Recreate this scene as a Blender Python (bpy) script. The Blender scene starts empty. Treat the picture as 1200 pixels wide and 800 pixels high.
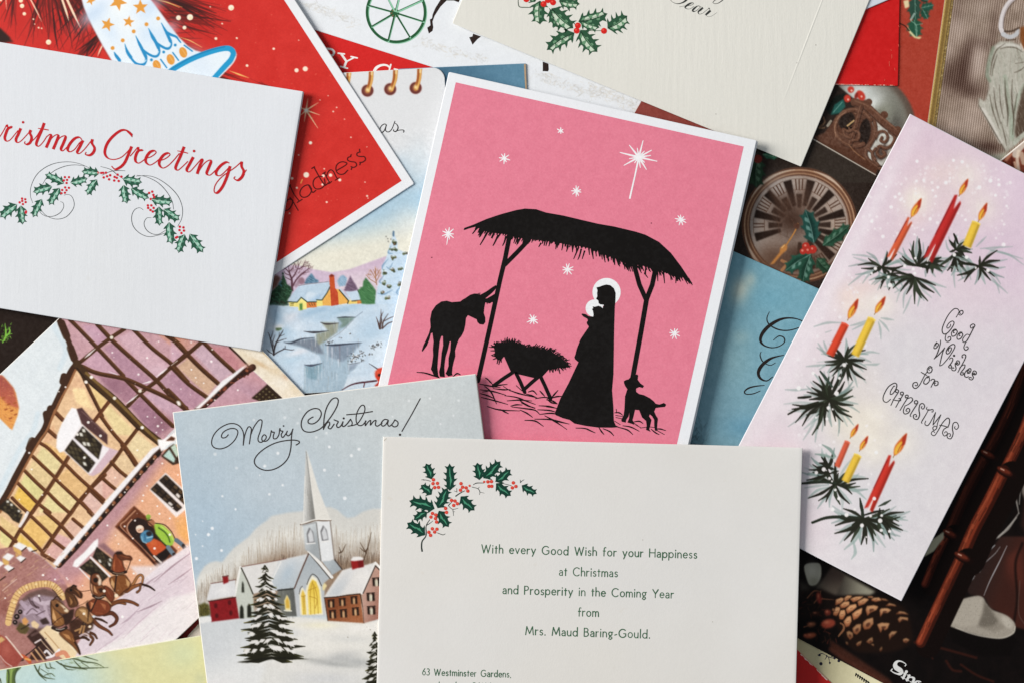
import bpy, math, random
import numpy as np

SC = bpy.context.scene
COL = SC.collection

# ------------------------------------------------------------------ camera, light, exposure
PX = 0.0003                 # one photo pixel = 0.3 mm
CAMH = 0.62                 # camera height over the table
cam_d = bpy.data.cameras.new("camera")
cam = bpy.data.objects.new("camera", cam_d)
COL.objects.link(cam)
cam.location = (0,0, CAMH)
cam_d.sensor_width = 36.0
cam_d.lens = 36.0 * CAMH / (1200 * PX)
cam_d.clip_start = 0.01
cam_d.clip_end = 50.0
SC.camera = cam

SC.view_settings.view_transform = 'Standard'
SC.view_settings.look = 'None'
SC.view_settings.exposure = 0.0
SC.view_settings.gamma = 1.0

world = bpy.data.worlds.new("World")
SC.world = world
world.use_nodes = True
bgn = world.node_tree.nodes["Background"]
bgn.inputs[0].default_value = (0.86,0.93,1.0,1)
bgn.inputs[1].default_value = 0.285

ld = bpy.data.lights.new("window_light", 'AREA')
ld.shape = 'RECTANGLE'
ld.size = 1.3
ld.size_y = 1.7
ld.energy = 182.0
ld.color = (1.0,0.965,0.92)
lo = bpy.data.objects.new("window_light", ld)
COL.objects.link(lo)
lo.location = (-2.85,0.8,1.6)
from mathutils import Vector
lo.rotation_euler = (Vector((0.05,0,0)) - Vector(lo.location)).to_track_quat('-Z', 'Y').to_euler()

# ------------------------------------------------------------------ colour
KL = 0.93                   # light level the printed colours are measured under

def lin(c):
    c = np.asarray(c, dtype=np.float32) / 255.0
    l = np.where(c <= 0.04045, c / 12.92,((c + 0.055) / 1.055) ** 2.4)
    return np.clip(l / KL,0.0,0.95)

# ------------------------------------------------------------------ materials
def _mat(name):
    m = bpy.data.materials.new(name)
    m.use_nodes = True
    nt = m.node_tree
    b = nt.nodes["Principled BSDF"]
    return m, nt, b

def _math(nt, op, a, b=None):
    n = nt.nodes.new("ShaderNodeMath"); n.operation = op
    for k, v in ((0, a),(1, b)):
        if v is None: continue
        if isinstance(v,(int, float)): n.inputs[k].default_value = v
        else: nt.links.new(v, n.inputs[k])
    return n.outputs[0]

def _noise(nt, scale, detail=2.0, sx=1.0, sy=1.0, rot=0.0):
    tc = nt.nodes.new("ShaderNodeTexCoord")
    mp = nt.nodes.new("ShaderNodeMapping")
    mp.inputs["Scale"].default_value = (sx, sy,1.0)
    mp.inputs["Rotation"].default_value = (0,0, rot)
    nt.links.new(tc.outputs["Object"], mp.inputs["Vector"])
    n = nt.nodes.new("ShaderNodeTexNoise")
    n.inputs["Scale"].default_value = scale
    n.inputs["Detail"].default_value = detail
    n.inputs["Roughness"].default_value = 0.65
    nt.links.new(mp.outputs[0], n.inputs["Vector"])
    return n.outputs["Fac"]

def paper_mat(name, color=None, rough=0.62, spec=0.25, grain=0.05, bump=0.12, linen=0.0, rot=0.0, blotch=0.04, age=0.0, rub=0.0):
    """paper or printed paper: flat colour (or the printed colours of the sheet) broken by fibre grain"""
    m, nt, b = _mat(name)
    b.inputs["Roughness"].default_value = rough
    b.inputs["Specular IOR Level"].default_value = spec
    f1 = _noise(nt,1900.0,2.0)
    f2 = _noise(nt,26.0,4.0)
    f3 = _noise(nt,700.0,3.0)
    g = _math(nt, 'MULTIPLY', _math(nt, 'SUBTRACT', f1,0.5), grain * 2.6)
    g2 = _math(nt, 'MULTIPLY', _math(nt, 'SUBTRACT', f2,0.5), blotch * 2.0)
    g3 = _math(nt, 'MULTIPLY', _math(nt, 'SUBTRACT', f3,0.5), grain * 1.6)
    tot = _math(nt, 'ADD', _math(nt, 'ADD', g, g2), _math(nt, 'ADD', g3,1.0))
    h = _math(nt, 'ADD', f1, f3)
    if linen:
        ln = _noise(nt,520.0,3.0, sx=1.0, sy=0.09, rot=rot)
        patch = _noise(nt,22.0,3.0)
        ln = _math(nt, 'ADD', _math(nt, 'MULTIPLY', _math(nt, 'SUBTRACT', ln,0.5), _math(nt, 'MULTIPLY', patch,2.0)),0.5)
        tot = _math(nt, 'ADD', tot, _math(nt, 'MULTIPLY', _math(nt, 'SUBTRACT', ln,0.5), linen))
        h = _math(nt, 'ADD', h, _math(nt, 'MULTIPLY', ln,2.0))
    mix = nt.nodes.new("ShaderNodeVectorMath"); mix.operation = 'SCALE'
    if color is None:
        at = nt.nodes.new("ShaderNodeAttribute"); at.attribute_name = "Col"
        nt.links.new(at.outputs["Color"], mix.inputs[0])
    else:
        mix.inputs[0].default_value = tuple(float(v) for v in lin(color))
    nt.links.new(tot, mix.inputs["Scale"])
    colour = mix.outputs[0]
    if rub:
        r = nt.nodes.new("ShaderNodeMapRange"); r.inputs[1].default_value = .5; r.inputs[2].default_value = .8; r.inputs[4].default_value = rub
        nt.links.new(_math(nt, 'MULTIPLY', _math(nt, 'ADD', _noise(nt,60.0,6.0), f3),0.55), r.inputs[0])
        ad = nt.nodes.new("ShaderNodeVectorMath"); ad.operation = 'ADD'
        nt.links.new(colour, ad.inputs[0]); nt.links.new(r.outputs[0], ad.inputs[1]); colour = ad.outputs[0]
    if age:      # old paper: broad yellowing, a few small fox marks
        for sc, lo_, hi_, tint, amt in ((9.0,.42,.72,(.95,.91,.82), age),(120.0,.70,.80,(.86,.76,.62), age * .9)):
            r = nt.nodes.new("ShaderNodeMapRange"); r.inputs[1].default_value = lo_; r.inputs[2].default_value = hi_; r.inputs[4].default_value = amt
            nt.links.new(_noise(nt, sc,2.0), r.inputs[0])
            mx = nt.nodes.new("ShaderNodeMix"); mx.data_type = 'RGBA'; mx.blend_type = 'MULTIPLY'
            nt.links.new(r.outputs[0], mx.inputs[0]); nt.links.new(colour, mx.inputs[6]); mx.inputs[7].default_value = (*tint,1)
            colour = mx.outputs[2]
    nt.links.new(colour, b.inputs["Base Color"])
    bp = nt.nodes.new("ShaderNodeBump")
    bp.inputs["Strength"].default_value = bump
    bp.inputs["Distance"].default_value = 0.0001
    nt.links.new(h, bp.inputs["Height"])
    nt.links.new(bp.outputs[0], b.inputs["Normal"])
    return m

M_PRINT = paper_mat("matt_print", None,0.6,0.2,0.055)
M_LINENPRINT = paper_mat("linen_print", None,0.6,0.2,0.05, linen=0.07, rot=0.12)
M_GLOSS = paper_mat("gloss_photo_print", None,0.38,0.07,0.06, bump=0.05)
M_INK = paper_mat("printed_ink", None,0.52,0.12,0.12, bump=0.12, rub=0.007)

def wood_mat():
    m, nt, b = _mat("dark_table_wood")
    f = _noise(nt,30.0,6.0, sx=1.0, sy=12.0)
    r = nt.nodes.new("ShaderNodeValToRGB")
    r.color_ramp.elements[0].color = (0.018,0.010,0.006,1)
    r.color_ramp.elements[1].color = (0.075,0.042,0.024,1)
    nt.links.new(f, r.inputs[0])
    nt.links.new(r.outputs[0], b.inputs["Base Color"])
    b.inputs["Roughness"].default_value = 0.4
    return m

# ------------------------------------------------------------------ 2D helpers (all in photo pixels)
def Z(x0, y0, k):
    def f(*pts):
        if len(pts) == 1: pts = pts[0]
        return [(x0 + p[0] / k, y0 + p[1] / k) for p in pts]
    f.k = k
    f.p = lambda x, y: (x0 + x / k, y0 + y / k)
    return f

def cr(pts, n=6, closed=False):
    """Catmull-Rom through the points"""
    if len(pts) < 3: return list(pts)
    P = np.asarray(pts, float)
    if closed: Q = np.vstack([P[-1], P, P[0], P[1]]); m = len(P)
    else: Q = np.vstack([2 * P[0] - P[1], P,2 * P[-1] - P[-2]]); m = len(P) - 1
    out = []
    for i in range(m):
        p0, p1, p2, p3 = Q[i:i + 4]
        for j in range(n):
            t = j / n
            out.append(tuple(0.5 * ((2 * p1) + (-p0 + p2) * t + (2 * p0 - 5 * p1 + 4 * p2 - p3) * t * t + (-p0 + 3 * p1 - 3 * p2 + p3) * t ** 3)))
    if not closed: out.append(tuple(P[-1]))
    return out

def ell(cx, cy, rx, ry, rot=0.0, n=20):
    c, s = math.cos(rot), math.sin(rot)
    return [(cx + rx * math.cos(a) * c - ry * math.sin(a) * s, cy + rx * math.cos(a) * s + ry * math.sin(a) * c)
            for a in (2 * math.pi * i / n for i in range(n))]

def vnoise(w, h, cell, seed, octaves=3):
    rg = np.random.RandomState(seed)
    out = np.zeros((h, w), np.float32); amp = 1.0; tot = 0
    for o in range(octaves):
        gw, gh = int(w / cell) + 3, int(h / cell) + 3
        g = rg.rand(gh, gw).astype(np.float32)
        ys = np.arange(h) / cell; xs = np.arange(w) / cell
        yi = ys.astype(int); xi = xs.astype(int)
        fy = ys - yi; fx = xs - xi
        fy = (fy * fy * (3 - 2 * fy))[:, None]; fx = (fx * fx * (3 - 2 * fx))[None, :]
        a = g[np.ix_(yi, xi)]; b = g[np.ix_(yi, xi + 1)]; c = g[np.ix_(yi + 1, xi)]; d = g[np.ix_(yi + 1, xi + 1)]
        out += amp * ((a * (1 - fx) + b * fx) * (1 - fy) + (c * (1 - fx) + d * fx) * fy)
        tot += amp; amp *= 0.5; cell = max(cell / 2,1.0)
    return out / tot - 0.5

def inside(pts, X, Y):
    m = np.zeros(np.broadcast(X, Y).shape, bool)
    n = len(pts)
    for i in range(n):
        x0, y0 = pts[i]; x1, y1 = pts[(i + 1) % n]
        if y0 == y1: continue
        c = ((Y >= min(y0, y1)) & (Y < max(y0, y1)))
        if not c.any(): continue
        xi = x0 + (Y - y0) * (x1 - x0) / (y1 - y0)
        m ^= c & (X < xi)
    return m

def blur(m, r):
    r = int(max(1, round(r)))
    for _ in range(2):
        for ax in (0,1):
            p = np.pad(m,[(r + 1, r) if a == ax else (0,0) for a in (0,1)], mode='edge')
            c = np.cumsum(p, axis=ax)
            k = 2 * r + 1
            m = (np.take(c, np.arange(k, c.shape[ax]), axis=ax) - np.take(c, np.arange(0, c.shape[ax] - k), axis=ax)) / k
    return m

class Canvas:
    """the printing plate of one picture: colours laid down in layers, later read off by the vertices of the printed sheet"""
    S = 2.0
    def __init__(s, x0, y0, x1, y1, bg):
        s.x0, s.y0 = x0, y0
        s.w, s.h = int((x1 - x0) * s.S), int((y1 - y0) * s.S)
        s.a = np.empty((s.h, s.w,3), np.float32); s.a[:] = bg
    def _win(s, xa, ya, xb, yb, pad):
        i0 = max(0, int((xa - s.x0 - pad) * s.S)); i1 = min(s.w, int((xb - s.x0 + pad) * s.S) + 2)
        j0 = max(0, int((ya - s.y0 - pad) * s.S)); j1 = min(s.h, int((yb - s.y0 + pad) * s.S) + 2)
        return i0, i1, j0, j1
    def _grid(s, w):
        i0, i1, j0, j1 = w
        return (s.x0 + (np.arange(i0, i1) + 0.5) / s.S)[None, :],(s.y0 + (np.arange(j0, j1) + 0.5) / s.S)[:, None]
    def _put(s, w, m, col):
        i0, i1, j0, j1 = w
        m = m[..., None]
        s.a[j0:j1, i0:i1] = s.a[j0:j1, i0:i1] * (1 - m) + np.asarray(col, np.float32) * m
    def mask(s, pts, soft=0.0):
        P = np.asarray(pts, float)
        w = s._win(P[:,0].min(), P[:,1].min(), P[:,0].max(), P[:,1].max(), soft * 2 + 1)
        if w[1] <= w[0] or w[3] <= w[2]: return None, None
        X, Y = s._grid(w)
        m = 0
        q = 0.25 / s.S
        for dx, dy in ((-q,-q),(q,-q),(-q, q),(q, q)):
            m = m + inside(pts, X + dx, Y + dy).astype(np.float32) * 0.25
        if soft: m = blur(m, soft * s.S)
        return w, m
    def poly(s, pts, col, a=1.0, soft=0.0, smooth=False):
        if smooth: pts = cr(pts,5, True)
        w, m = s.mask(pts, soft)
        if w is None: return
        s._put(w, m * a, col)
    def grad(s, pts, p0, c0, p1, c1, a=1.0, soft=0.0, smooth=False):
        if smooth: pts = cr(pts,5, True)
        w, m = s.mask(pts, soft)
        if w is None: return
        X, Y = s._grid(w)
        d = np.array(p1, float) - np.array(p0, float)
        t = np.clip(((X - p0[0]) * d[0] + (Y - p0[1]) * d[1]) / (d @ d),0,1)[..., None]
        t = t * t * (3 - 2 * t)
        s._put(w, m * a, np.asarray(c0, np.float32) * (1 - t) + np.asarray(c1, np.float32) * t)
    def line(s, pts, wd, col, a=1.0, soft=0.0, smooth=True):
        """wd: width, or (start, middle, end)"""
        if smooth and len(pts) > 2: pts = cr(pts,5)
        P = np.asarray(pts, float)
        n = len(P)
        if isinstance(wd,(tuple, list)):
            ws = np.interp(np.linspace(0,1, n), np.linspace(0,1, len(wd)), wd)
        else: ws = np.full(n, float(wd))
        pad = ws.max() / 2 + 1 + soft
        w = s._win(P[:,0].min(), P[:,1].min(), P[:,0].max(), P[:,1].max(), pad)
        if w[1] <= w[0] or w[3] <= w[2]: return
        M = np.zeros((w[3] - w[2], w[1] - w[0]), np.float32)
        for i in range(n - 1):
            (xa, ya),(xb, yb) = P[i], P[i + 1]
            v = s._win(min(xa, xb), min(ya, yb), max(xa, xb), max(ya, yb), pad)
            if v[1] <= v[0] or v[3] <= v[2]: continue
            X, Y = s._grid(v)
            dx, dy = xb - xa, yb - ya
            L = dx * dx + dy * dy + 1e-9
            t = np.clip(((X - xa) * dx + (Y - ya) * dy) / L,0,1)
            d = np.hypot(X - xa - t * dx, Y - ya - t * dy)
            r = (ws[i] * (1 - t) + ws[i + 1] * t) / 2
            e = 1.0 / (1.0 / s.S + soft)
            c = np.clip(0.5 + (r - d) * e,0,1)
            sub = M[v[2] - w[2]:v[3] - w[2], v[0] - w[0]:v[1] - w[0]]
            np.maximum(sub, c, out=sub)
        s._put(w, M * a, col)
    def dot(s, x, y, r, col, a=1.0, soft=0.0):
        w = s._win(x, y, x, y, r + soft + 1)
        if w[1] <= w[0] or w[3] <= w[2]: return
        X, Y = s._grid(w)
        d = np.hypot(X - x, Y - y)
        s._put(w, np.clip(0.5 + (r - d) / (0.5 + soft),0,1) * a, col)
    def glow(s, x, y, rx, ry, col, a=1.0, rot=0.0):
        R = max(rx, ry) * 2.6
        w = s._win(x, y, x, y, R)
        if w[1] <= w[0] or w[3] <= w[2]: return
        X, Y = s._grid(w)
        c, q = math.cos(rot), math.sin(rot)
        u = ((X - x) * c + (Y - y) * q) / rx; v = (-(X - x) * q + (Y - y) * c) / ry
        s._put(w, np.exp(-(u * u + v * v)) * a, col)
    def wash(s, amt, cell=8, seed=1, pts=None, tint=(1,1,1), soft=1.0, st=(1,1)):
        """uneven pigment"""
        if pts is None: w = (0, s.w,0, s.h); m = 1.0
        else:
            w, m = s.mask(pts, soft)
            if w is None: return
            m = m[..., None]
        i0, i1, j0, j1 = w
        ww, hh = i1 - i0, j1 - j0
        n = vnoise(max(2, int(ww / st[0])) , max(2, int(hh / st[1])), cell, seed)
        if st != (1,1):
            n = n[np.minimum((np.arange(hh) / st[1]).astype(int), n.shape[0] - 1)][:, np.minimum((np.arange(ww) / st[0]).astype(int), n.shape[1] - 1)]
        s.a[j0:j1, i0:i1] += m * (n[..., None] * amt * np.asarray(tint, np.float32))
    def hatch(s, pts, n, dr, L, wd, cols, seed, a=0.5, jit=0.15, soft=0.3):
        """many short brush strokes whose middle lies in the outline"""
        rg = random.Random(seed)
        P = np.asarray(pts)
        xa, ya, xb, yb = P[:,0].min(), P[:,1].min(), P[:,0].max(), P[:,1].max()
        k = 0; tries = 0
        while k < n and tries < n * 12:
            tries += 1
            x, y = rg.uniform(xa, xb), rg.uniform(ya, yb)
            if not inside(pts, np.array([[x]]), np.array([[y]]))[0,0]: continue
            k += 1
            an = math.atan2(dr[1], dr[0]) + rg.gauss(0, jit)
            l = L * rg.uniform(0.5,1.2) / 2
            c = rg.choice(cols)
            s.line([(x - l * math.cos(an), y - l * math.sin(an)),(x + l * math.cos(an), y + l * math.sin(an))],
                   (0.3, wd,0.2), c, a * rg.uniform(0.5,1.2), soft, smooth=False)
    def specks(s, pts, n, r0, r1, col, seed, a=0.9, soft=0.2):
        rg = random.Random(seed)
        P = np.asarray(pts)
        xa, ya, xb, yb = P[:,0].min(), P[:,1].min(), P[:,0].max(), P[:,1].max()
        for _ in range(n):
            x, y = rg.uniform(xa, xb), rg.uniform(ya, yb)
            if inside(pts, np.array([[x]]), np.array([[y]]))[0,0]:
                s.dot(x, y, rg.uniform(r0, r1), col, a * rg.uniform(0.5,1), soft)
    def tone(s, sat=1.0, warm=(0,0,0), gain=1.0, con=1.0, piv=190):
        """the inks of this sheet: how strong they are and how the paper tints them"""
        l = (s.a @ np.array((.3,.59,.11), np.float32))[..., None]
        s.a = (((l + (s.a - l) * sat) * gain - piv) * con + piv + np.asarray(warm, np.float32)).astype(np.float32)
    def sample(s, x, y):
        fx = np.clip((x - s.x0) * s.S - 0.5,0, s.w - 1.001); fy = np.clip((y - s.y0) * s.S - 0.5,0, s.h - 1.001)
        i = fx.astype(int); j = fy.astype(int)
        u = (fx - i)[..., None]; v = (fy - j)[..., None]
        A = s.a
        return (A[j, i] * (1 - u) + A[j, i + 1] * u) * (1 - v) + (A[j + 1, i] * (1 - u) + A[j + 1, i + 1] * u) * v

# ------------------------------------------------------------------ mesh building
def link_mesh(name, verts, faces, mat, parent=None, cols=None, label=None):
    me = bpy.data.meshes.new(name)
    if isinstance(faces, np.ndarray):
        nq = len(faces)
        me.vertices.add(len(verts)); me.loops.add(nq * 4); me.polygons.add(nq)
        me.vertices.foreach_set("co", np.ascontiguousarray(verts, np.float32).ravel())
        me.loops.foreach_set("vertex_index", np.ascontiguousarray(faces, np.int32).ravel())
        me.polygons.foreach_set("loop_start", np.arange(0, nq * 4,4, dtype=np.int32))
        me.polygons.foreach_set("loop_total", np.full(nq,4, np.int32))
        me.update(calc_edges=True)
    else:
        me.from_pydata([tuple(map(float, v)) for v in verts],[], faces)
    if cols is not None:
        at = me.color_attributes.new("Col", 'FLOAT_COLOR', 'POINT')
        c = np.ones((len(verts),4), np.float32); c[:, :3] = cols
        at.data.foreach_set("color", c.ravel())
    me.materials.append(mat)
    o = bpy.data.objects.new(name, me)
    COL.objects.link(o)
    if parent is not None: o.parent = parent
    if label: o["label"] = label
    return o

CARDS = []      # bottom to top
GAP = 0.00012

def overlap(A, B):
    for P, Q in ((A, B),(B, A)):
        n = len(P)
        for i in range(n):
            ex, ey = P[(i + 1) % n][0] - P[i][0], P[(i + 1) % n][1] - P[i][1]
            nx, ny = -ey, ex
            a = [p[0] * nx + p[1] * ny for p in P]; b = [p[0] * nx + p[1] * ny for p in Q]
            if max(a) <= min(b) or max(b) <= min(a): return False
    return True

class Card:
    def __init__(s, name, label, category, o, u, v, w, h, stock, thick=0.00035, folded=False, radius=(1.8,1.2,2.2,1.5), mat=None, slip=(0,0), lift=0.0, curl=(), tilt=0.0, group="christmas cards spread over the table"):
        """o: a corner of the card in photo pixels, u / v: directions of its two sides, w / h: their lengths in photo pixels"""
        u = np.array(u, float); u /= np.linalg.norm(u)
        v = np.array(v, float); v = v - u * (u @ v); v /= np.linalg.norm(v)
        s.o, s.u, s.v, s.w, s.h = np.array(o, float), u, v, w, h
        s.poly = [tuple(s.at(a, b)) for a, b in ((0,0),(w,0),(w, h),(0, h))]
        s.folded, s.name = folded, name
        tot = thick * 2 + 0.0003 if folded else thick
        z = 0.0004
        for c in CARDS:
            if overlap(c.poly, s.poly): z = max(z, c.ztop + c.tilt + GAP)
        z += lift
        s.curl, s.tilt = curl, tilt             # curl: (corner or edge, height in m, reach in pixels); tilt: rise of the far side
        s.z0, s.ztop = z, z + tot
        CARDS.append(s)
        ctr = s.at(w / 2, h / 2)
        s.f = PX * (1 - s.ztop / CAMH)           # the card's own pixel pitch: it lies nearer the lens than the table does
        s.root = bpy.data.objects.new(name, None)
        s.root.empty_display_size = 0.01
        COL.objects.link(s.root)
        s.root.location = ((ctr[0] - 600) * s.f,(400 - ctr[1]) * s.f, z)
        s.loc = np.array(s.root.location)
        s.root["label"] = label; s.root["category"] = category
        if group: s.root["group"] = group
        s.mat = mat or paper_mat(name + "_paper", stock,0.65,0.25)
        s.k = 0
        if folded:
            s.sheet("back_leaf", z, z + thick, radius, slip)
            s.sheet("front_leaf", z + thick + 0.0003, s.ztop, radius,(0,0))
        else:
            s.sheet("card_sheet", z, s.ztop, radius,(0,0))
    def at(s, a, b): return s.o + s.u * a + s.v * b
    def warp(s, a, b):
        z = s.tilt * a / s.w
        for (ca, cb), h, R in s.curl:
            d = 0
            if ca is not None: d = d + (a - ca * s.w) ** 2
            if cb is not None: d = d + (b - cb * s.h) ** 2
            z = z + h * np.clip(1 - np.sqrt(d) / R,0,1) ** 2
        return z
    def W(s, x, y, z):
        if s.curl or s.tilt:
            z = z + float(s.warp((x - s.o[0]) * s.u[0] + (y - s.o[1]) * s.u[1],(x - s.o[0]) * s.v[0] + (y - s.o[1]) * s.v[1]))
        return ((x - 600) * s.f - s.loc[0],(400 - y) * s.f - s.loc[1], z - s.loc[2])
    def outline(s, radius, inset=0.0, slip=(0,0)):
        pts = []
        cs = ((0,0,1,1),(s.w,0,-1,1),(s.w, s.h,-1,-1),(0, s.h,1,-1))
        for k,(ca, cb, da, db) in enumerate(cs):
            r = max(radius[k],0.4)
            arc = []
            n = 3 if r < 3 else 10
            for i in range(n + 1):
                t = math.pi / 2 * i / n
                arc.append((ca + da * (r - r * math.cos(t) + inset * math.cos(t)), cb + db * (r - r * math.sin(t) + inset * math.sin(t))))
            if k in (0,2): arc = arc[::1]
            # order round the card: from the previous side to the next
            if k in (1,3): arc = arc[::-1]
            if k == 0: arc = arc
            pts.append(arc)
        out = [p for arc in (pts[0], pts[1], pts[2], pts[3]) for p in arc]
        return [tuple(s.at(a + slip[0], b + slip[1])) for a, b in s._order(out)]
    def _order(s, pts):
        cx, cy = s.w / 2, s.h / 2
        # convex outline: sort by angle about the middle after scaling to a square
        return sorted(pts, key=lambda p: math.atan2((p[1] - cy) / s.h,(p[0] - cx) / s.w))
    def sheet(s, name, z0, z1, radius, slip):
        if s.curl: return s.curled_sheet(name, z0, z1, slip)
        A = s.outline(radius,0.0, slip); B = s.outline(radius,0.6, slip)
        n = len(A); d = (z1 - z0) * 0.22
        vs = [s.W(x, y, z0) for x, y in B] + [s.W(x, y, z0 + d) for x, y in A] + [s.W(x, y, z1 - d) for x, y in A] + [s.W(x, y, z1) for x, y in B]
        fs = [list(range(n)), list(range(3 * n,4 * n))]
        for k in range(3):
            for i in range(n):
                j = (i + 1) % n
                fs.append([k * n + i, k * n + j,(k + 1) * n + j,(k + 1) * n + i])
        o = link_mesh(name, vs, fs, s.mat, s.root)
        me = o.data
        import bmesh
        bm = bmesh.new(); bm.from_mesh(me); bmesh.ops.recalc_face_normals(bm, faces=bm.faces); bm.to_mesh(me); bm.free()
        return o

def _curled(s, name, z0, z1, slip):
    """a sheet that does not lie flat: top and bottom as fine grids, a soft edge round them"""
    d = (z1 - z0) * .22
    def axis(L): return np.concatenate([[0,.3,.8], np.linspace(4, L - 4, max(6, int(L / 9))),[L - .8, L - .3, L]])
    A, B = axis(s.w), axis(s.h); na, nb = len(A), len(B)
    vs, fs = [],[]
    for top in (1,0):
        for j, b in enumerate(B):
            for i, a in enumerate(A):
                aa, bb = a, b
                if i in (0, na - 1) and j in (0, nb - 1): aa += .8 * (1 if i == 0 else -1); bb += .8 * (1 if j == 0 else -1)
                e = min(a, b, s.w - a, s.h - b)
                q = d * (1 if e == 0 else .35 if e < .5 else 0)
                p = s.at(aa + slip[0], bb + slip[1])
                vs.append(s.W(p[0], p[1], z1 - q if top else z0 + q))
    N = na * nb; I = lambda i, j, t: j * na + i + (0 if t else N)
    flip = s.u[0] * s.v[1] - s.u[1] * s.v[0] < 0
    for j in range(nb - 1):
        for i in range(na - 1):
            f = [I(i, j,1), I(i, j + 1,1), I(i + 1, j + 1,1), I(i + 1, j,1)]
            g = [I(i, j,0), I(i + 1, j,0), I(i + 1, j + 1,0), I(i, j + 1,0)]
            fs += [f[::-1], g[::-1]] if flip else [f, g]
    ring = [(i,0) for i in range(na)] + [(na - 1, j) for j in range(1, nb)] + [(i, nb - 1) for i in range(na - 2,-1,-1)] + [(0, j) for j in range(nb - 2,0,-1)]
    for k in range(len(ring)):
        p, q = ring[k], ring[(k + 1) % len(ring)]
        f = [I(*p,1), I(*q,1), I(*q,0), I(*p,0)]
        fs.append(f[::-1] if flip else f)
    o = link_mesh(name, vs, fs, s.mat, s.root)
    o.data.polygons.foreach_set("use_smooth",[True] * len(fs))
    return o
Card.curled_sheet = _curled

PICTURES = []   # built at the end, when the whole stack is known

def picture(card, canvas, inset, regions=(), name="printed_picture", mat=None, step=0.75, radius=None):
    PICTURES.append((card, canvas, inset, regions, name, mat or M_PRINT, step))

def build_pictures():
    for card, cv, inset, regions, name, mat, step in PICTURES:
        i0, j0, i1, j1 = inset
        na = int((card.w - i0 - i1) / step) + 1; nb = int((card.h - j0 - j1) / step) + 1
        a = np.linspace(i0, card.w - i1, na); b = np.linspace(j0, card.h - j1, nb)
        X = card.o[0] + card.u[0] * a[None, :] + card.v[0] * b[:, None]
        Y = card.o[1] + card.u[1] * a[None, :] + card.v[1] * b[:, None]
        vis = (X > -70) & (X < 1270) & (Y > -70) & (Y < 870)
        for c in CARDS[CARDS.index(card) + 1:]:
            la = (X - c.o[0]) * c.u[0] + (Y - c.o[1]) * c.u[1]; lb = (X - c.o[0]) * c.v[0] + (Y - c.o[1]) * c.v[1]
            vis &= ~((la > 24) & (la < c.w - 24) & (lb > 24) & (lb < c.h - 24))
        cell = vis[:-1, :-1] | vis[1:, :-1] | vis[:-1,1:] | vis[1:,1:]
        R = getattr(card, "picture_clip", None)
        xc = (X[:-1, :-1] + X[1:,1:]) / 2; yc = (Y[:-1, :-1] + Y[1:,1:]) / 2
        if R is not None: cell &= inside(R, xc, yc)
        colr = lin(np.clip(cv.sample(X, Y),0,255)).reshape(-1,3)
        z = card.ztop + 0.000012
        V = np.stack([(X - 600) * card.f - card.loc[0],(400 - Y) * card.f - card.loc[1], z - card.loc[2] + np.zeros(X.shape) + card.warp(a[None, :], b[:, None])],-1).reshape(-1,3)
        lab = np.zeros(cell.shape, int)
        for k,(rn, polys) in enumerate(regions):
            for pl in polys: lab[inside(pl, xc, yc)] = k + 1
        base = None
        idx = np.arange(na * nb).reshape(nb, na)
        flip = card.u[0] * card.v[1] - card.u[1] * card.v[0]
        for k in range(len(regions) + 1):
            sel = cell & (lab == k)
            if not sel.any():
                if k == 0: raise RuntimeError("empty picture " + name)
                continue
            q = np.stack([idx[:-1, :-1][sel], idx[1:, :-1][sel], idx[1:,1:][sel], idx[:-1,1:][sel]],-1)
            if flip < 0: q = q[:, ::-1]
            us, inv = np.unique(q, return_inverse=True)
            o = link_mesh(name if k == 0 else regions[k - 1][0], V[us], inv.reshape(q.shape).astype(np.int32), mat, card.root if k == 0 else base, colr[us])
            if k == 0: base = o

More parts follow.
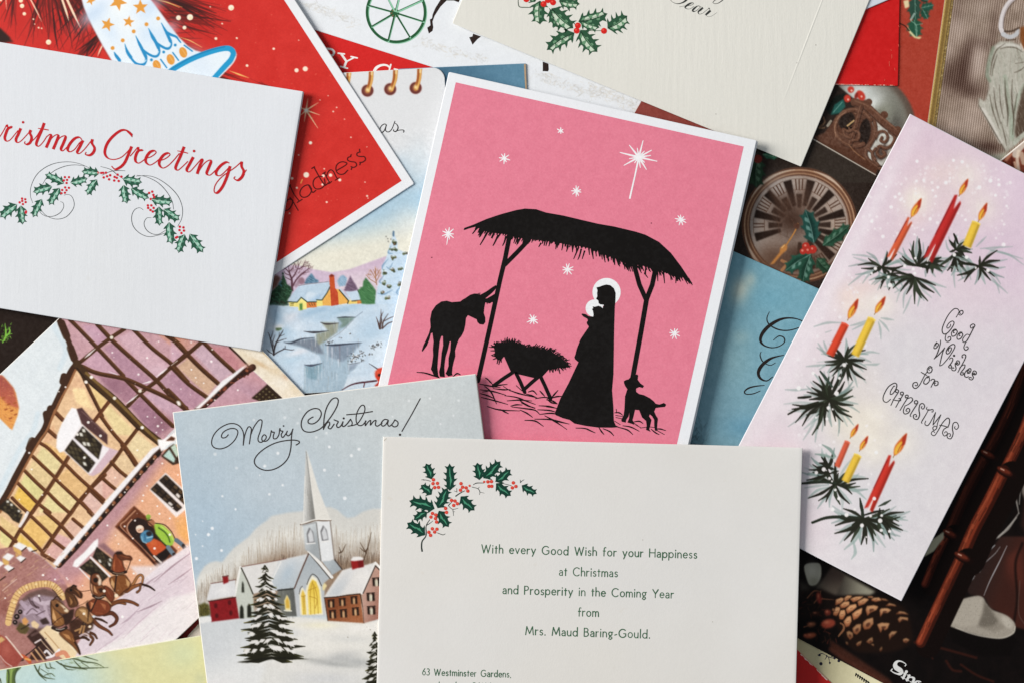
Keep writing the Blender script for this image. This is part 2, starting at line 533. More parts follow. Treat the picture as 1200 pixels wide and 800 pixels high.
class Ink:
    """crisp line art printed on a card: one mesh"""
    def __init__(s, card, lay=0):
        s.c = card; s.V = []; s.F = []; s.C = []; s.n = 0; s.lay = lay; s.q = (card.k % 5) * 2.4e-7; card.k += 1
    def _z(s):
        s.n += 1
        return s.c.ztop + 0.000022 + s.lay * 0.000012 + (s.n % 36) * 1.2e-6 + s.q
    def _add(s, pts, z, col, face=None):
        b = len(s.V)
        for i, p in enumerate(pts):
            zz = z[i] if isinstance(z,(list, np.ndarray)) else z
            s.V.append(s.c.W(p[0], p[1], zz)); s.C.append(col)
        return b
    def poly(s, pts, col, smooth=False, z=None):
        if smooth: pts = cr(pts,5, True)
        ar = sum(pts[i - 1][0] * pts[i][1] - pts[i][0] * pts[i - 1][1] for i in range(len(pts)))
        if ar > 0: pts = pts[::-1]              # image y runs down: keep the printed face up
        b = s._add(pts, z or s._z(), lin(col))
        s.F.append(list(range(b, b + len(pts))))
    def disc(s, x, y, r, col, ry=None, rot=0.0, n=14): s.poly(ell(x, y, r, ry or r, rot, n), col)
    def line(s, pts, wd, col, smooth=True, nib=None, n=6):
        """wd: width or list along the stroke; nib=(thin, thick, slant): a pointed pen, thick on the down strokes"""
        if smooth and len(pts) > 2: pts = cr(pts, n)
        P = np.asarray(pts, float)
        d = np.gradient(P, axis=0)
        l = np.hypot(d[:,0], d[:,1]) + 1e-9
        T = d / l[:, None]
        N = np.stack([-T[:,1], T[:,0]],1)
        m = len(P)
        if nib:
            q = T[:,0] * nib[2][0] + T[:,1] * nib[2][1]
            ws = nib[0] + (nib[1] - nib[0]) * np.clip(q,0,1) ** 0.8
            ws = np.convolve(np.pad(ws,2, mode='edge'),[.15,.2,.3,.2,.15], 'valid')
        elif isinstance(wd,(tuple, list)): ws = np.interp(np.linspace(0,1, m), np.linspace(0,1, len(wd)), wd)
        else: ws = np.full(m, float(wd))
        A = P + N * ws[:, None] / 2; B = P - N * ws[:, None] / 2
        z = s._z() + np.linspace(0,1e-6, m)
        zz = np.empty(2 * m); zz[0::2] = z; zz[1::2] = z
        pts2 = np.empty((2 * m,2)); pts2[0::2] = A; pts2[1::2] = B
        b = s._add(pts2, zz, lin(col))
        for i in range(m - 1):
            s.F.append([b + 2 * i, b + 2 * i + 2, b + 2 * i + 3, b + 2 * i + 1])
        if not nib and not isinstance(wd,(tuple, list)) and wd > 0.9:
            for e in (P[0], P[-1]): s.disc(e[0], e[1], wd / 2 * 0.98, col, n=8)
    def build(s, name, parent=None, mat=None, label=None):
        if not s.V: return None
        return link_mesh(name, s.V, s.F, mat or M_INK, parent or s.c.root, np.array(s.C), label)

# ------------------------------------------------------------------ holly
def leaf_outline(base, tip, w, k=3, deep=0.5, bend=0.0):
    bx, by = base; dx, dy = tip[0] - bx, tip[1] - by
    L = math.hypot(dx, dy); tx, ty = dx / L, dy / L
    def P(t, q):
        off = q * w / 2 + bend * math.sin(math.pi * t) * w
        return (bx + tx * L * t - ty * off, by + ty * L * t + tx * off)
    def side(sg):
        out = []
        for i in range(k):
            tv = 0.03 + 0.90 * i / k; ts = 0.03 + 0.90 * (i + 0.66) / k
            pr = lambda t: max(0.0, math.sin(math.pi * min(1, t * .9 + .08))) ** .65
            wv = deep * 1.22 * pr(tv); wsp = 0.34 + 0.82 * pr(ts)
            if i == 0: wv *= .45
            out += [P(tv, sg * wv), P(tv + (ts - tv) * 0.45, sg * (deep * 1.25 * pr(tv + (ts - tv) * .45))), P(tv + (ts - tv) * 0.8, sg * (deep * 1.25 * pr(ts) * .55 + wsp * .45)), P(ts + 0.05, sg * wsp), P(ts + 0.055 / k * 2, sg * deep * 1.3 * pr(ts + .05))]
        out.append(P(0.95, sg * 0.12))
        return out
    a = side(1); b = side(-1)
    return [P(0,0)] + a + [P(1,0)] + b[::-1], P

def holly_leaf(ink, base, tip, w, dark, mid, light, vein, k=3, seed=0, style="shade", bend=0.05):
    rg = random.Random(seed)
    out, P = leaf_outline(base, tip, w, k,0.52, bend)
    ink.poly(out, dark)
    if style == "shade":
        sg = rg.choice((-1,1))
        inn = [P(0.08,0)] + [P(t, sg * q) for t, q in ((0.18,.38),(0.3,.3),(0.42,.52),(0.55,.38),(0.68,.46),(0.8,.2))] + [P(0.92,0)]
        ink.poly(inn, mid)
        for t0 in (0.2,0.45,0.68):
            ink.poly([P(t0, sg * 0.04), P(t0 + 0.06, sg * 0.36), P(t0 + 0.16, sg * 0.42), P(t0 + 0.2, sg * 0.06)], light)
        for t0 in (0.3,0.58):
            ink.poly([P(t0,-sg * 0.08), P(t0 + 0.05,-sg * 0.32), P(t0 + 0.13,-sg * 0.30), P(t0 + 0.14,-sg * 0.06)], mid)
        ink.line([P(0.02,0), P(0.3,0), P(0.6,0), P(0.95,0)],(0.05 * w,0.035 * w,0.02 * w), vein)
    else:
        ink.line([P(0.15,.03), P(0.4,.08), P(0.62,.02)],(0.02 * w,0.13 * w,0.03 * w), vein)
        ink.line([P(0.5,-.12), P(0.66,-.05), P(0.85,0)],(0.02 * w,0.10 * w,0.02 * w), vein)
        ink.line([P(0.3,.12), P(0.42,.3)],(0.07 * w,0.02 * w), vein)

# ------------------------------------------------------------------ a light humanist letter, drawn with single strokes
def arc(cx, cy, rx, ry, a0, a1, n=10):
    return [(cx + rx * math.cos(math.radians(a0 + (a1 - a0) * i / n)), cy + ry * math.sin(math.radians(a0 + (a1 - a0) * i / n))) for i in range(n + 1)]
_bowl = lambda cx: arc(cx,.31,.27,.31,0,360,16)
FONT = {
 'W': (1.12,[[(0,1),(.28,0)],[(.28,0),(.56,.95)],[(.56,.95),(.82,0)],[(.82,0),(1.1,1)]]),
 'M': (.98,[[(0,0),(.12,1)],[(.12,1),(.48,.15)],[(.48,.15),(.84,1)],[(.84,1),(.96,0)]]),
 'G': (.92,[arc(.48,.5,.47,.5,48,325,14),[(.87,.2),(.87,.47)],[(.87,.47),(.6,.47)]]),
 'H': (.72,[[(0,0),(0,1)],[(.7,0),(.7,1)],[(0,.53),(.7,.53)]]),
 'C': (.84,[arc(.48,.5,.47,.5,46,314,14)]),
 'P': (.52,[[(0,0),(0,1)],[(0,.99),(.2,1)] + arc(.22,.75,.27,.25,90,-90,8) + [(0,.49)]]),
 'B': (.56,[[(0,0),(0,1)],[(0,.99),(.2,.99)] + arc(.22,.77,.24,.22,90,-90,8) + [(0,.54)],[(.2,.54)] + arc(.24,.275,.29,.265,90,-90,8) + [(0,.01)]]),
 'Y': (.7,[[(0,1),(.35,.48)],[(.7,1),(.35,.48)],[(.35,.48),(.35,0)]]),
 'L': (.48,[[(0,1),(0,0)],[(0,.01),(.46,.01)]]),
 'S': (.5,[[(.45,.88)] + arc(.26,.76,.22,.23,60,240,8) + arc(.26,.26,.25,.26,60,-140,8)]),
 '6': (.52,[[(.42,1),(.2,.72),(.03,.4)], arc(.27,.3,.25,.3,0,360,14)]),
 '3': (.5,[arc(.22,.76,.22,.23,130,-80,8), arc(.22,.27,.26,.27,85,-140,9)]),
 '1': (.3,[[(.05,.85),(.18,1)],[(.18,1),(.18,0)]]),
 'i': (.08,[[(.04,0),(.04,.62)],[(.04,.86),(.04,.93)]]),
 't': (.3,[[(.14,.84),(.14,0)],[(0,.6),(.3,.6)]]),
 'h': (.46,[[(0,0),(0,1.06)],[(0,.36)] + arc(.23,.36,.22,.26,160,0,8) + [(.45,0)]]),
 'e': (.52,[[(.02,.33),(.53,.33)] , arc(.27,.31,.26,.31,5,318,14)]),
 'v': (.48,[[(0,.62),(.24,0)],[(.24,0),(.48,.62)]]),
 'r': (.3,[[(0,0),(0,.62)],[(0,.4),(.1,.58),(.3,.6)]]),
 'y': (.5,[[(0,.62),(.26,.02)],[(.5,.62),(.26,.02),(.12,-.28)]]),
 'o': (.56,[_bowl(.28)]),
 'd': (.56,[_bowl(.27),[(.54,0),(.54,1.06)]]),
 's': (.36,[[(.32,.54)] + arc(.18,.46,.15,.15,50,250,6) + arc(.18,.16,.17,.16,70,-150,7)]),
 'f': (.32,[[(.34,1.0),(.22,1.05),(.13,.9),(.12,.6),(.12,0)],[(0,.6),(.3,.6)]]),
 'u': (.46,[[(0,.62),(0,.26)] + arc(.22,.26,.22,.26,180,340,8),[(.45,.62),(.45,0)]]),
 'a': (.44,[[(.05,.52)] + arc(.21,.42,.2,.2,130,0,6) + [(.42,0)],[(.41,.36),(.2,.34)] + arc(.19,.17,.19,.17,90,270,7) + [(.36,.06),(.41,.14)]]),
 'p': (.56,[[(0,.62),(0,-.32)], _bowl(.29)]),
 'n': (.46,[[(0,0),(0,.62)],[(0,.36)] + arc(.23,.36,.22,.26,160,0,8) + [(.45,0)]]),
 'm': (.78,[[(0,0),(0,.62)],[(0,.38)] + arc(.2,.38,.19,.24,160,0,7) + [(.39,0)],[(.39,.38)] + arc(.58,.38,.19,.24,160,0,7) + [(.77,0)]]),
 'g': (.5,[arc(.22,.4,.21,.22,0,360,12),[(.36,.56),(.52,.62)],[(.14,.2),(.1,.08),(.4,.0),(.44,-.14),(.22,-.3),(.02,-.18),(.12,-.02)]]),
 'l': (.08,[[(.04,0),(.04,1.06)]]),
 '-': (.3,[[(.02,.26),(.28,.34)]]),
 '.': (.1,[[(.05,0),(.05,.06)]]),
 ',': (.1,[[(.06,.06),(.02,-.14)]]),
}
def set_line(ink, text, p0, p1, cap, w, col):
    """one line of lettering from p0 to p1 on its baseline"""
    sp, space = .25,.86
    adv = 0; n = 0; items = []
    for ch in text:
        if ch == ' ': adv += space - sp; continue
        g = FONT[ch]; items.append((adv, g)); adv += g[0] + sp
    nat = adv - sp
    d = (p1[0] - p0[0], p1[1] - p0[1]); L = math.hypot(*d)
    u = (d[0] / L, d[1] / L); k = L / nat
    rg = random.Random(text)
    for x0, g in items:
        j = rg.uniform(-.012,.012)
        for st in g[1]:
            pts = [(p0[0] + u[0] * (x0 + x) * k + u[1] * (y + j) * cap, p0[1] + u[1] * (x0 + x) * k - u[0] * (y + j) * cap) for x, y in st]
            ink.line(pts, w * rg.uniform(.88,1.1), col, smooth=False)
# ------------------------------------------------------------------ the table
tb = link_mesh("table_top",[(-.62,-.45,0),(.62,-.45,0),(.62,.45,0),(-.62,.45,0),(-.62,-.45,-.03),(.62,-.45,-.03),(.62,.45,-.03),(-.62,.45,-.03)],
               [[0,1,2,3],[7,6,5,4],[0,4,5,1],[1,5,6,2],[2,6,7,3],[3,7,4,0]], wood_mat())
tb["kind"] = "structure"

WHITE = (226,229,233)
R_ = random.Random

# ================================================================== dark card at the left edge
cd = Card("christmas_card", "dark brown card with a green sprig, under the white card at the left edge", "card",
          (95,330),(-1,-.03),(0,1),190,215,(40,30,26))
cv = Canvas(-16,330,110,480,(40,31,27))
cv.wash(14,6,3)
z = Z(0,370,6.667)
for k in range(34):
    r = R_(k); x, y = r.uniform(5,85), r.uniform(70,200)
    if abs((x - 45) + (y - 135) * .15) > 42: continue
    q = z((x, y),(x + r.uniform(-22,22), y + r.uniform(-26,26)))
    cv.line(q,(0.8,2.6,.4), r.choice([(62,108,40),(110,165,60),(140,195,80),(45,80,34)]),.9)
for q in ([(20,210),(45,150),(40,60)],[(45,150),(95,140)],[(30,180),(75,130),(70,90)],[(0,190),(40,195)]):
    cv.line(z(q),(1.0,2.0,.6),(125,185,70))
picture(cd, cv,(.5,.5,.5,.5),[("evergreen_sprig",[z((0,60),(60,45),(105,130),(70,205),(10,220))])], mat=M_GLOSS)

# ================================================================== cream card with a red edge, a sliver low on the left
cd = Card("christmas_card", "cream card with a dark red edge, a mere sliver between coach card and church card", "card",
          (191,763),(.71,-.70),(.70,.71),120,90,(226,216,206))
ik = Ink(cd)
ik.poly([cd.at(1,1), cd.at(119,1), cd.at(119,3), cd.at(34,7), cd.at(24,15), cd.at(1,15)],(120,34,34))
ik.build("red_edge")

# ================================================================== cream card with a printed twig, bottom right
cd = Card("christmas_card", "pale yellow card with a dark printed twig, under the pine cone card at the bottom", "card",
          (930,735),(.885,.466),(-.466,.885),200,150,(216,208,168))
cv = Canvas(915,725,1075,815,(214,206,165))
cv.grad([(915,725),(1075,725),(1075,815),(915,815)],(945,765),(196,186,146),(1030,800),(226,219,182))
cv.wash(10,10,5)
picture(cd, cv,(.7,.7,.7,.7))
z = Z(930,640,5)
ik = Ink(cd)
for q in ([(145,635),(165,625),(190,635)],[(190,635),(205,650),(212,690)],[(195,640),(183,662)],[(205,645),(240,655)],[(150,640),(140,632)]):
    ik.line(z(q),(1.2,.9,.5),(52,50,66))
for x, y, r in ((160,685,2.0),(212,680,1.2),(240,652,1.5),(265,668,1.7),(152,634,1.5),(225,640,1.1)):
    ik.disc(*z.p(x, y), r,(40,38,52))
ik.build("twig_print")
ik = Ink(cd)
for k in range(7):
    x, y = 366 + k * 12,742 + k * 8
    ik.line(z((x, y),(x - 3, y + 14)),1.5,(34,30,28), smooth=False)
    ik.line(z((x + 1, y + 2),(x + 9, y + 12)),1.1,(34,30,28), smooth=False)
ik.build("lettering")

# ================================================================== red card with the white capitals, under the calendar card
cd = Card("christmas_card", "red card with white capital letters, seen between wheel card and calendar card", "card",
          (265,-60),(.97,.245),(-.245,.97),330,220,(200,30,28))
cv = Canvas(350,20,530,110,(206,32,30)); cv.wash(14,3,8)
picture(cd, cv,(.5,.5,.5,.5))
z = Z(360,30,7.5)
ik = Ink(cd)
CW = (238,236,232)
ik.line(z((272,245),(328,252)),1.7, CW, smooth=False); ik.line(z((385,275),(440,287)),1.7, CW, smooth=False)
ik.line(z((300,252),(345,318)),2.6, CW, smooth=False); ik.line(z((410,285),(345,318)),1.7, CW, smooth=False)
ik.line(z((345,316),(326,366)),2.6, CW, smooth=False); ik.line(z((294,362),(354,378)),1.8, CW, smooth=False)
ik.line(z((170,205),(215,212),(236,235),(225,262),(200,268)),2.4, CW)
ik.line(z((735,345),(722,392)),1.9, CW, smooth=False)
ik.line(z((728,372),(700,352),(655,350),(610,372),(590,410),(600,450)),[2.0,2.2,2.6,3.4,3.6,3], CW)
ik.line(z((766,384),(800,392)),1.8, CW, smooth=False)
ik.build("lettering")

# ================================================================== white card with the green wheel
cd = Card("christmas_card", "white card with a green cart wheel and a brown horse's legs, top centre", "card",
          (285,8.7),(.9535,.3015),(.3015,-.9535),500,150, WHITE)
cv = Canvas(330,-14,800,170,(227,230,234))
cv.wash(5,14,4)
for x0, y0, x1, y1, n in ((360,5,420,27,150),(490,48,570,72,150),(630,88,700,112,220),(690,100,750,128,260)):
    r = R_(int(x0))
    for _ in range(n):
        t = r.random(); x, y = x0 + (x1 - x0) * t + r.gauss(0,3), y0 + (y1 - y0) * t + r.gauss(0,3)
        cv.line([(x, y),(x + r.gauss(0,3), y + r.gauss(0,1.6))],.7, r.choice([(205,203,200),(190,188,184),(212,204,190)]), r.uniform(.2,.7),.3, smooth=False)
picture(cd, cv,(.6,.6,.6,.6), name="printed_sheet")
z = Z(410,0,8)
ik = Ink(cd)
cx, cy = z.p(432,118)
GR, GL = (38,88,54),(140,196,164)
def ring(rx, ry, ox, oy, wd, col, n=64):
    ik.line([(cx + ox + rx * math.cos(2 * math.pi * i / n - .9), cy + oy + ry * math.sin(2 * math.pi * i / n - .9)) for i in range(n + 1)], wd, col, smooth=False)
ring(34.0,34.6,1.0,.9,3.2, GL); ring(34.0,34.6,.1,0,3.2, GR)
SPK = [(165,50),(205,250),(357,388),(562,352),(690,205),(675,5),(470,-60),(330,-60)]
for sx, sy in SPK:
    p = z.p(sx, sy); ik.line([(cx - .3, cy + 1.0),(p[0] + .6, p[1] + .8)],1.8, GL, smooth=False)
for sx, sy in SPK:
    p = z.p(sx, sy); ik.line([(cx - 1, cy + .5), p],(2.0,1.6), GR, smooth=False)
ring(34.0,34.6,-.9,.2,1.0,(34,64,36))
wh = ik.build("cart_wheel")
ik = Ink(cd,1); ik.disc(cx - 1.6, cy + .8,5.4,(52,96,58)); ik.disc(cx - 1.9, cy + 1.3,4.2,(126,92,66)); ik.build("hub", wh)
ik = Ink(cd)
BRN = (44,32,28)
ik.poly(z((860,-40),(850,0),(800,80),(775,140),(770,175),(750,185),(755,240),(725,262),(740,318),(775,292),(782,258),(775,205),(795,150),(850,65),(905,10),(930,-40)), BRN)
ik.build("horse_leg"); ik = Ink(cd)
ik.poly(z((900,-20),(1040,-20),(1020,25),(975,8),(905,8)), BRN)
ik.build("horse_belly"); ik = Ink(cd)
ik.poly(z((1118,352),(1148,345),(1155,318),(1230,345),(1196,370),(1150,422)), BRN)
ik.build("horse_leg"); ik = Ink(cd)
z2 = Z(600,0,8)
ik.poly(z2((288,580),(342,600),(345,655),(338,672),(288,670)), BRN)
ik.build("horse_leg")

# ================================================================== the clock card
cd = Card("christmas_card", "photo card of an old brass clock face with holly and a silver bauble on red", "card",
          (899,-136.5),(.866,.5),(-.5,.866),360,525,(120,60,48))
cv = Canvas(735,-14,1125,345,(150,62,50))
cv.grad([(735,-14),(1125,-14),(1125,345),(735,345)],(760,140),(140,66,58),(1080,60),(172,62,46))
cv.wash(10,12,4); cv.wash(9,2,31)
# bauble
cv.poly(ell(1018,148,55,62,-.3,40),(92,76,66), soft=1.2)
cv.poly(ell(1015,148,50,58,-.3,40),(122,120,110), soft=2.5)
cv.glow(1008,108,22,15,(214,220,216),.95)
cv.glow(1022,122,14,9,(236,240,238),.8,-.6)
cv.glow(1040,132,14,14,(160,165,150),.6)
cv.glow(1028,143,9,14,(92,84,62),.75,.5)
cv.glow(1050,148,8,20,(66,62,58),.6)
cv.glow(1016,137,6,12,(210,208,190),.6,.4)
# clock case, dark
case = [(700,250),(800,190),(858,158),(930,110),(958,165),(1036,215),(1060,345),(700,345)]
z2 = Z(930,90,6.667)
cv.poly([(700,250),(800,190),(858,158),(935,96), z2.p(335,60), z2.p(490,190), z2.p(560,360), z2.p(660,600),(1045,225),(1060,345),(700,345)],(46,36,31), soft=.7)
cv.poly(z2((150,492),(640,768),(640,830),(60,830),(60,640)),(52,44,38), soft=.5)
cv.wash(12,5,9, case)
# fretted crest
MB = (94,62,48); MB2 = (112,76,58); DK = (38,28,25)
cv.poly(z2((160,470),(240,440),(300,360),(350,290),(430,250),(480,240),(450,190),(520,190),(570,180),(600,240),(680,310),(770,390),(840,470),(660,720),(560,660),(430,610),(330,570),(230,530)), MB, soft=.5)
cv.hatch(z2((200,480),(350,300),(560,200),(820,440),(660,700),(300,560)),90,(1,.6),7,1.2,[MB2,(78,50,40),(120,84,66)],5,.5,.5)
for x, y, r in ((588,200,27),(708,300,30),(810,420,32),(470,210,22)): cv.dot(*z2.p(x, y), r / 6.667,(98,64,49),1,.3)
cv.line(z2((560,220),(640,300),(720,380),(790,440)),8.5,(96,63,48))
cv.poly(z2(ell(415,345,62,74,.5)),(42,33,29), soft=.5); cv.poly(z2(ell(556,435,46,108,.12)),(40,31,27), soft=.5)
cv.line(z2((345,470),(325,400),(350,320),(420,270),(490,290)),1.6,(140,100,78),.9)
cv.line(z2((440,500),(430,430),(470,380),(530,320)),3.2,(88,58,45)); cv.line(z2((440,500),(500,540),(580,540),(620,470),(625,380),(590,320)),3.0,(104,70,54))
cv.line(z2((420,385),(470,345)),1.6,(196,160,110),.9); cv.line(z2((420,405),(450,400)),2.0,(20,16,14))
cv.line(z2((350,440),(420,470),(450,440),(430,400)),2.0,(110,76,58),.9)
cv.line(z2((600,310),(690,400),(720,440)),1.2,(196,186,172),.7)
cv.poly(z2((600,320),(690,395),(760,440),(820,480),(690,700),(590,640),(560,560),(610,500),(640,430)),(196,196,188), soft=.6)
cv.poly(z2((640,560),(720,520),(740,590),(690,660),(620,640)),(60,42,36),.8, soft=1.5)
SC1 = (96,64,50)
def scroll(pts, w_=3.4, c=SC1): cv.line(z2([(x + 5, y + 7) for x, y in pts]), w_,(44,30,25),.7,.5); cv.line(z2(pts), w_, c,1,.3); cv.line(z2([(x - 4, y - 5) for x, y in pts]), w_ * .25,(140,102,80),.6,.4)
scroll([(625,330),(640,400),(630,470),(600,530),(560,600),(600,670),(680,720)],4.2)
scroll([(640,480),(665,435),(710,430),(735,470),(715,510),(680,500),(690,475)],3.2); scroll([(745,430),(790,470),(770,530),(720,560),(670,545),(650,590),(680,630),(715,610),(700,585)],3.6); scroll([(570,560),(610,590),(620,640),(660,690)],3.4); scroll([(640,560),(615,600),(640,650)],2.6)
cv.line(z2((480,200),(560,230),(650,310),(740,390),(820,450)),9,(44,30,25),.6,1); cv.line(z2((470,195),(560,225),(650,305),(740,385),(830,450)),8,(100,66,51),1,.4); cv.line(z2((480,190),(580,230),(690,320),(800,410)),1.6,(142,102,80),.6,.6)
scroll(ell(472,400,150,140,.3,24)[3:22],5.0,(98,65,50)); scroll([(525,235),(500,320),(480,400),(440,520)],5.4,(94,62,48)); scroll([(480,400),(430,430),(390,410),(400,460),(440,480)],2.6,(106,72,56)); scroll([(470,420),(510,440),(505,490),(460,500)],2.6,(106,72,56))
cv.line(z2((420,385),(470,345)),1.6,(196,160,110),.9); cv.line(z2((330,470),(322,400),(350,320),(410,275)),1.0,(166,126,100),.8,.3)
cv.poly(z2((150,480),(250,520),(400,560),(480,560),(560,640),(660,720),(640,765)),(84,52,38), soft=.5)
cv.line(z2((430,530),(480,590),(560,650)),1.0,(150,106,74),.8)
cv.line(z2((265,385),(290,350)),3.0,(178,170,152),.8); cv.line(z2((200,400),(240,360),(235,320)),2.2,(120,88,64),.8); cv.line(z2((205,405),(240,400)),1.6,(130,100,74),.8)
cv.line(z2((148,486),(640,768)),1.1,(206,196,182),.95)
cv.hatch(z2((180,470),(330,320),(480,250),(570,190),(700,320),(820,450),(650,700),(440,590)),150,(.9,.7),5,.9,[(128,92,72),(60,40,32),(150,112,88),(50,34,28)],15,.45,.6)
cv.wash(34,4,41, z2((160,470),(350,290),(480,240),(570,180),(620,210),(740,290),(840,400),(660,740)))
# holly at the crest
cv.poly(z2((250,250),(330,150),(400,130),(410,170),(350,300),(280,300)),(26,30,26), soft=.6)
cv.poly(z2((290,300),(320,220),(390,175),(405,235),(360,285)),(40,92,84), soft=.4); cv.line(z2((310,280),(380,200)),.9,(110,160,146),.8)
for x, y, rx, ry, rt in ((447,102,26,26,0),(420,172,27,30,0),(525,148,30,44,-.6)):
    cv.poly(z2(ell(x, y, rx, ry, rt)),(196,58,44), soft=.3); cv.dot(*z2.p(x + 6, y + 8),1.2,(244,196,180),.8,.4)
cv.poly(z2(ell(490,150,14,26,.3)),(140,40,34), soft=.3)
# holly top right on the red ground
z3 = Z(1040,0,7.273)
def _pl(base, tip, w, c):
    q = z3(base, tip); out, P = leaf_outline(q[0], q[1], w / z3.k,3,.62,.06)
    cv.poly(out, c, soft=.4); cv.line([P(.05,0), P(.95,0)],.8,(116,160,140),.7,.4)
    for t, s_ in ((.25,-.3),(.55,-.3)): cv.line([P(t, s_ * .2), P(t + .1, s_)],(.5,1.8,.4),(150,178,166),.6,.7)
_pl((235,-20),(240,190),120,(44,74,62)); _pl((230,165),(250,325),135,(38,84,64)); _pl((285,70),(395,45),90,(36,82,66)); _pl((300,80),(345,165),80,(34,76,60)); _pl((280,-10),(350,8),50,(36,60,50))
cv.poly(z3((165,215),(190,260),(240,315),(295,318),(270,335),(230,325),(185,280)),(226,214,160), soft=.4)
cv.poly(z3((135,10),(180,0),(185,60),(150,75)),(224,206,160), soft=.5)
cv.line(z3((200,180),(245,220),(250,310)),1.0,(120,165,140),.8); cv.line(z3((200,170),(230,120)),2.4,(168,190,180),.7); cv.line(z3((240,215),(300,205)),.8,(120,165,140),.7)
cv.line(z3((100,200),(150,225),(185,265)),1.4,(60,36,28))
# the face
CX, CY, RR = 937.0,264.0,67.5
cv.poly(ell(CX, CY, RR, RR,0,72),(126,84,62), soft=.4)
for rr, c, w_ in ((.985,(92,56,40),1.6),(.955,(206,164,128),1.5),(.925,(120,78,56),1.8),(.895,(186,142,108),1.4),(.87,(84,52,40),1.0)):
    cv.line(ell(CX, CY, RR * rr, RR * rr,0,72) + [(CX + RR * rr, CY)], w_, c,1,.3, smooth=False)
for a0, a1 in ((-150,-95),(-75,-40),(120,170)):
    cv.line([(CX + RR * .965 * math.cos(math.radians(a0 + (a1 - a0) * t / 12)), CY + RR * .965 * math.sin(math.radians(a0 + (a1 - a0) * t / 12))) for t in range(13)],(.5,3.4,.5),(236,214,192),.85,.6, smooth=False)
cv.poly(ell(CX - .5, CY, RR * .855, RR * .855,0,60),(192,178,168), soft=.3)
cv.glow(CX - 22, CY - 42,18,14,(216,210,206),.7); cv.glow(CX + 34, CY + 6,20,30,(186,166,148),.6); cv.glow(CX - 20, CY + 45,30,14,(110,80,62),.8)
cv.hatch(ell(CX, CY, RR * .85, RR * .85,0,40),420,(.6,1),7,1.0,[(150,130,116),(210,198,188),(150,124,106),(110,84,68)],3,.45,1.5)
for k in range(12):
    a = math.radians(-90 + 14.5 + 30 * k)
    ca, sa = math.cos(a), math.sin(a)
    if k in (6,7): continue
    def W_(r, q): return (CX + RR * (r * ca - q * sa), CY + RR * (r * sa + q * ca))
    cv.poly([W_(.80,-.075), W_(.80,.075), W_(.34,.034), W_(.34,-.034)],(32,24,21), soft=.2)
    b = a + math.radians(15); cb, sb = math.cos(b), math.sin(b)
    def V_(r, q): return (CX + RR * (r * cb - q * sb), CY + RR * (r * sb + q * cb))
    cv.poly([V_(.54,-.055), V_(.54,.055), V_(.30,.03), V_(.30,-.03)],(44,33,28),.95, soft=.3)
    nb = (3,2,4,3,4,3,2,3,2,4,3,3)[k]
    for j in range(nb):
        q = (j - (nb - 1) / 2) * .062
        cv.line([V_(.79, q), V_(.62, q * .8)],1.4,(84,56,43),.95,.2, smooth=False)
    cv.line([V_(.80,-.13), V_(.80,.13)],.7,(110,80,64),.8,.2, smooth=False); cv.line([V_(.61,-.1), V_(.61,.1)],.7,(110,80,64),.8,.2, smooth=False)
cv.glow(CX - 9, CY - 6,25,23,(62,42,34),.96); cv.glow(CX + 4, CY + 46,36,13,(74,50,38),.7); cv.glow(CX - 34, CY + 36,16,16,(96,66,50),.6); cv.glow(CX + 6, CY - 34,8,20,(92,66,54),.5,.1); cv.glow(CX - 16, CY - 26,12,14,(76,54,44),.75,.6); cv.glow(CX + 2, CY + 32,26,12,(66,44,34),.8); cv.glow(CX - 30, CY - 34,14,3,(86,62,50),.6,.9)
cv.hatch(ell(CX - 8, CY - 10,26,26),90,(.3,1),14,.8,[(104,74,58),(52,36,30),(128,96,74)],12,.45,.5)
cv.poly(ell(CX, CY, RR, RR,0,60),(72,46,32),.2, soft=.5)
z1 = Z(860,180,5.333)
cv.line(z1((400,440),(380,490),(330,570)),1.6,(176,118,58)); cv.poly(z1((320,565),(335,580),(330,605),(300,630),(250,690),(225,695),(285,620),(290,590)),(186,122,62), soft=.3)
cv.line(z1((300,590),(315,575)),1.0,(236,190,120),.8); cv.dot(*z1.p(392,455),3.4,(84,54,42),1,.4)
cv.line(z1((300,670),(330,690),(300,730)),3.5,(170,116,76),.8)
# holly on the face, leaves and berries
def print_leaf(z, base, tip, w, c, hi, k=3, bend=.06):
    q = z(base, tip); out, P = leaf_outline(q[0], q[1], w / z.k, k,.62, bend)
    cv.poly([(x + .5, y + .7) for x, y in out],(22,24,20),.6, soft=.7); cv.poly(out, c, soft=.35)
    cv.poly([P(.05,0), P(.2,.3), P(.5,.5), P(.8,.3), P(.97,0)], tuple(v * .62 for v in c),.75, soft=.8)
    for t, s_ in ((.2,-.25),(.42,-.34),(.66,-.24)): cv.line([P(t - .06, s_ * .2), P(t + .04, s_), P(t + .12, s_ * 1.3)],(.6, w / z.k * .2,.4), hi,.6,.8)
    cv.line([P(.02,0), P(.5,.01), P(.97,0)],(.9,.7,.4), hi,.7,.3)
print_leaf(z1,(500,560),(445,350),112,(32,72,64),(132,170,162),3); print_leaf(z1,(555,575),(725,445),84,(40,78,58),(112,150,128),3); print_leaf(z1,(482,630),(320,735),100,(36,80,64),(142,180,166),3); print_leaf(z1,(478,640),(430,812),100,(34,72,56),(126,164,148),3); print_leaf(z1,(520,655),(600,740),80,(38,68,48),(90,124,100),2); print_leaf(z1,(150,30),(140,215),110,(42,66,46),(104,134,108),3); print_leaf(z1,(180,5),(275,25),40,(54,110,84),(120,160,130),2)
for x, y, r in ((450,580,24),(492,600,26),(432,612,20),(465,608,22)):
    cv.dot(*z1.p(x, y), r / 5.333,(176,46,36),1,.3); cv.dot(*z1.p(x - 4, y - 5),1.3,(232,150,132),.8,.5)
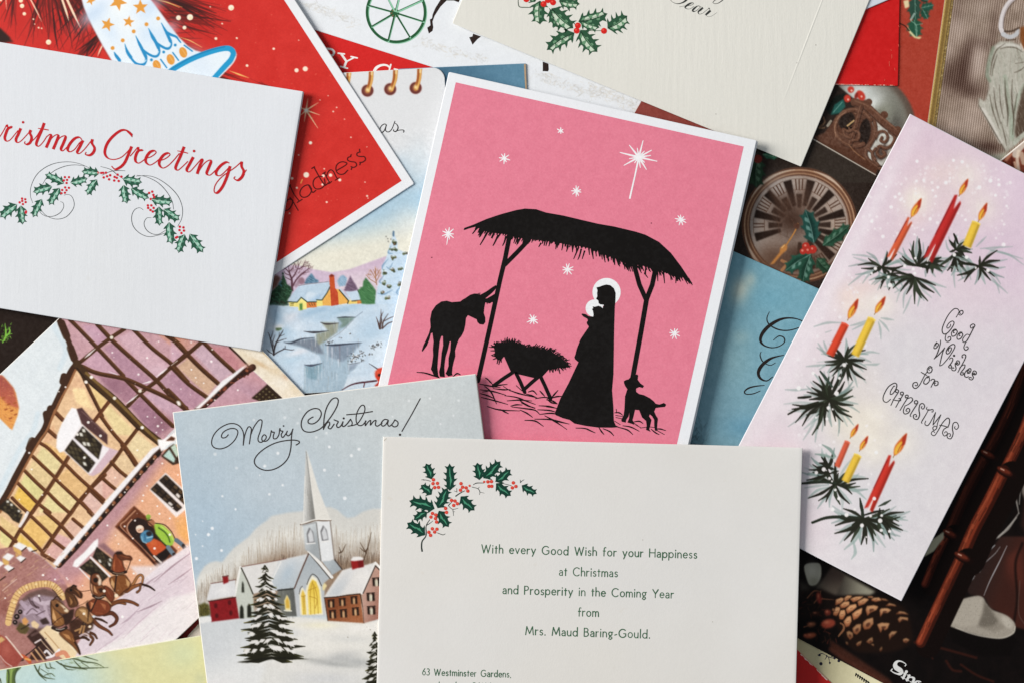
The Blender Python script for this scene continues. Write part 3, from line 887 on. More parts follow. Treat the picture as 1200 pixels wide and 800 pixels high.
cv.dot(*z1.p(150,35),5,(128,40,34),.9,.8)
cv.wash(16,3,77); cv.tone(.95)
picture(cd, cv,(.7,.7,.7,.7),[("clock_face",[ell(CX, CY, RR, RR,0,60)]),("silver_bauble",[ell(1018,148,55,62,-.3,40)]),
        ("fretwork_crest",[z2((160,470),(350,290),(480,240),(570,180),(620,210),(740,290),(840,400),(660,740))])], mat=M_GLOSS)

# ================================================================== dark photo card with the hourglass
cd = Card("christmas_card", "dark photo card of a pine cone, hourglass and turned wooden posts, bottom right corner", "card",
          (870,713),(.885,.466),(.466,-.885),420,480,(30,24,22))
cv = Canvas(900,320,1214,814,(17,12,11))
z1 = Z(930,640,5); z2 = Z(1060,640,5); z3 = Z(1060,430,3.81)
cv.wash(8,20,4, tint=(1.2,.7,.6))
cv.grad(z1((225,120),(480,262),(440,292),(400,290),(230,285),(130,250)), z1.p(200,240),(44,37,33), z1.p(440,250),(150,146,128), soft=1.5)
cv.grad(z1((225,120),(300,165),(250,285),(130,250)), z1.p(210,150),(52,42,38), z1.p(200,270),(88,78,68), soft=1.5)
cv.poly(z1((68,105),(95,96),(148,96),(162,125),(160,175),(142,212),(120,226),(92,222),(74,180),(62,130)),(178,174,158), soft=.6, smooth=True)
cv.glow(*z1.p(120,205),7,6,(128,124,104),.6); cv.glow(*z1.p(105,130),5,8,(206,202,188),.5)
cv.poly(z1((30,190),(80,225),(120,300),(40,300)),(70,64,56),.7, soft=2)
cv.poly(z1((40,260),(160,245),(260,300),(230,420),(40,420)),(26,18,15), soft=2)
r = R_(6)
for _ in range(46):   # dried leaves
    x, y = r.uniform(45,250), r.uniform(255,560); an = r.uniform(0,3.1); l = r.uniform(10,34)
    cv.line(z1((x, y),(x + l * math.cos(an), y + l * math.sin(an))),(.6, r.uniform(1.6,4.2),.5), r.choice([(62,28,20),(90,36,26),(44,24,18),(112,48,34),(70,44,28)]),.85,.6, smooth=False)
for q in ([(80,300),(120,260),(160,262)],[(165,305),(235,310)],[(120,330),(150,290),(160,255)],[(60,470),(110,455)]): cv.line(z1(q),(1.4,1.8,.4),(150,92,64),.7,.4)
for x, y, rx, ry, c in ((203,450,44,26,(150,62,44)),(148,300,15,36,(126,44,34)),(105,455,26,14,(128,74,50)),(100,520,34,16,(150,72,46)),(200,385,20,18,(112,46,34)),(130,390,26,12,(58,28,20)),(70,520,14,10,(150,70,50))):
    cv.poly(z1(ell(x, y, rx, ry,-.2)), c, soft=.8); cv.glow(*z1.p(x - rx * .2, y - ry * .3), rx / 12, ry / 12,(200,120,88),.6)
# table edge
cv.poly(z1((215,545),(560,775),(600,830),(480,800),(215,610)),(64,34,25), soft=1.5); cv.line(z1((215,600),(330,680),(520,790)),5,(84,44,32),.5,2)
cv.wash(16,3,8, z1((215,545),(560,775),(600,830),(480,800),(215,610)))
# pine cone
cv.poly(z1((240,330),(330,285),(450,285),(560,310),(660,370),(690,470),(690,560),(600,610),(480,620),(360,610),(290,530),(245,430)),(30,18,13), soft=1.5, smooth=True)
zp = Z(960,690,10)
r = R_(3)
def scale_(pts, f=1.0, open_=False):
    p = zp(pts); cx_, cy_ = sum(q[0] for q in p) / len(p), sum(q[1] for q in p) / len(p)
    cv.poly([(cx_ + (x - cx_) * 1.16, cy_ + (y - cy_) * 1.16 + .4) for x, y in p],(34,18,12), soft=.5)
    y0, y1 = min(q[1] for q in p), max(q[1] for q in p)
    cv.grad(p,(cx_, y0), tuple(f * v for v in (214,156,108)),(cx_ - 1, y1), tuple(f * v for v in (158,92,58)), soft=.4)
    cv.poly([(cx_ + (x - cx_) * .55 - .3, cy_ + (y - cy_) * .45 - .5) for x, y in p], tuple(f * v for v in (226,172,124)),.55, soft=.6)
    if open_: cv.poly([(cx_ + (x - cx_) * .42 + .2, cy_ + (y - cy_) * .4 + .9) for x, y in p],(74,38,26),.85, soft=.5)
    else: cv.line([(cx_ - 1.2, cy_ + .3),(cx_, cy_ - .1),(cx_ + 1.3, cy_ - .6)],.7,(110,64,40),.7,.3)
for q, f in ((((195,120),(260,95),(300,110),(250,165),(190,185)),.95),(((290,105),(330,70),(390,75),(340,120),(300,150)),.95),(((360,110),(430,85),(520,80),(470,120),(400,150)),.98),(((450,140),(530,100),(585,115),(530,170),(460,195)),.95),(((620,100),(700,95),(740,125),(660,145),(610,130)),.9),(((560,85),(620,80),(640,95),(580,100)),.9),(((720,105),(780,115),(815,135),(740,125)),.8),
             (((240,185),(290,145),(350,140),(355,180),(300,215),(250,220)),1.02),(((310,235),(360,185),(430,170),(440,205),(390,250),(330,285)),1.06),(((165,260),(200,205),(245,210),(240,260),(205,310),(165,300)),.98),(((230,300),(250,245),(300,240),(310,290),(280,350),(240,350)),1.04),(((385,285),(430,250),(505,215),(495,280),(450,335),(400,360)),1.04),(((285,375),(330,320),(370,310),(380,370),(350,430),(310,440)),1.0),(((150,235),(170,220),(185,245),(165,260)),.8)): scale_(q, f)
for q, f in ((((545,240),(560,195),(640,185),(692,200),(670,240),(600,270),(565,310)),.92),(((710,240),(730,222),(800,220),(845,240),(800,275),(750,270),(715,325)),.9),(((515,385),(560,350),(630,330),(635,400),(590,460),(530,470),(510,430)),.86),(((680,410),(730,390),(825,395),(800,460),(765,480),(750,440),(720,510)),.86),(((390,455),(440,410),(490,405),(485,480),(440,530),(400,510)),.82),(((320,500),(350,485),(395,510),(395,560),(360,590),(330,550)),.74),(((775,195),(820,160),(890,180),(905,198),(840,190)),.8),(((895,290),(940,255),(1000,265),(1050,295),(980,285)),.78),(((920,350),(950,320),(1040,330),(1040,365),(980,350),(940,390)),.78),(((815,530),(850,490),(915,490),(880,530),(840,560),(825,595)),.74),(((550,615),(590,575),(625,560),(630,610),(590,635)),.72),(((430,640),(460,615),(500,600),(480,650),(445,665)),.7),(((980,585),(1020,570),(1060,590),(1020,625),(985,615)),.74),(((705,705),(735,665),(740,700),(715,730)),.6),(((600,640),(640,640),(640,665)),.7),(((310,610),(335,620),(340,650),(315,640)),.55)): scale_(q, f, True)
cv.line(zp((250,395),(285,420),(285,470),(240,530),(225,550)),(1.6,2.6,1.2),(150,98,66),.9,.4)
# glass and sand
gl = z2((430,100),(520,0),(560,-60),(760,-60),(760,500),(650,470),(590,400),(500,360),(470,300),(380,280),(360,240))
cv.grad(gl, z2.p(430,120),(44,30,27), z2.p(660,200),(64,32,25), soft=1)
cv.grad(z2((600,60),(680,0),(700,200),(640,380),(560,360)), z2.p(560,200),(58,30,24), z2.p(660,120),(92,42,32),.7, soft=3)
cv.line(z2((640,450),(660,300),(650,100),(690,-20)),3.0,(22,12,10),.8,2); cv.line(z2((700,450),(668,380),(676,200)),1.2,(92,72,64),.6,.8)
for q, w_, a in (([(388,165),(410,125),(440,92),(480,40),(530,-10)],4.4,.95),([(360,235),(385,205),(412,172)],1.6,.85),([(430,140),(470,95),(530,40),(560,0)],1.0,.6),([(600,-5),(560,80),(500,200),(465,285)],1.3,.75),([(372,215),(405,185)],.9,.9),([(440,150),(455,130)],1.2,.9)):
    cv.line(z2(q),(.6, w_,.5),(196,200,204), a,.6)
for q, w_ in (([(530,440),(505,500),(495,560),(510,650)],3.6),([(510,650),(460,720),(400,770)],3.4),([(520,520),(512,610)],2.2),([(440,735),(380,790)],1.6),([(500,670),(420,760)],1.2)):
    cv.line(z3(q),(1, w_,1),(168,162,154),.75,.9)
cv.poly(z3((520,470),(560,440),(560,640),(525,560)),(150,140,128),.8, soft=1); cv.poly(z3((540,560),(560,500),(560,780),(520,700)),(56,34,28),.7, soft=2)
cv.poly(z2((255,445),(300,480),(450,530),(560,545),(640,520),(660,560),(620,640),(450,640),(280,560)),(13,9,8), soft=1)
sand = z2((200,430),(210,340),(300,318),(380,296),(432,288),(462,300),(478,330),(512,368),(590,398),(634,432),(650,465),(636,508),(570,534),(470,524),(370,500),(300,478),(240,455))
cv.poly(sand,(158,149,136), soft=.5, smooth=True)
cv.poly(z2((220,350),(380,300),(430,293),(458,303),(466,330),(450,400),(430,460),(340,470),(275,450),(210,430)),(174,165,151),.8, soft=1.6)
cv.poly(z2((462,302),(480,332),(510,368),(552,440),(525,466),(470,474),(430,462),(458,390),(466,330)),(96,88,78),.8, soft=1.3); cv.poly(z2((440,468),(500,462),(556,446),(600,470),(520,500)),(128,119,107),.6, soft=1.6); cv.poly(z2((560,408),(600,410),(636,445),(630,480),(590,470)),(192,184,170),.7, soft=1.5)
cv.line(z2((300,474),(380,505),(470,526),(570,534),(636,506),(648,468)),(1,1.8,1.2),(206,198,183),.7,.6)
cv.hatch(sand,420,(1,.3),1.4,.8,[(206,198,184),(112,104,92),(92,84,76)],4,.4,1.5,.2)
for q, w_ in (([(130,600),(165,655)],2),([(245,670),(280,720),(330,730)],3),([(330,690),(420,750),(520,790)],2.6),([(60,560),(200,590),(420,650)],3)): cv.line(z2(q), w_,(62,26,18),.7,1.5)
cv.poly([(1085,646),(1092,632),(1107,622),(1108,628),(1094,645),(1083,652)],(184,180,150), soft=.7)
# posts of the hourglass
def post(pts, w_, base, mid, hi, seed):
    """turned wood: dark side to the right, a lit streak on the left"""
    P = cr(pts,6); q = np.gradient(np.asarray(P), axis=0); q /= np.hypot(q[:,0], q[:,1])[:, None]
    off = lambda f: [(x - d[1] * w_ * f, y + d[0] * w_ * f) for (x, y), d in zip(P, q)]
    cv.line(off(-.75), w_ * 2.3,(18,10,8),1,.8, smooth=False); cv.line(P, w_, base,1,.6, smooth=False); cv.line(off(.12), w_ * .62, mid,1,1.2, smooth=False); cv.line(off(.2), w_ * .2, hi,.75,1.0, smooth=False)
    rr = R_(seed)
    for _ in range(70):
        k = rr.randrange(len(P) - 3); f = rr.uniform(-.3,.42); a, b = off(f)[k], off(f)[k + rr.choice((1,2))]
        cv.line([a, b], rr.uniform(.3,.8), rr.choice([(40,16,11),(66,26,17),(168,78,48),(30,13,10)]), rr.uniform(.25,.6),.2, smooth=False)
post([(1203,425),(1183,480),(1157,531),(1132,578),(1112,624)],13,(34,14,10),(62,25,17),(96,42,28),1)
post([(1112,622),(1096,655),(1084,684)],9.5,(52,20,14),(104,40,26),(140,62,42),2)
post([(1212,470),(1198,508),(1177,552)],13,(60,22,14),(128,50,30),(176,82,52),3)
post([(1176,552),(1158,588),(1141,620),(1127,652)],15,(60,22,14),(132,51,30),(178,82,52),4)
post([(1126,652),(1108,690),(1092,724),(1079,752)],12.5,(58,22,14),(122,47,28),(172,78,48),5)
for x, y, w_ in ((1157,531,9),(1112.5,624,8.5),(1177,551,10),(1127,651,10)):
    cv.poly(ell(x + 2, y + 2, w_ + 3,5.4,.45),(22,10,8), soft=.6); cv.poly(ell(x + .5, y + .8, w_,4.0,.45),(58,22,15), soft=.5); cv.poly(ell(x - .6, y - .6, w_ * .86,2.4,.45),(108,44,28), soft=.6); cv.line([(x - 4, y - 2.4),(x - .5, y - .8)],1.3,(232,184,158),.9,.4)
cv.poly([(1084,650),(1092,634),(1106,622),(1106,630),(1094,645)],(176,172,146), soft=.7)
cv.tone(.95); cv.wash(5,2,99)
picture(cd, cv,(.6,.6,.6,.6),[("pine_cone",[z1((240,330),(330,280),(450,280),(570,310),(690,370),(700,560),(600,615),(360,620),(280,530))]),("sand_heap",[sand]),
        ("wooden_post",[z3((533,0),(560,0),(560,260),(420,470),(300,800),(140,800),(350,400))]),("hourglass_glass",[gl])], mat=M_GLOSS)
z = Z(1030,760,15)
ik = Ink(cd)
LW = (216,216,214)
ik.line(z((462,292),(472,262),(420,225),(360,208),(310,225),(285,275),(305,325),(365,365),(390,400),(370,435),(310,430),(250,405),(215,378)),[.7,.9,1.2,1.7,3.0,5.0,5.8,5.8,5.2,3.2,1.6,1.2,.9], LW)
ik.line(z((480,268),(455,300)),(1.0,1.2), LW, smooth=False); ik.line(z((238,342),(208,385)),(1.0,1.6), LW, smooth=False)
ik.disc(*z.p(482,395),1.75, LW)
ik.line(z((468,420),(425,508)),2.9, LW, smooth=False); ik.line(z((420,415),(470,430)),1.0, LW, smooth=False); ik.line(z((392,486),(452,514)),1.1, LW, smooth=False)
ik.line(z((535,462),(492,545)),2.9, LW, smooth=False); ik.line(z((496,450),(536,470)),1.0, LW, smooth=False); ik.line(z((468,524),(526,554)),1.1, LW, smooth=False)
ik.line(z((525,500),(570,492),(612,510),(610,545),(590,590)),[1.0,1.6,2.8,3.0,3.0], LW); ik.line(z((548,570),(606,592)),1.1, LW, smooth=False)
ik.line(z((742,575),(700,560),(655,570),(632,605),(640,650),(690,660),(715,620),(690,580)),[1.0,1.2,2.2,3.0,2.6,1.4,2.6,1.4], LW)
ik.build("lettering")

# ================================================================== red card, a corner at the bottom right
cd = Card("christmas_card", "red card with a worn pale edge, bottom edge beside the cream invitation", "card",
          (910,737),(.716,.698),(-.698,.716),130,120,(196,34,32))
ik = Ink(cd)
for a, b in ((16,26),(31,34),(40,60),(66,84),(90,96)):
    r = R_(a); n = max(3, int((b - a) / 2))
    top = [cd.at(a + (b - a) * i / n,.25) for i in range(n + 1)]; bot = [cd.at(a + (b - a) * i / n,.5 + r.uniform(.2,1.4)) for i in range(n + 1)]
    ik.poly(top + bot[::-1],(222,196,180))
ik.build("worn_edge")
# ================================================================== card with the draped figure, gold edge
cd = Card("christmas_card", "gold edged photo card of ribbed grey cloth and a pale green draped robe, top right", "card",
          (1119.5,-90),(.9905,.1376),(-.1376,.9905),260,400,(150,132,118))
z1 = Z(1040,0,7.273); z2 = Z(1080,90,6.154)
cv = Canvas(1070,-14,1214,230,(164,146,134))
cv.wash(44,22,12, tint=(1,.95,.92))
for x, y, rx, ry, a in ((1128,85,12,26,.8),(1135,62,8,18,.55),(1112,88,10,22,.55),(1150,52,12,8,.5),(1120,15,9,20,.3),(1140,108,14,10,.55),(1158,172,16,7,.8),(1128,100,22,9,.4),(1165,30,6,30,.35),(1180,100,5,20,.3)):
    cv.glow(x, y, rx, ry,(88,66,62), a,.15)
for x, y, rx, ry, a in ((1146,72,9,22,.75),(1110,60,8,12,.5),(1140,140,14,20,.4),(1120,150,14,16,.35),(1122,32,12,18,.4),(1150,10,10,14,.3)):
    cv.glow(x, y, rx, ry,(200,182,174), a,.15)
# woven ribs, running with the card's edge
H_, W_n = cv.a.shape[:2]
gx = (cv.x0 + np.arange(W_n) / cv.S)[None, :]; gy = (cv.y0 + np.arange(H_) / cv.S)[:, None]
la = (gx - cd.o[0]) * cd.u[0] + (gy - cd.o[1]) * cd.u[1]
lb = (gx - cd.o[0]) * cd.v[0] + (gy - cd.o[1]) * cd.v[1]
rib = np.sin(la * 2 * math.pi / 2.7) * (0.75 + 0.5 * np.sin(lb * 2 * math.pi / 2.1 + np.floor(la / 2.7) * 2.4))
cv.a += (rib * 36 - 8)[..., None]
robe = z1((1300,430),(1164,440),(1120,385),(1050,358),(960,352),(905,395),(865,480),(846,560),(838,640),(862,700),(868,760),(830,870)) + z2((412,150),(412,215),(455,280),(500,345),(545,430),(585,500),(610,545),(660,510),(738,430),(860,330))
cv.poly(robe,(104,86,78),.7, soft=2.2)
cv.poly(robe,(182,182,172), soft=1.2)
cv.hatch(robe,110,(-.03,1),26,3.4,[(206,206,198),(150,160,144),(132,126,114),(194,198,188),(160,174,158),(178,172,162)],44,.6,.2,1.4)
for q, w_, c, a in ((z1((900,410),(868,520),(850,640),(872,690)),4,(120,142,122),.6),(z2((445,240),(505,350),(570,470)),5,(216,215,209),.7),(z1((940,400),(1010,385),(1100,392),(1164,430)),3,(216,216,212),.6),(z2((600,0),(622,150),(640,300),(650,450)),5,(150,172,152),.5),(z2((740,60),(690,170),(660,310),(655,430)),4,(156,180,160),.5)): cv.line(q, w_, c, a,1.8)
for q, w_ in ((z1((1000,375),(930,430),(892,530),(876,640)),1.8),(z1((935,470),(905,560),(890,650)),1.4),(z2((520,80),(535,210),(570,340)),1.6),(z2((600,10),(606,130),(622,260),(618,360)),2.6),(z2((655,20),(650,160),(664,300),(655,420)),2.2),(z2((490,130),(512,240),(560,380)),1.4),(z1((960,420),(1020,405),(1090,410),(1150,445)),1.4),(z1((1090,545),(1164,532)),1.2),(z1((1080,622),(1130,602),(1180,562)),1.4),(z2((575,330),(602,440),(612,500)),1.4),(z2((412,205),(460,290),(540,430),(606,540)),1.6),(z2((560,60),(570,200),(590,300)),1.2),(z2((690,120),(672,230),(664,330)),1.4)):
    cv.line(q,(.4, w_,.4),(84,74,64),.75,.9)
cv.poly(z2((738,60),(800,40),(800,420),(738,420),(690,460),(670,400),(690,250)),(92,76,66),.9, soft=1.2); cv.hatch(z2((720,100),(780,60),(780,400),(690,440),(680,360)),50,(.4,1),6,1.0,[(130,112,98),(66,52,46),(150,140,124)],4,.5)
cv.line(z2((670,480),(710,440),(760,400)),5,(176,184,172),.9,.8)
cv.hatch(robe,240,(.05,1),9,1.1,[(206,204,198),(150,160,148),(126,120,110),(214,212,206),(104,96,86)],19,.4,.3,.5); cv.wash(18,6,61, robe)
cv.hatch(robe,170,(-.1,1),6,.8,[(220,222,216),(160,176,160),(132,140,126),(206,204,198)],9,.35,.35)
cv.line(z1((1110,-40),(1050,20),(1000,90),(975,170),(970,240),(990,295)),6.6,(84,70,64),.5,1.5)
cv.line(z1((1110,-40),(1040,20),(995,90),(972,170),(966,240),(990,295)),5.2,(212,208,212),1,.5); cv.line(z1((1100,-20),(1030,50),(990,150),(985,240)),1.2,(166,156,160),.8,.5)
cv.line(z1((985,295),(1040,318),(1090,300),(1120,265)),5,(190,196,204),.95,.8); cv.line(z1((1000,270),(1060,268),(1120,240)),2.2,(80,66,58),.8,.8); cv.line(z1((1010,345),(1090,340)),1.6,(88,74,66),.7,.6)
cv.poly(z1((1128,240),(1170,225),(1260,240),(1260,440),(1160,425),(1130,340)),(146,88,50), soft=1.2); cv.hatch(z1((1130,240),(1200,240),(1200,420),(1150,400)),40,(.2,1),6,1.2,[(112,62,36),(180,116,70)],4,.6)
cv.line(z1((1135,380),(1160,430)),2.0,(212,200,186),.8,.5)
cv.poly(z2((490,570),(560,560),(620,540),(600,640),(500,610)),(170,178,162),.8, soft=1.5)
cv.wash(14,2,5); cv.tone(.74,(4,0,-4),.96,1.18,150)
picture(cd, cv,(10.5,.6,.6,.6),[("draped_robe",[robe])], name="printed_picture", mat=M_GLOSS)
# gilded edge with a row of beads
cvg = Canvas(1070,-14,1125,200,(136,108,56))
lag = ((cvg.x0 + np.arange(cvg.w) / cvg.S)[None, :] - cd.o[0]) * cd.u[0] + ((cvg.y0 + np.arange(cvg.h) / cvg.S)[:, None] - cd.o[1]) * cd.u[1]
for a0, a1, c in ((-1,1.0,(206,178,112)),(1.0,2.2,(170,138,74)),(2.2,5.5,(126,98,46)),(5.5,7,(150,122,62)),(7,10.6,(96,74,38))):
    cvg.a[(lag >= a0) & (lag < a1)] = c
r = R_(3)
for b in range(60,420,1):
    if b % 2 == 0:
        p = cd.at(9.3 + r.uniform(-.3,.3), b * .8); cvg.dot(p[0], p[1],.75, r.choice([(216,186,110),(190,158,84),(236,214,150)]), r.uniform(.3,1),.3)
        p = cd.at(7.2 + r.uniform(-.3,.3), b * .8); cvg.dot(p[0], p[1],.5,(196,164,92), r.uniform(0,.9),.3)
cvg.wash(22,3,5)
picture(cd, cvg,(.3,.6,249.3,.6), name="gold_border", mat=paper_mat("gold_foil_edge", None,.32,.6,.05))

# ================================================================== card with a brown picture, right edge
cd = Card("christmas_card", "corner of a russet and white picture card at the right edge, above the candle card", "card",
          (1153,203.5),(.776,-.63),(.63,.776),150,90,(232,222,212))
cv = Canvas(1140,140,1214,230,(118,56,40))
cv.wash(60,5,7, tint=(1,.8,.7))
z = Z(1080,90,6.154)
for q, w_, c in ((((738,475),(690,530),(680,560)),9,(214,204,190)),(((700,540),(690,600),(700,680)),4,(226,206,186)),(((640,560),(610,600)),4,(190,130,104)),(((720,560),(738,620)),6,(196,170,148)),(((650,590),(660,640)),3,(84,34,26)),(((670,620),(680,660)),2.5,(230,190,160))):
    cv.line(z(*q), w_, c,.85,1.2)
picture(cd, cv,(1.6,1.6,.6,.6), mat=M_GLOSS)

# ================================================================== red card on the clock card
cd = Card("christmas_card", "plain red card with a worn lower edge, lying on the clock card, top right", "card",
          (900,-110),(1,.0195),(-.02,1),156.5,208,(196,24,24))
cv = Canvas(930,-14,1066,112,(198,24,24)); cv.wash(14,9,3); cv.wash(8,2,5)
picture(cd, cv,(.6,.6,.6,.6))
ik = Ink(cd)
r = R_(8)
for k in range(46):
    a = r.uniform(80,154); ik.line([cd.at(a,207.4), cd.at(a + r.uniform(1,4),207.5)], r.uniform(.3,.9), r.choice([(226,150,130),(206,96,80),(232,190,176)]), smooth=False)
for x, y, l in ((1052.6,52,3),(1045,64,5),(1042,72,6),(1048,80,3),(1044,58,2),(1037,93,2),(1053,30,2)):
    ik.line([(x, y),(x + r.uniform(-1,1), y + l)],.55,(214,92,76), smooth=False)
ik.build("worn_edge")

# ================================================================== pale blue card, a sliver at the top
cd = Card("christmas_card", "pale blue card, only a sliver showing on the red card at the top edge", "card",
          (920,51.3),(.92,-.39),(-.39,-.92),190,120,(204,211,220))

# ================================================================== steel blue card behind the calendar card
cd = Card("christmas_card", "plain steel blue card behind the calendar card, its corner above the pink card", "card",
          (466,81),(.999,-.043),(.05,.999),150.6,190,(98,134,156))
cv = Canvas(500,60,632,120,(84,124,148))
cv.grad([(500,60),(632,60),(632,120),(500,120)],(510,110),(66,104,128),(616,76),(92,134,158))
cv.wash(14,3,4); cv.wash(10,12,6)
picture(cd, cv,(.6,.6,2.4,.6))
ik = Ink(cd); ik.poly([cd.at(148.0,.8), cd.at(150.2,.8), cd.at(150.2,50), cd.at(148.6,50)],(176,150,120)); ik.build("bare_edge")

# ================================================================== calendar card with the cottage
cd = Card("calendar_card", "calendar card with rounded corner, printed rings and a snowy cottage by a stream", "card",
          (260.4,93.4),(.9984,-.0557),(.0557,.9984),260.5,372,(222,223,224), radius=(14,14,2,2))
cd.picture_clip = cd.outline((14,14,2,2),.6)
z1 = Z(305,220,6.667); z2 = Z(305,300,13.333); z3 = Z(390,260,8); z4 = Z(305,340,6.667); z5 = Z(400,70,8)
cv = Canvas(290,70,535,485,(221,222,224))
full = [(290,150),(535,150),(535,500),(290,500)]
cv.grad([(290,165),(535,150),(535,290),(290,290)],(450,165),(221,222,224),(440,232),(172,202,220), soft=4)
cv.glow(455,205,30,16,(176,204,222),.7,-.5); cv.glow(490,185,14,22,(212,222,228),.6)
cv.grad([(290,245),(535,225),(535,360),(290,360)],(430,248),(172,202,220),(440,292),(226,223,208), soft=3)
cv.glow(395,300,40,14,(230,225,208),.6); cv.glow(480,262,20,20,(226,226,222),.5)
cv.wash(6,12,8, full)
cv.poly(z1((-100,610),(200,600),(330,615),(420,640),(560,662),(700,640),(830,592),(960,545),(1200,500),(1200,860),(-100,860)),(208,186,206), soft=.7)
cv.grad(z1((600,670),(760,625),(960,548),(1200,500),(1200,800),(600,800)), z1.p(900,560),(206,180,202), z1.p(900,760),(222,206,214),.8, soft=1)
cv.wash(14,6,9, z1((300,620),(1200,500),(1200,800),(300,800)))
# bare tree behind the house
PB = (98,60,72)
for q, w_ in (([(500,540),(495,440),(490,370),(455,260),(440,150)],2.4),([(495,350),(540,290),(590,180),(590,90)],1.6),([(460,270),(390,200),(350,210)],1.0),([(475,310),(400,280),(370,240)],.9),([(455,250),(500,200),(530,130)],1.1),([(510,470),(560,380),(640,290),(720,230),(800,170)],1.7),
        ([(600,210),(660,170),(700,80)],1.1),([(560,190),(540,120)],.8),([(590,340),(690,270),(780,250)],.9),([(640,180),(720,160),(790,160)],.8),([(480,380),(420,350),(390,330)],.8),([(600,150),(640,80)],.7),([(740,220),(770,130)],.7),([(690,110),(760,90)],.6),([(620,200),(690,140),(750,110)],.6)):
    cv.line(z2(q),(w_ * 1.15, w_,.45), PB,.92,.2)
cv.hatch(z2((420,260),(520,120),(720,60),(830,180),(700,300),(540,340)),90,(.6,-1),4.5,.5,[(120,80,86),(96,58,66),(150,110,112)],3,.55,.5)
cv.poly(z2((150,330),(260,300),(320,350),(260,480),(150,560)),(108,66,52),.85, soft=1.2)
cv.poly(z2((580,420),(600,350),(650,330),(690,370),(700,430),(640,450)),(146,110,122),.85, soft=.7)
cv.poly(z2((520,470),(590,380),(620,440),(560,500)),(156,128,142),.7, soft=.7)
cv.poly(z2((690,430),(720,360),(780,290),(800,272),(830,310),(860,360),(910,380),(910,420),(700,440)),(92,132,158),.95, soft=.5); cv.hatch(z2((700,430),(800,280),(910,410)),40,(1,.5),3,1.2,[(60,96,120),(140,178,200),(54,80,100)],4,.7)
# green conifer on the left
cv.poly(z2((120,790),(130,600),(260,480),(330,400),(355,270),(395,380),(420,450),(480,480),(495,560),(470,640),(420,700),(440,780)),(44,74,52), soft=.6)
cv.hatch(z2((140,760),(200,560),(340,380),(360,290),(400,420),(490,520),(470,640),(430,760)),150,(.8,.5),4.5,1.7,[(70,128,92),(54,104,72),(96,150,112),(36,60,44),(110,160,130)],5,.75,.7)
cv.hatch(z2((130,780),(150,600),(230,560),(200,700),(440,720),(440,790)),60,(.8,.4),4.5,1.8,[(30,36,30),(50,46,34),(60,40,30)],6,.75,.6)
cv.line(z2((320,400),(300,440),(330,470)),2.2,(90,140,150),.7,.4); cv.dot(*z2.p(355,275),1.2,(30,56,44),.8,.4)
# snow ground
cv.poly(z4((-60,130),(110,118),(240,140),(330,160),(500,128),(700,112),(880,112),(960,70),(1200,20),(1200,900),(-60,900)),(198,215,230), soft=.6)
cv.grad(z4((60,125),(500,130),(900,110),(700,220),(300,320),(60,300)), z4.p(300,140),(186,208,226), z4.p(250,290),(208,220,232),.9, soft=2)
cv.wash(18,10,4, z4((0,130),(1200,60),(1200,900),(0,900)), tint=(1,.7,.4), soft=2)
for x, y, rx, ry, c, a in ((250,215,12,5,(226,222,226),.8),(130,210,7,12,(158,190,214),.8),(180,330,10,8,(174,202,222),.8),(420,170,24,4,(160,190,214),.8),(640,160,24,4,(166,196,218),.7),(700,250,16,9,(212,222,232),.7),(850,260,16,14,(186,208,226),.8),(950,480,14,22,(212,224,234),.9),(870,330,20,10,(176,202,222),.7),(230,520,16,9,(180,206,224),.8),(300,480,16,4,(226,226,232),.8),(640,740,26,8,(214,224,234),.9),(150,620,10,10,(196,214,228),.7),(140,290,6,3,(236,234,234),.9)):
    cv.glow(*z4.p(x, y), rx, ry, c, a,-.3)
# stream
wat = z4((600,216),(742,212),(660,300),(560,360),(512,402),(520,424),(792,408),(720,500),(690,560),(700,600),(760,590),(690,650),(600,900),(330,900),(340,700),(345,588),(480,566),(465,510),(340,450),(195,412),(300,382),(420,372),(440,335),(350,322),(532,318),(520,280),(470,252),(612,258))
cv.poly(wat,(168,190,206), soft=.5)
cv.poly(z4((600,216),(742,212),(670,285),(610,300),(640,260)),(118,140,128),.85, soft=.8); cv.poly(z4((475,252),(612,258),(600,330),(520,390),(440,440),(440,340),(530,320)),(152,154,132),.9, soft=1)
cv.poly(z4((195,410),(420,375),(470,440),(500,500),(440,490),(330,440)),(120,128,142),.85, soft=.8); cv.poly(z4((520,426),(790,410),(700,510),(640,560),(540,520)),(132,146,164),.85, soft=1.2)
cv.poly(z4((345,590),(480,570),(470,640),(440,700),(360,680)),(134,166,182),.9, soft=1.2); cv.poly(z4((700,580),(780,560),(720,620),(690,630)),(150,164,182),.9, soft=.8)
cv.hatch(wat,210,(0.04,1),9,1.3,[(212,224,234),(140,164,184),(190,206,218),(118,130,142),(170,160,150),(222,220,222)],7,.5,.04,.6)
for x, y, l, c, w_ in ((430,350,90,(230,228,222),1.4),(620,430,130,(140,132,142),2),(560,450,130,(216,220,228),2.2),(350,600,120,(220,230,236),1.4),(455,590,110,(222,230,236),1.6),(680,450,90,(168,176,190),2),(525,440,110,(222,222,226),2),(610,540,60,(224,230,238),2),(400,620,90,(120,150,166),2),(600,260,50,(206,200,186),1.2),(690,570,50,(226,230,236),1.0)):
    cv.line(z4((x, y),(x + 2, y + l)),(w_, w_,.4), c,.6,.7, smooth=False)
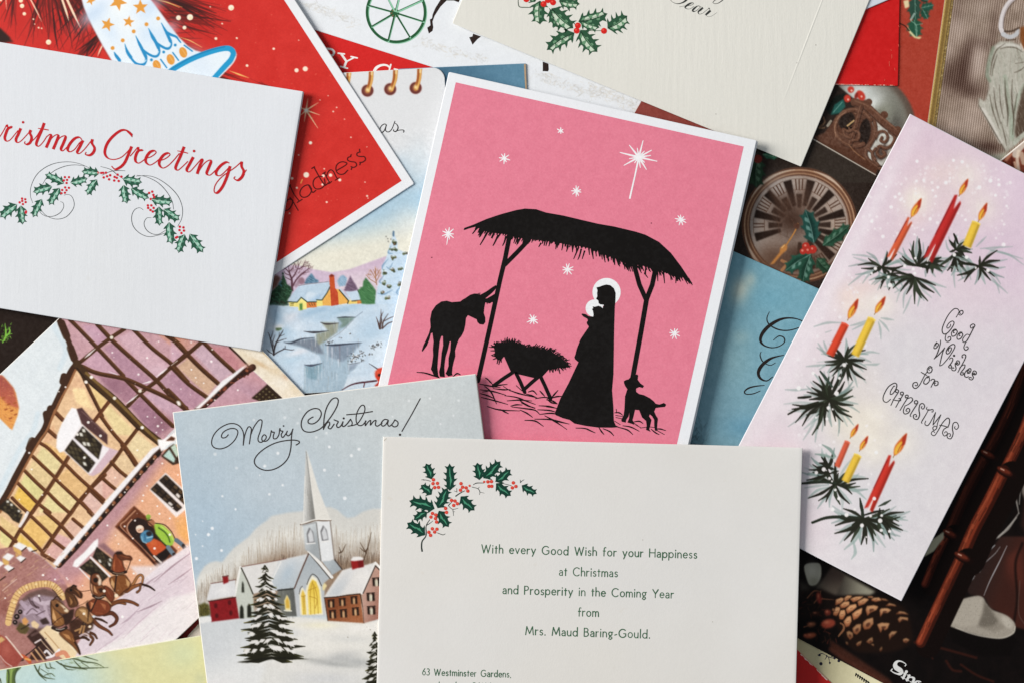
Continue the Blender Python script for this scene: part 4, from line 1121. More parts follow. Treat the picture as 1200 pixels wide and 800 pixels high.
for q, w_, c in (([(600,217),(660,212),(742,213)],1.6,(58,62,70)),([(470,252),(520,266),(615,258)],2.2,(70,62,64)),([(340,322),(420,330),(534,318)],2.6,(64,60,66)),([(185,406),(240,412),(320,382),(424,370)],2.2,(66,72,86)),([(505,428),(600,426),(794,409)],2.4,(62,68,84)),([(343,580),(400,586),(482,568)],2.6,(74,78,96)),([(690,578),(780,562)],1.4,(84,84,92)),([(740,215),(800,170)],1.4,(108,124,148)),([(505,428),(540,390),(640,320),(720,240)],.7,(150,156,164))):
    cv.line(z4(q),(.5, w_,.5), c,.9,.3)
r = R_(4)
for x, y, s_, n in ((540,402,28,22),(630,372,14,6),(700,340,8,4),(740,520,34,60),(790,490,24,24),(880,440,26,30),(930,420,24,26),(860,500,18,14),(710,555,18,20),(800,545,18,8)):
    for _ in range(n):
        cv.dot(*z4.p(r.gauss(x, s_ * .6), r.gauss(y - (0), s_ * .38)), r.uniform(.25,.75), r.choice([(48,44,46),(92,88,88),(120,124,130),(240,240,240),(60,60,52)]), r.uniform(.5,1),.2)
# house
cv.poly(z4((225,92),(300,92),(300,132),(228,130)),(238,220,124)); cv.poly(z4((360,95),(445,90),(442,136),(362,142)),(222,128,62)); cv.poly(z4((438,82),(490,76),(490,124),(440,130)),(240,222,124))
cv.poly(z4((485,78),(540,0),(560,-14),(620,-2),(684,78),(682,104),(560,124),(488,124)),(236,176,84)); cv.hatch(z4((490,80),(560,-10),(680,80),(660,106),(490,122)),60,(.7,1),2.6,.8,[(216,140,60),(244,200,110),(226,160,74)],5,.6)
cv.poly(z4((684,82),(795,78),(795,106),(684,110)),(240,208,112)); cv.poly(z4((755,80),(795,78),(793,106),(757,108)),(226,138,70)); cv.line(z4((715,92),(750,90)),.8,(150,110,60),.7, smooth=False)
cv.poly(z4((288,98),(318,64),(362,96),(362,150),(300,162)),(242,226,130)); cv.poly(z4((306,108),(330,105),(331,157),(308,160)),(88,140,72), soft=.2)
for q in ([(238,108),(262,106)],[(236,120),(258,119)],[(378,106),(392,124)],[(400,104),(408,122)],[(420,104),(426,120)]): cv.line(z4(q),.9,(96,80,40),.8, smooth=False)
cv.poly(z2((425,715),(500,590),(600,472),(700,452),(1085,408),(1092,470),(1040,580),(965,690),(900,690),(860,718),(735,722),(640,648),(575,722)),(186,207,224), soft=.3)
cv.grad(z2((700,640),(740,560),(960,600),(900,690),(735,718)), z2.p(780,620),(208,222,234), z2.p(850,720),(160,192,220),.9, soft=.6); cv.hatch(z2((440,705),(610,480),(1070,420),(960,680),(700,690)),40,(.8,-1),5,1.6,[(204,220,232),(170,196,218),(214,226,234)],5,.5)
for q, w_ in (([(425,718),(575,726),(640,650),(735,724),(880,720)],1.2),([(880,690),(965,692),(1040,585),(1092,480)],1.2)): cv.line(z2(q), w_,(44,62,44),.95,.2, smooth=False)
cv.line(z2((600,468),(760,440),(1080,402)),.7,(110,110,110),.7)
cv.line(z4((618,0),(655,45),(690,85),(682,106)),1.3,(48,56,46),.95,.2, smooth=False); cv.line(z4((626,-6),(664,38),(694,72)),1.6,(190,208,222),.95,.2, smooth=False)
cv.poly(z4((662,12),(760,4),(798,76),(716,86)),(194,212,228), soft=.3); cv.line(z4((716,86),(798,77)),1.0,(60,66,60),.9, smooth=False); cv.line(z4((762,4),(800,76)),1.2,(50,66,54),.9, smooth=False)
cv.poly(z1((538,690),(556,676),(578,690),(586,800),(545,800)),(206,88,44)); cv.poly(z4((545,-10),(590,-10),(606,20),(614,116),(554,126)),(204,80,46)); cv.hatch(z4((550,0),(600,0),(610,110),(560,120)),30,(0,1),5,1.2,[(226,104,60),(178,60,34)],3,.5); cv.poly(z1((536,692),(556,676),(582,690),(556,700)),(132,52,40), soft=.2)
# trees right of the house
cv.poly(z3((40,560),(70,510),(100,500),(135,530),(120,600),(60,610)),(140,176,202),.9, soft=.6); cv.hatch(z3((40,560),(90,500),(135,540),(100,610)),26,(.6,1),3,1.2,[(100,146,176),(176,204,222)],6,.7)
cv.poly(z3((105,650),(130,580),(150,540),(165,505),(182,545),(215,590),(238,640),(170,655)),(120,96,120),.95, soft=.5); cv.hatch(z3((110,645),(165,510),(235,640)),30,(1,.4),3,1.2,[(80,60,84),(160,140,160),(70,56,72)],6,.7)
cv.poly(z3((235,640),(280,610),(285,560),(310,525),(340,560),(380,610),(405,650),(400,770),(330,775),(270,770)),(74,128,80), soft=.5); cv.hatch(z3((240,640),(310,530),(400,640),(395,765),(280,765)),80,(.8,.6),4,1.6,[(52,100,62),(104,158,104),(44,82,52),(126,176,120)],6,.7)
OB = (166,112,76)
for q, w_ in (([(410,590),(402,520),(400,440)],1.2),([(403,540),(370,480),(350,460)],.8),([(402,520),(430,470),(445,450)],.8),([(408,575),(350,540),(318,505)],.8),([(404,500),(380,450)],.7),([(408,560),(440,500),(450,480)],.7),([(360,500),(330,490)],.6)): cv.line(z3(q), w_, OB,.9,.2)
cv.hatch(z3((320,500),(350,440),(400,430),(450,450),(455,500),(410,540),(360,530)),44,(.3,-1),3.4,.55,[(190,130,90),(156,100,66),(206,160,120)],3,.7,.7)
# great snow fir
fir = z3((570,95),(590,150),(608,200),(606,260),(640,275),(690,290),(712,330),(760,420),(740,560),(700,700),(600,770),(460,775),(395,765),(410,660),(425,590),(470,530),(455,480),(462,420),(490,360),(515,300),(530,240),(545,200),(560,150))
cv.poly(fir,(196,216,233), soft=.6)
cv.hatch(fir,150,(.9,.5),6,2.2,[(176,202,226),(214,228,238),(160,190,218),(224,232,240)],11,.6,.5,.8)
for q in ([(545,230),(520,290),(560,300)],[(520,350),(470,410),(465,450)],[(480,500),(440,560),(460,580)],[(560,390),(530,440),(500,420)],[(420,670),(480,680),(560,640)],[(640,600),(600,660),(620,690)],[(560,110),(570,140)]): cv.line(z3(q),(.6,2.2,.5),(116,154,188),.75,.6)
for x, y, w_, h_ in ((580,198,26,30),(572,256,34,16),(565,335,34,20),(672,297,26,16),(557,455,34,26),(632,442,24,18),(486,478,22,22),(480,577,20,20),(527,606,18,14),(630,588,18,22),(512,716,46,20),(462,664,12,8)):
    rr = R_(x)
    for _ in range(12):
        cv.dot(*z3.p(rr.gauss(x, w_ * .36), rr.gauss(y, h_ * .32)), rr.uniform(.8,1.7), rr.choice([(74,86,56),(96,108,70),(58,64,44),(120,96,70),(110,126,90)]),.8,.5)
    cv.glow(*z3.p(x, y - h_ * .6), w_ / 9,1,(226,234,240),.7)
cv.line(z3((570,95),(568,130)),2.4,(86,120,150),.8,.5)
for x, y in ((500,140),(520,185),(515,160),(545,165)): cv.dot(*z3.p(x, y),.9,(120,116,110),.7,.3)
# bare tree, left foreground
DB = (56,46,48)
for q, w_ in (([(105,505),(112,450),(130,400),(170,330),(180,310)],2.0),([(105,500),(90,430),(70,350),(60,330)],1.2),([(105,500),(70,480),(50,460)],1.0),([(120,410),(165,390),(205,378)],1.0),([(105,505),(140,480),(190,455),(195,430)],1.4),([(180,455),(240,465),(265,462)],.8),([(98,460),(100,400),(115,350)],.9),([(145,370),(150,330)],.8),([(150,365),(190,345)],.7),([(80,390),(100,320)],.8),([(112,450),(90,390)],.7)): cv.line(z4(q),(w_, w_ * .9,.4), DB,.95,.2)
cv.poly(z4((120,296),(165,294),(170,308),(140,320),(122,316)),(92,116,74),.9, soft=.4)
# bush at the right
for q, w_ in (([(935,305),(945,230),(942,150)],1.6),([(938,305),(920,250),(905,210)],1.4),([(950,300),(965,240),(1000,185)],1.4),([(955,300),(1000,260),(1060,240)],1.4),([(930,300),(915,240)],1.2),([(965,245),(1010,220),(1060,200)],1.0),([(942,220),(960,170)],.8),([(930,280),(940,200)],1.0)): cv.line(z4(q),(w_, w_,.4),(86,60,54),.95,.2)
cv.hatch(z4((925,300),(915,260),(960,240),(960,300)),18,(.1,1),5,.9,[(70,48,44),(110,80,66)],3,.7)
# robin on its branch
cv.line(z4((640,775),(700,740),(760,722),(840,712),(905,704)),(1.0,2.0,2.2),(92,52,62),1,.2); cv.line(z4((815,720),(808,752)),1.4,(110,60,64)); cv.line(z4((850,570),(885,592),(915,612)),(.6,1.2,1.6),(100,98,104))
cv.poly(z4((960,600),(920,608),(898,635),(896,670),(915,702),(925,712),(890,745),(980,742),(990,600)),(214,66,44), soft=.3); cv.glow(*z4.p(915,640),3,3,(232,100,70),.7); cv.dot(*z4.p(930,660),1.8,(60,34,32),.9,.4)
cv.line(z4((930,720),(905,742)),2.0,(190,60,40),.8)
cv.wash(10,2,77, full); cv.wash(16,5,78, full); cv.tone(.88,(0,0,0),.985,1.10,200)
# printed rings
for q, hx, hy in (([(280,100),(274,200),(246,296)],245,293),([(508,90),(500,190),(466,286)],458,279),([(735,80),(725,190),(698,276)],697,268),([(70,110),(68,160),(50,250)],30,300)):
    cv.dot(*z5.p(hx, hy),7.6,(168,110,100),.5,.8); cv.dot(*z5.p(hx, hy),6.9,(104,48,42),1,.5); cv.dot(*z5.p(hx, hy + 2),4.0,(150,84,60),.6,.8)
    cv.line(z5(q),(5.8,5.4,4.8),(176,100,42),1,.3)
    cv.line(z5([(x + 11, y) for x, y in q]),2.4,(224,176,96),.9,.6); cv.line(z5([(x - 6, y) for x, y in q]),1.6,(140,72,36),.6,.6)
    cv.glow(*z5.p(hx, hy - 8),2.2,2.6,(250,226,160),.95); cv.line(z5((q[0][0] + 4, q[0][1] - 6),(q[0][0] + 4, q[0][1] + 40)),2.0,(246,226,176),.7,.8)
picture(cd, cv,(.4,.4,.4,.4),[("snowy_fir",[fir]),("cottage",[z2((425,715),(600,470),(1085,405),(1080,300),(1130,280),(1170,330)) + z4((625,-6),(664,10),(760,4),(800,76),(795,106),(690,108),(614,118),(554,126),(330,160),(298,162),(228,130))]),
        ("stream",[wat]),("robin",[z4((985,596),(920,602),(892,635),(890,670),(890,748),(985,748))])] + [("binder_ring",[ell(*z5.p(hx, hy),7.6,7.6), z5((hx - 18, hy),(hx + 20,60),(hx + 62,60),(hx + 34, hy))]) for hx, hy in ((245,293),(458,279),(697,268))])
z = Z(430,130,20)
ik = Ink(cd,1)
BK = (44,40,40)
ik.line(z((458,335),(430,315),(385,322),(335,365),(305,430),(315,490),(350,512),(400,475),(440,390),(455,330),(440,400),(435,450),(460,492),(515,497),(570,450),(615,360),(650,260),(660,240)),[1.0,1.3,.9], BK)
ik.line(z((648,285),(700,325),(728,380),(722,430),(690,480),(650,490),(620,465),(632,440)),[.8,1.4,1.3,.9], BK)
ik.line(z((690,475),(760,458),(830,452),(868,470),(855,515)),[.9,1.0,1.3], BK)
ik.build("lettering")

# ================================================================== red card with the bell
uB, vB = np.array((-.8385,.545)), np.array((-.545,-.8385))
cd = Card("christmas_card", "red card with a white star covered bell, pine needles and a white border, top left", "card",
          (485.5,215.5), uB, vB,415,600,(230,231,234), thick=.0004)
z1 = Z(0,0,8); z2 = Z(90,0,6)
cv = Canvas(-16,-16,480,320,(203,44,37))
cv.wash(12,24,3); cv.wash(16,2,4, tint=(1,.7,.5))
cv.glow(60,10,60,50,(176,34,28),.6); cv.glow(215,25,50,26,(176,30,26),.55)
r = R_(21)
def needles(x, y, a0, a1, n, L, seed, cols, w0=1.8):
    rr = R_(seed)
    for _ in range(n):
        a = math.radians(rr.uniform(a0, a1)); l = L * rr.uniform(.6,1.1); sx, sy = x + rr.gauss(0,5), y + rr.gauss(0,4)
        bx = rr.uniform(-5,5)
        ex, ey = sx + l * math.cos(a), sy + l * math.sin(a)
        cv.line([(sx, sy),((sx + ex) / 2 + bx,(sy + ey) / 2),(ex, ey)],(w0 * .5, w0 * rr.uniform(.6,1.3),.3), rr.choice(cols), rr.uniform(.45,.85),.5)
DKR = [(58,18,18),(84,22,20),(110,26,22),(44,16,16),(136,28,24)]
needles(55,-25,55,120,34,75,2, DKR); needles(75,-20,30,80,40,70,3, DKR,2.4); needles(105,-5,95,150,16,70,4, DKR[2:],1.8)
needles(170,-12,12,42,44,95,5, DKR,2.2); needles(200,22,-8,18,20,62,8, DKR[1:],2.0); needles(190,45,-5,30,12,50,9, DKR[2:],1.6)
needles(20,-15,60,130,14,55,10, DKR[2:],1.6); needles(118,42,120,150,22,42,12, DKR,2.2); needles(245,85,10,40,14,45,13, DKR,2.0); needles(300,100,20,35,6,30,14, DKR[2:],1.4)
for q, w_ in (([(490,-20),(500,150),(520,330),(545,470)],2.6),([(520,-10),(560,180),(580,330)],1.8),([(560,0),(610,180),(660,360)],2.2),([(600,10),(680,220),(700,290)],1.8),([(835,190),(760,290),(680,390)],2.4),([(800,160),(740,250),(690,320)],1.6),([(900,360),(850,430),(810,500)],1.8),([(925,370),(880,450),(840,510)],1.6),([(960,440),(930,530)],2.0)):
    cv.line(z1(q),(.5, w_,.4),(46,16,16),.9,.3)
CR1 = (250,222,190)
for q, w_ in (([(580,-10),(620,110),(645,200)],2.4),([(625,-10),(690,130),(755,265)],2.6),([(285,-5),(340,100),(390,205)],1.3),([(55,0),(62,90)],.8),([(960,430),(935,480),(915,530)],1.6)): cv.line(z1(q),(w_, w_,.3), CR1,.95,.2)
for q, w_ in (([(560,0),(640,20),(720,55)],1.2),([(730,265),(800,290),(880,335)],1.1),([(1075,500),(1140,525),(1210,550)],1.8),([(640,20),(740,52)],.7)): cv.line(z2(q),(.4, w_,.4),(244,196,110),.95,.3)
cv.poly(z1((-40,270),(0,270),(60,330),(130,400),(-40,400)),(52,22,18),.95, soft=.8); cv.poly(z1((-40,240),(10,275),(100,360),(60,400),(-40,400)),(40,20,16),.9, soft=.8)
for x, y, q in ((195,8,2.4),(207,58,2.5),(228,132,2.0),(313,182,.9),(325,228,.6),(362,262,1.0),(390,268,.8),(455,398,3.0),(8,5,1.3)): cv.dot(*z1.p(x, y), q,(250,236,208),.97,.3); cv.dot(*z1.p(x + 3, y + 6), q * .5,(252,206,150),.6,.5)
for x, y, q in ((715,127,2.8),(796,123,3.5),(757,196,2.2),(1085,56,3.3),(978,273,1.6),(1125,270,1.1),(1022,168,.9),(1197,463,1.5),(938,50,.7)): cv.dot(*z2.p(x, y), q,(250,238,214),.97,.3); cv.dot(*z2.p(x + 4, y + 6), q * .45,(248,208,150),.5,.5)
# bell
bell = z2((35,-60),(35,0),(48,50),(72,105),(110,190),(150,265),(180,320),(240,420),(300,520),(900,640),(1010,540),(1075,470),(1115,420),(1125,385),(1108,345),(1070,325),(1010,330),(940,352),(880,370),(835,358),(780,325),(720,265),(660,190),(600,105),(555,45),(520,0),(490,-60))
cv.poly([(x - .6, y + .4) for x, y in bell],(96,24,22),.6, soft=1.0)
cv.poly(bell,(226,235,243), soft=.25)
for x, y, rx, ry, c, a in ((130,90,9,22,(196,214,234),.8),(480,80,10,24,(190,212,236),.7),(240,220,14,8,(206,222,238),.8),(380,170,14,20,(236,240,246),.8),(500,240,12,12,(204,222,240),.7),(640,220,8,14,(198,218,238),.6),(300,40,12,14,(240,243,247),.8),(860,450,20,12,(214,226,238),.7)): cv.glow(*z2.p(x, y), rx, ry, c, a,.9)
def star(cvx, x, y, r0, a0, col, n=5, k=.42):
    cvx.poly([(x + r0 * (1 if i % 2 == 0 else k) * math.cos(a0 + math.pi * i / n), y + r0 * (1 if i % 2 == 0 else k) * math.sin(a0 + math.pi * i / n)) for i in range(2 * n)], col, soft=0)
OR = (222,152,62)
for x, y, q, a in ((216,175,8.6,1.25),(364,155,7.2,1.1),(448,52,9.4,.9),(290,15,11,1.4),(97,5,6,1.3)): star(cv, *z2.p(x, y), q, a, OR)
for x, y in ((252,340),(323,286),(400,223),(490,173),(572,132)): cv.dot(*z2.p(x, y),2.3, OR,1,.2)
for x, y in ((563,462),(660,420),(748,371)): cv.poly(z2(ell(x, y,27,39,-.35)), OR); cv.line(z2((x - 10, y - 26),(x + 20, y + 20)),.8,(240,190,120),.7,.4, smooth=False)
BL = (36,138,192)
for q in ([(262,368),(280,402),(310,440)],[(338,312),(352,370),(385,415),(420,450),(470,455),(488,420),(480,380),(455,330),(415,255)],[(415,255),(440,320),(480,365),(530,395),(565,395),(580,360),(565,310),(545,270),(505,203)],
          [(505,203),(530,270),(570,310),(620,340),(650,340),(664,305),(640,250),(595,165)],[(595,165),(625,220),(660,245),(700,262),(722,295)]):
    cv.line(z2(q),(.6,2.6,3.2,2.6,.6), BL,1,.2)
for q in ([(338,312),(355,365),(380,405)],[(415,255),(445,320),(485,400)],[(505,203),(540,270),(575,340)],[(595,165),(630,230),(658,290)],[(262,368),(282,400),(300,425)]): cv.line(z2(q),(.5,3.4,3.8), BL,1,.2)
for q in ([(440,440),(470,440),(486,425)],[(535,385),(560,385),(574,365)],[(625,330),(648,328),(658,310)]): cv.line(z2(q),1.2,(214,232,244),.9,.2)
for x, y in ((525,423),(611,368),(692,319)): cv.dot(*z2.p(x, y),1.7, BL,1,.2)
for q in ([(590,420),(632,478)],[(675,372),(715,426)],[(755,320),(812,362)],[(700,262),(730,300)]): cv.line(z2(q),1.7, BL,1,.2, smooth=False)
cv.line(z2((640,520),(690,480),(800,420),(920,372),(1020,345),(1075,345),(1100,375),(1085,420),(1040,470),(960,560)),6.4,(30,150,200),1,.2)
cv.line(z2((660,492),(800,408),(930,358),(1040,330)),1.2,(24,96,150),.6,.5); cv.line(z2((1118,400),(1090,455),(1000,545)),1.0,(236,240,244),.9,.3)
# sparks and snow
zs = Z(300,0,4)
for x, y, q in ((83,230,1.4),(190,331,2.4),(231,324,2.9),(255,670,1.6),(362,524,.9),(378,505,.8),(338,450,.6),(300,470,.6),(460,420,.7),(520,690,.5),(415,560,.6),(200,190,.6)): cv.dot(*zs.p(x, y), q,(250,234,212),.95,.3)
zt = Z(325,160,8)
for x, y, q in ((311,62,1.8),(271,362,3.2),(431,371,1.7),(499,365,1.9),(585,410,1.7),(423,453,1.3),(138,395,1.5),(183,483,1.1),(463,617,1.1),(842,560,1.1),(822,430,.7),(115,722,.8),(440,305,.8),(200,175,.8),(690,10,.8),(480,420,.8),(850,580,.6)): cv.dot(*zt.p(x, y), q,(250,236,216),.95,.3)
cv.line(zt((235,405),(220,440)),1.1,(240,180,90),.9)
zg = Z(300,100,4)
for q in ([(235,118),(243,65)],[(235,118),(292,82)],[(235,118),(298,140)],[(235,118),(290,202)],[(235,118),(226,172)],[(235,118),(200,100)],[(235,118),(205,145)]): cv.line(zg(q),(1.9,1.2,.4),(246,216,170),.95,.2, smooth=False)
cv.glow(*zg.p(235,118),2.5,2.5,(255,250,240),.95)
r = R_(33)
for _ in range(150): cv.dot(r.uniform(250,470), r.uniform(0,310), r.uniform(.25,.6),(236,120,96), r.uniform(.3,.8),.3)
picture(cd, cv,(10.6,10.8,.5,.5),[("bell",[bell])])
ik = Ink(cd,1)
GC = (82,18,18)
z = zt
for q in ([(132,592),(108,590),(80,620),(62,665),(72,695),(108,685),(138,640),(145,600)],[(118,575),(140,600),(172,655),(195,695)],[(118,460),(155,540),(205,608)],[(185,622),(232,592)],[(102,474),(126,456)],
          [(318,490),(295,458),(255,465),(220,500),(212,545),(240,572),(285,562),(315,525),(320,490)],[(290,455),(315,500),(332,527),(360,508)],[(422,378),(385,378),(345,405),(335,455),(360,492),(410,488),(445,450),(440,400)],[(343,290),(395,385),(440,455),(452,458),(488,430)],[(322,302),(348,286)],
          [(440,345),(458,380),(492,440)],[(425,352),(450,335)],[(480,445),(508,425)],[(462,370),(475,335),(500,315),(525,330),(548,375),(565,400)],[(542,412),(580,390)],
          [(555,322),(650,262),(620,240),(580,248),(552,280),(552,325),(580,355),(625,352),(660,318)],[(692,172),(685,190)],[(690,190),(662,200),(660,225),(690,238),(730,245),(742,275),(715,292),(690,285)],[(700,292),(692,312)],
          [(770,122),(772,145)],[(775,148),(748,158),(748,182),(780,190),(815,192),(825,220),(800,242),(772,245)],[(778,250),(772,268)]):
    ik.line(z(q),1.35, GC)
ik.build("lettering")
# ================================================================== card with the half-timbered inn and the coach
cd = Card("christmas_card", "painted card of a half timbered inn with a coach and brown horses, bottom left", "card",
          (-187,615),(.726,-.687),(.687,.726),500,367.5,(226,222,216))
Q1 = Z(0,370,6.667); Q2 = Z(80,370,5.714); Q3 = Z(200,370,6.667); Q4 = Z(0,480,6.667); Q5 = Z(100,490,6.154); Q6 = Z(120,580,7.273); Q7 = Z(0,600,6.667); Q8 = Z(50,640,6.154)
cv = Canvas(-16,360,380,814,(211,221,229))
cv.wash(7,18,3, tint=(1.2,1,.8))
TB = (84,50,27); TD = (62,36,20); TL = (128,84,44)
def beam(q, w_, seed=0, c=TB, hi=TL, a=1):
    p = q
    cv.line(p, w_, c, a,.25)
    rr = R_(seed + int(p[0][0] * 7))
    n = len(p)
    off = [(x + w_ * .2, y - w_ * .22) for x, y in p]
    cv.line(off, w_ * .28, hi,.45,.5); cv.line([(x - w_ * .25, y + w_ * .2) for x, y in p], w_ * .3, TD,.5,.5)
# upper wall, mauve and rose plaster
up = [(60,366),(72,384),(90,426),(188,519),(196,510),(228,478),(290,429),(268,405),(230,380),(120,366)]
cv.poly(up,(196,152,164))
for q, c in ((Q2((480,20),(800,300),(800,100),(700,60)),(206,146,130)),(Q2((330,150),(440,95),(680,340),(590,430)),(204,166,182)),(Q2((680,140),(800,200),(800,60),(700,80)),(204,138,116)),(Q2((90,60),(210,70),(290,150),(200,200)),(190,146,172)),(Q2((100,320),(200,210),(340,390),(240,385)),(198,156,178)),
             (Q2((240,215),(300,180),(570,440),(540,470),(400,420)),(178,134,158)),(Q2((190,400),(380,420),(480,500),(400,590)),(168,120,142)),(Q2((415,605),(490,540),(690,740),(600,800),(560,780)),(160,114,140)),(Q2((510,530),(560,510),(790,620),(700,690)),(200,164,186)),(Q2((610,430),(700,360),(800,460),(800,620)),(182,140,162)),
             (Q3((45,395),(140,325),(360,530),(290,620)),(206,170,140)),(Q3((180,290),(250,220),(490,440),(380,510)),(198,168,186)),(Q3((300,235),(450,245),(600,385),(510,430)),(196,130,140)),(Q3((0,430),(30,430),(270,640),(190,720),(120,720),(0,600)),(180,136,160)),(Q3((60,180),(220,205),(140,270)),(204,150,140)),(Q3((0,180),(110,300),(0,400)),(202,162,182))):
    cv.poly(q, c,.9, soft=1.0)
cv.wash(26,7,4, up, tint=(1,.9,.8)); cv.wash(14,2,5, up)
for x, y, rx, ry, c, a in ((640,720,14,12,(142,98,112),.5),(300,470,12,10,(140,96,118),.5),(150,130,10,8,(212,176,196),.5),(600,360,10,5,(216,184,200),.6)): cv.glow(*Q2.p(x, y), rx, ry, c, a)
# lower right wall and its dark lattice
lw = [(236,478),(292,430),(336,470),(310,486),(250,486)]
cv.poly(lw,(194,150,168)); cv.grad(Q3((620,410),(750,530),(640,640),(520,560)), Q3.p(620,420),(206,150,160), Q3.p(560,600),(184,144,166),.8, soft=1.5); cv.wash(22,6,6, lw)
cv.poly(Q3((630,640),(755,530),(880,640),(740,680)),(54,38,26), soft=.2)
for t in range(5):
    for u in range(5):
        x, y = 670 + t * 26 + u * 24,628 - t * 20 + u * 22
        if inside(Q3((640,640),(755,540),(860,636),(740,668)), np.array([[Q3.p(x, y)[0]]]), np.array([[Q3.p(x, y)[1]]]))[0,0]: cv.dot(*Q3.p(x, y),1.1,(112,104,74),.85,.4)
# aged white border
bd = Q3((462,245),(600,385),(640,420),(880,645),(1100,640),(1100,300),(700,260))
cv.poly(bd,(228,219,202)); cv.wash(18,6,9, bd, tint=(1,1.2,1.6))
for x, y, rx, ry, c, a in ((700,375,14,3,(206,172,128),.7),(640,385,6,3,(200,166,124),.6),(830,420,8,8,(214,190,152),.5),(900,470,5,5,(200,150,110),.5),(980,560,8,8,(216,196,164),.5),(560,310,8,6,(220,202,170),.4),(860,520,8,6,(234,230,222),.5)): cv.glow(*Q3.p(x, y), rx, ry, c, a,.5)
cv.line(Q3((718,285),(900,450),(1075,612)),1.4,(206,180,136),.8,.5)
cv.line(Q3((462,245),(530,310),(602,385)),2.4,(58,34,22),.95,.3)
# timbers of the upper wall
for k,(q, w_) in enumerate((([(10,25),(60,75),(195,215),(370,400)],4.6),([(195,60),(300,170),(420,280),(590,430),(700,550),(790,630)],5.0),([(440,95),(560,215),(690,320),(800,440)],4.6),([(660,130),(740,190),(800,260)],5.4),([(360,400),(480,520),(600,640),(700,735)],4.8),
                             ([(375,90),(290,145),(200,210),(85,305)],4.6),([(800,245),(690,340),(590,435),(490,510),(400,600)],4.6),([(95,338),(190,380),(380,420),(520,480),(640,535),(790,615)],5.0))): beam(Q2(q), w_, k)
for k,(q, w_) in enumerate((([(0,165),(130,300),(240,410),(370,525)],5.2),([(255,205),(380,330),(495,435)],4.8),([(-10,410),(130,300),(235,210)],4.8),([(10,400),(140,530),(285,635)],4.8),([(-20,580),(60,660),(130,740)],5.6))): beam(Q3(q), w_, k + 20)
for q in ([(110,280),(140,255),(180,220)],[(390,585),(430,555),(465,525)],[(590,405),(630,375),(662,350)],[(500,450),(540,440),(556,432)],[(270,370),(330,392)],[(690,330),(730,298)]): cv.line(Q2(q),(.6,2.2,.8),(232,226,232),.9,.3)
# snow ledge and the dark mottled beam below it
cv.line(Q3((210,735),(350,620),(480,500),(640,400)),8.2,(64,34,24),1,.3)
r = R_(5)
for _ in range(46):
    t = r.random(); x, y = 240 + 390 * t + r.gauss(0,8),712 - 310 * t + r.gauss(0,12)
    cv.dot(*Q3.p(x, y), r.uniform(.6,1.9), r.choice([(150,72,46),(110,48,32),(40,22,18),(176,96,66),(86,42,30)]),.75,.5)
cv.poly(Q3((185,722),(280,640),(370,540),(400,505),(480,455),(560,395),(600,375),(560,420),(480,490),(400,560),(330,625),(225,722)),(230,230,236), soft=.4)
cv.glow(*Q3.p(585,385),7,3,(222,170,150),.5)
# lower gable, warm plaster
lg = [(90,427),(188,520),(64,665),(40,645),(20,640),(-10,655),(-16,600),(9,588),(27,552),(52,500)]
cv.poly(lg,(226,186,144))
for q, c in ((Q1((600,450),(690,560),(760,700),(640,640),(520,600)),(224,178,140)),(Q1((560,560),(660,560),(740,740),(600,680)),(240,212,158)),(Q1((700,540),(800,640),(800,780),(770,700)),(226,198,132)),(Q2((150,450),(260,570),(220,620)),(228,196,130)),(Q2((270,590),(440,760),(420,800),(320,790),(235,640)),(226,206,150)),(Q5((370,95),(500,200),(390,300),(300,210)),(226,206,160)),
             (Q5((250,250),(380,330),(290,400),(200,320)),(222,192,150)),(Q5((170,340),(290,410),(220,500),(120,420)),(222,178,160)),(Q5((110,430),(220,510),(130,600),(40,510)),(220,168,160)),(Q5((30,520),(130,610),(60,700),(-40,600)),(218,168,158)),
             (Q4((420,110),(440,220),(330,260),(360,180)),(222,170,130)),(Q4((350,250),(490,330),(530,370),(480,410),(330,280)),(228,180,110)),(Q4((330,280),(480,410),(430,520),(280,370)),(218,204,148)),(Q4((260,390),(420,520),(350,620),(210,480)),(220,194,142)),(Q4((200,490),(350,630),(290,710),(160,570)),(214,206,138)),(Q4((150,590),(290,720),(230,800),(110,680)),(230,184,72)),
             (Q4((540,440),(700,600),(610,700),(440,530)),(222,178,118)),(Q4((440,540),(610,710),(540,800),(380,640)),(224,204,148)),(Q4((380,660),(530,800),(300,800)),(222,210,150)),(Q4((530,360),(700,520),(760,520),(700,600),(520,420)),(228,190,150)),(Q4((720,600),(800,540),(800,690)),(222,184,172)),(Q4((640,700),(700,630),(800,720),(740,800)),(220,182,172)),
             (Q7((250,40),(390,190),(310,290),(170,130)),(230,184,100)),(Q7((380,20),(470,100),(410,190),(270,30)),(224,188,116)),(Q7((150,160),(310,300),(250,290),(130,220)),(226,186,80)),(Q7((0,20),(150,130),(110,200),(0,100)),(222,190,130)),(Q7((0,130),(100,210),(60,280),(0,230)),(220,210,140)),(Q7((440,160),(570,210),(510,290),(420,220)),(216,168,172)),(Q7((420,230),(510,300),(440,380),(350,310)),(214,164,162)),(Q7((560,50),(660,130),(580,210),(490,120)),(218,176,160))):
    cv.poly(q, c,.92, soft=.8)
cv.wash(30,6,14, lg, tint=(1,1,.8)); cv.wash(12,2,15, lg)
beam(Q1((610,400),(640,450),(690,560),(740,660),(800,780)),4.2,3)
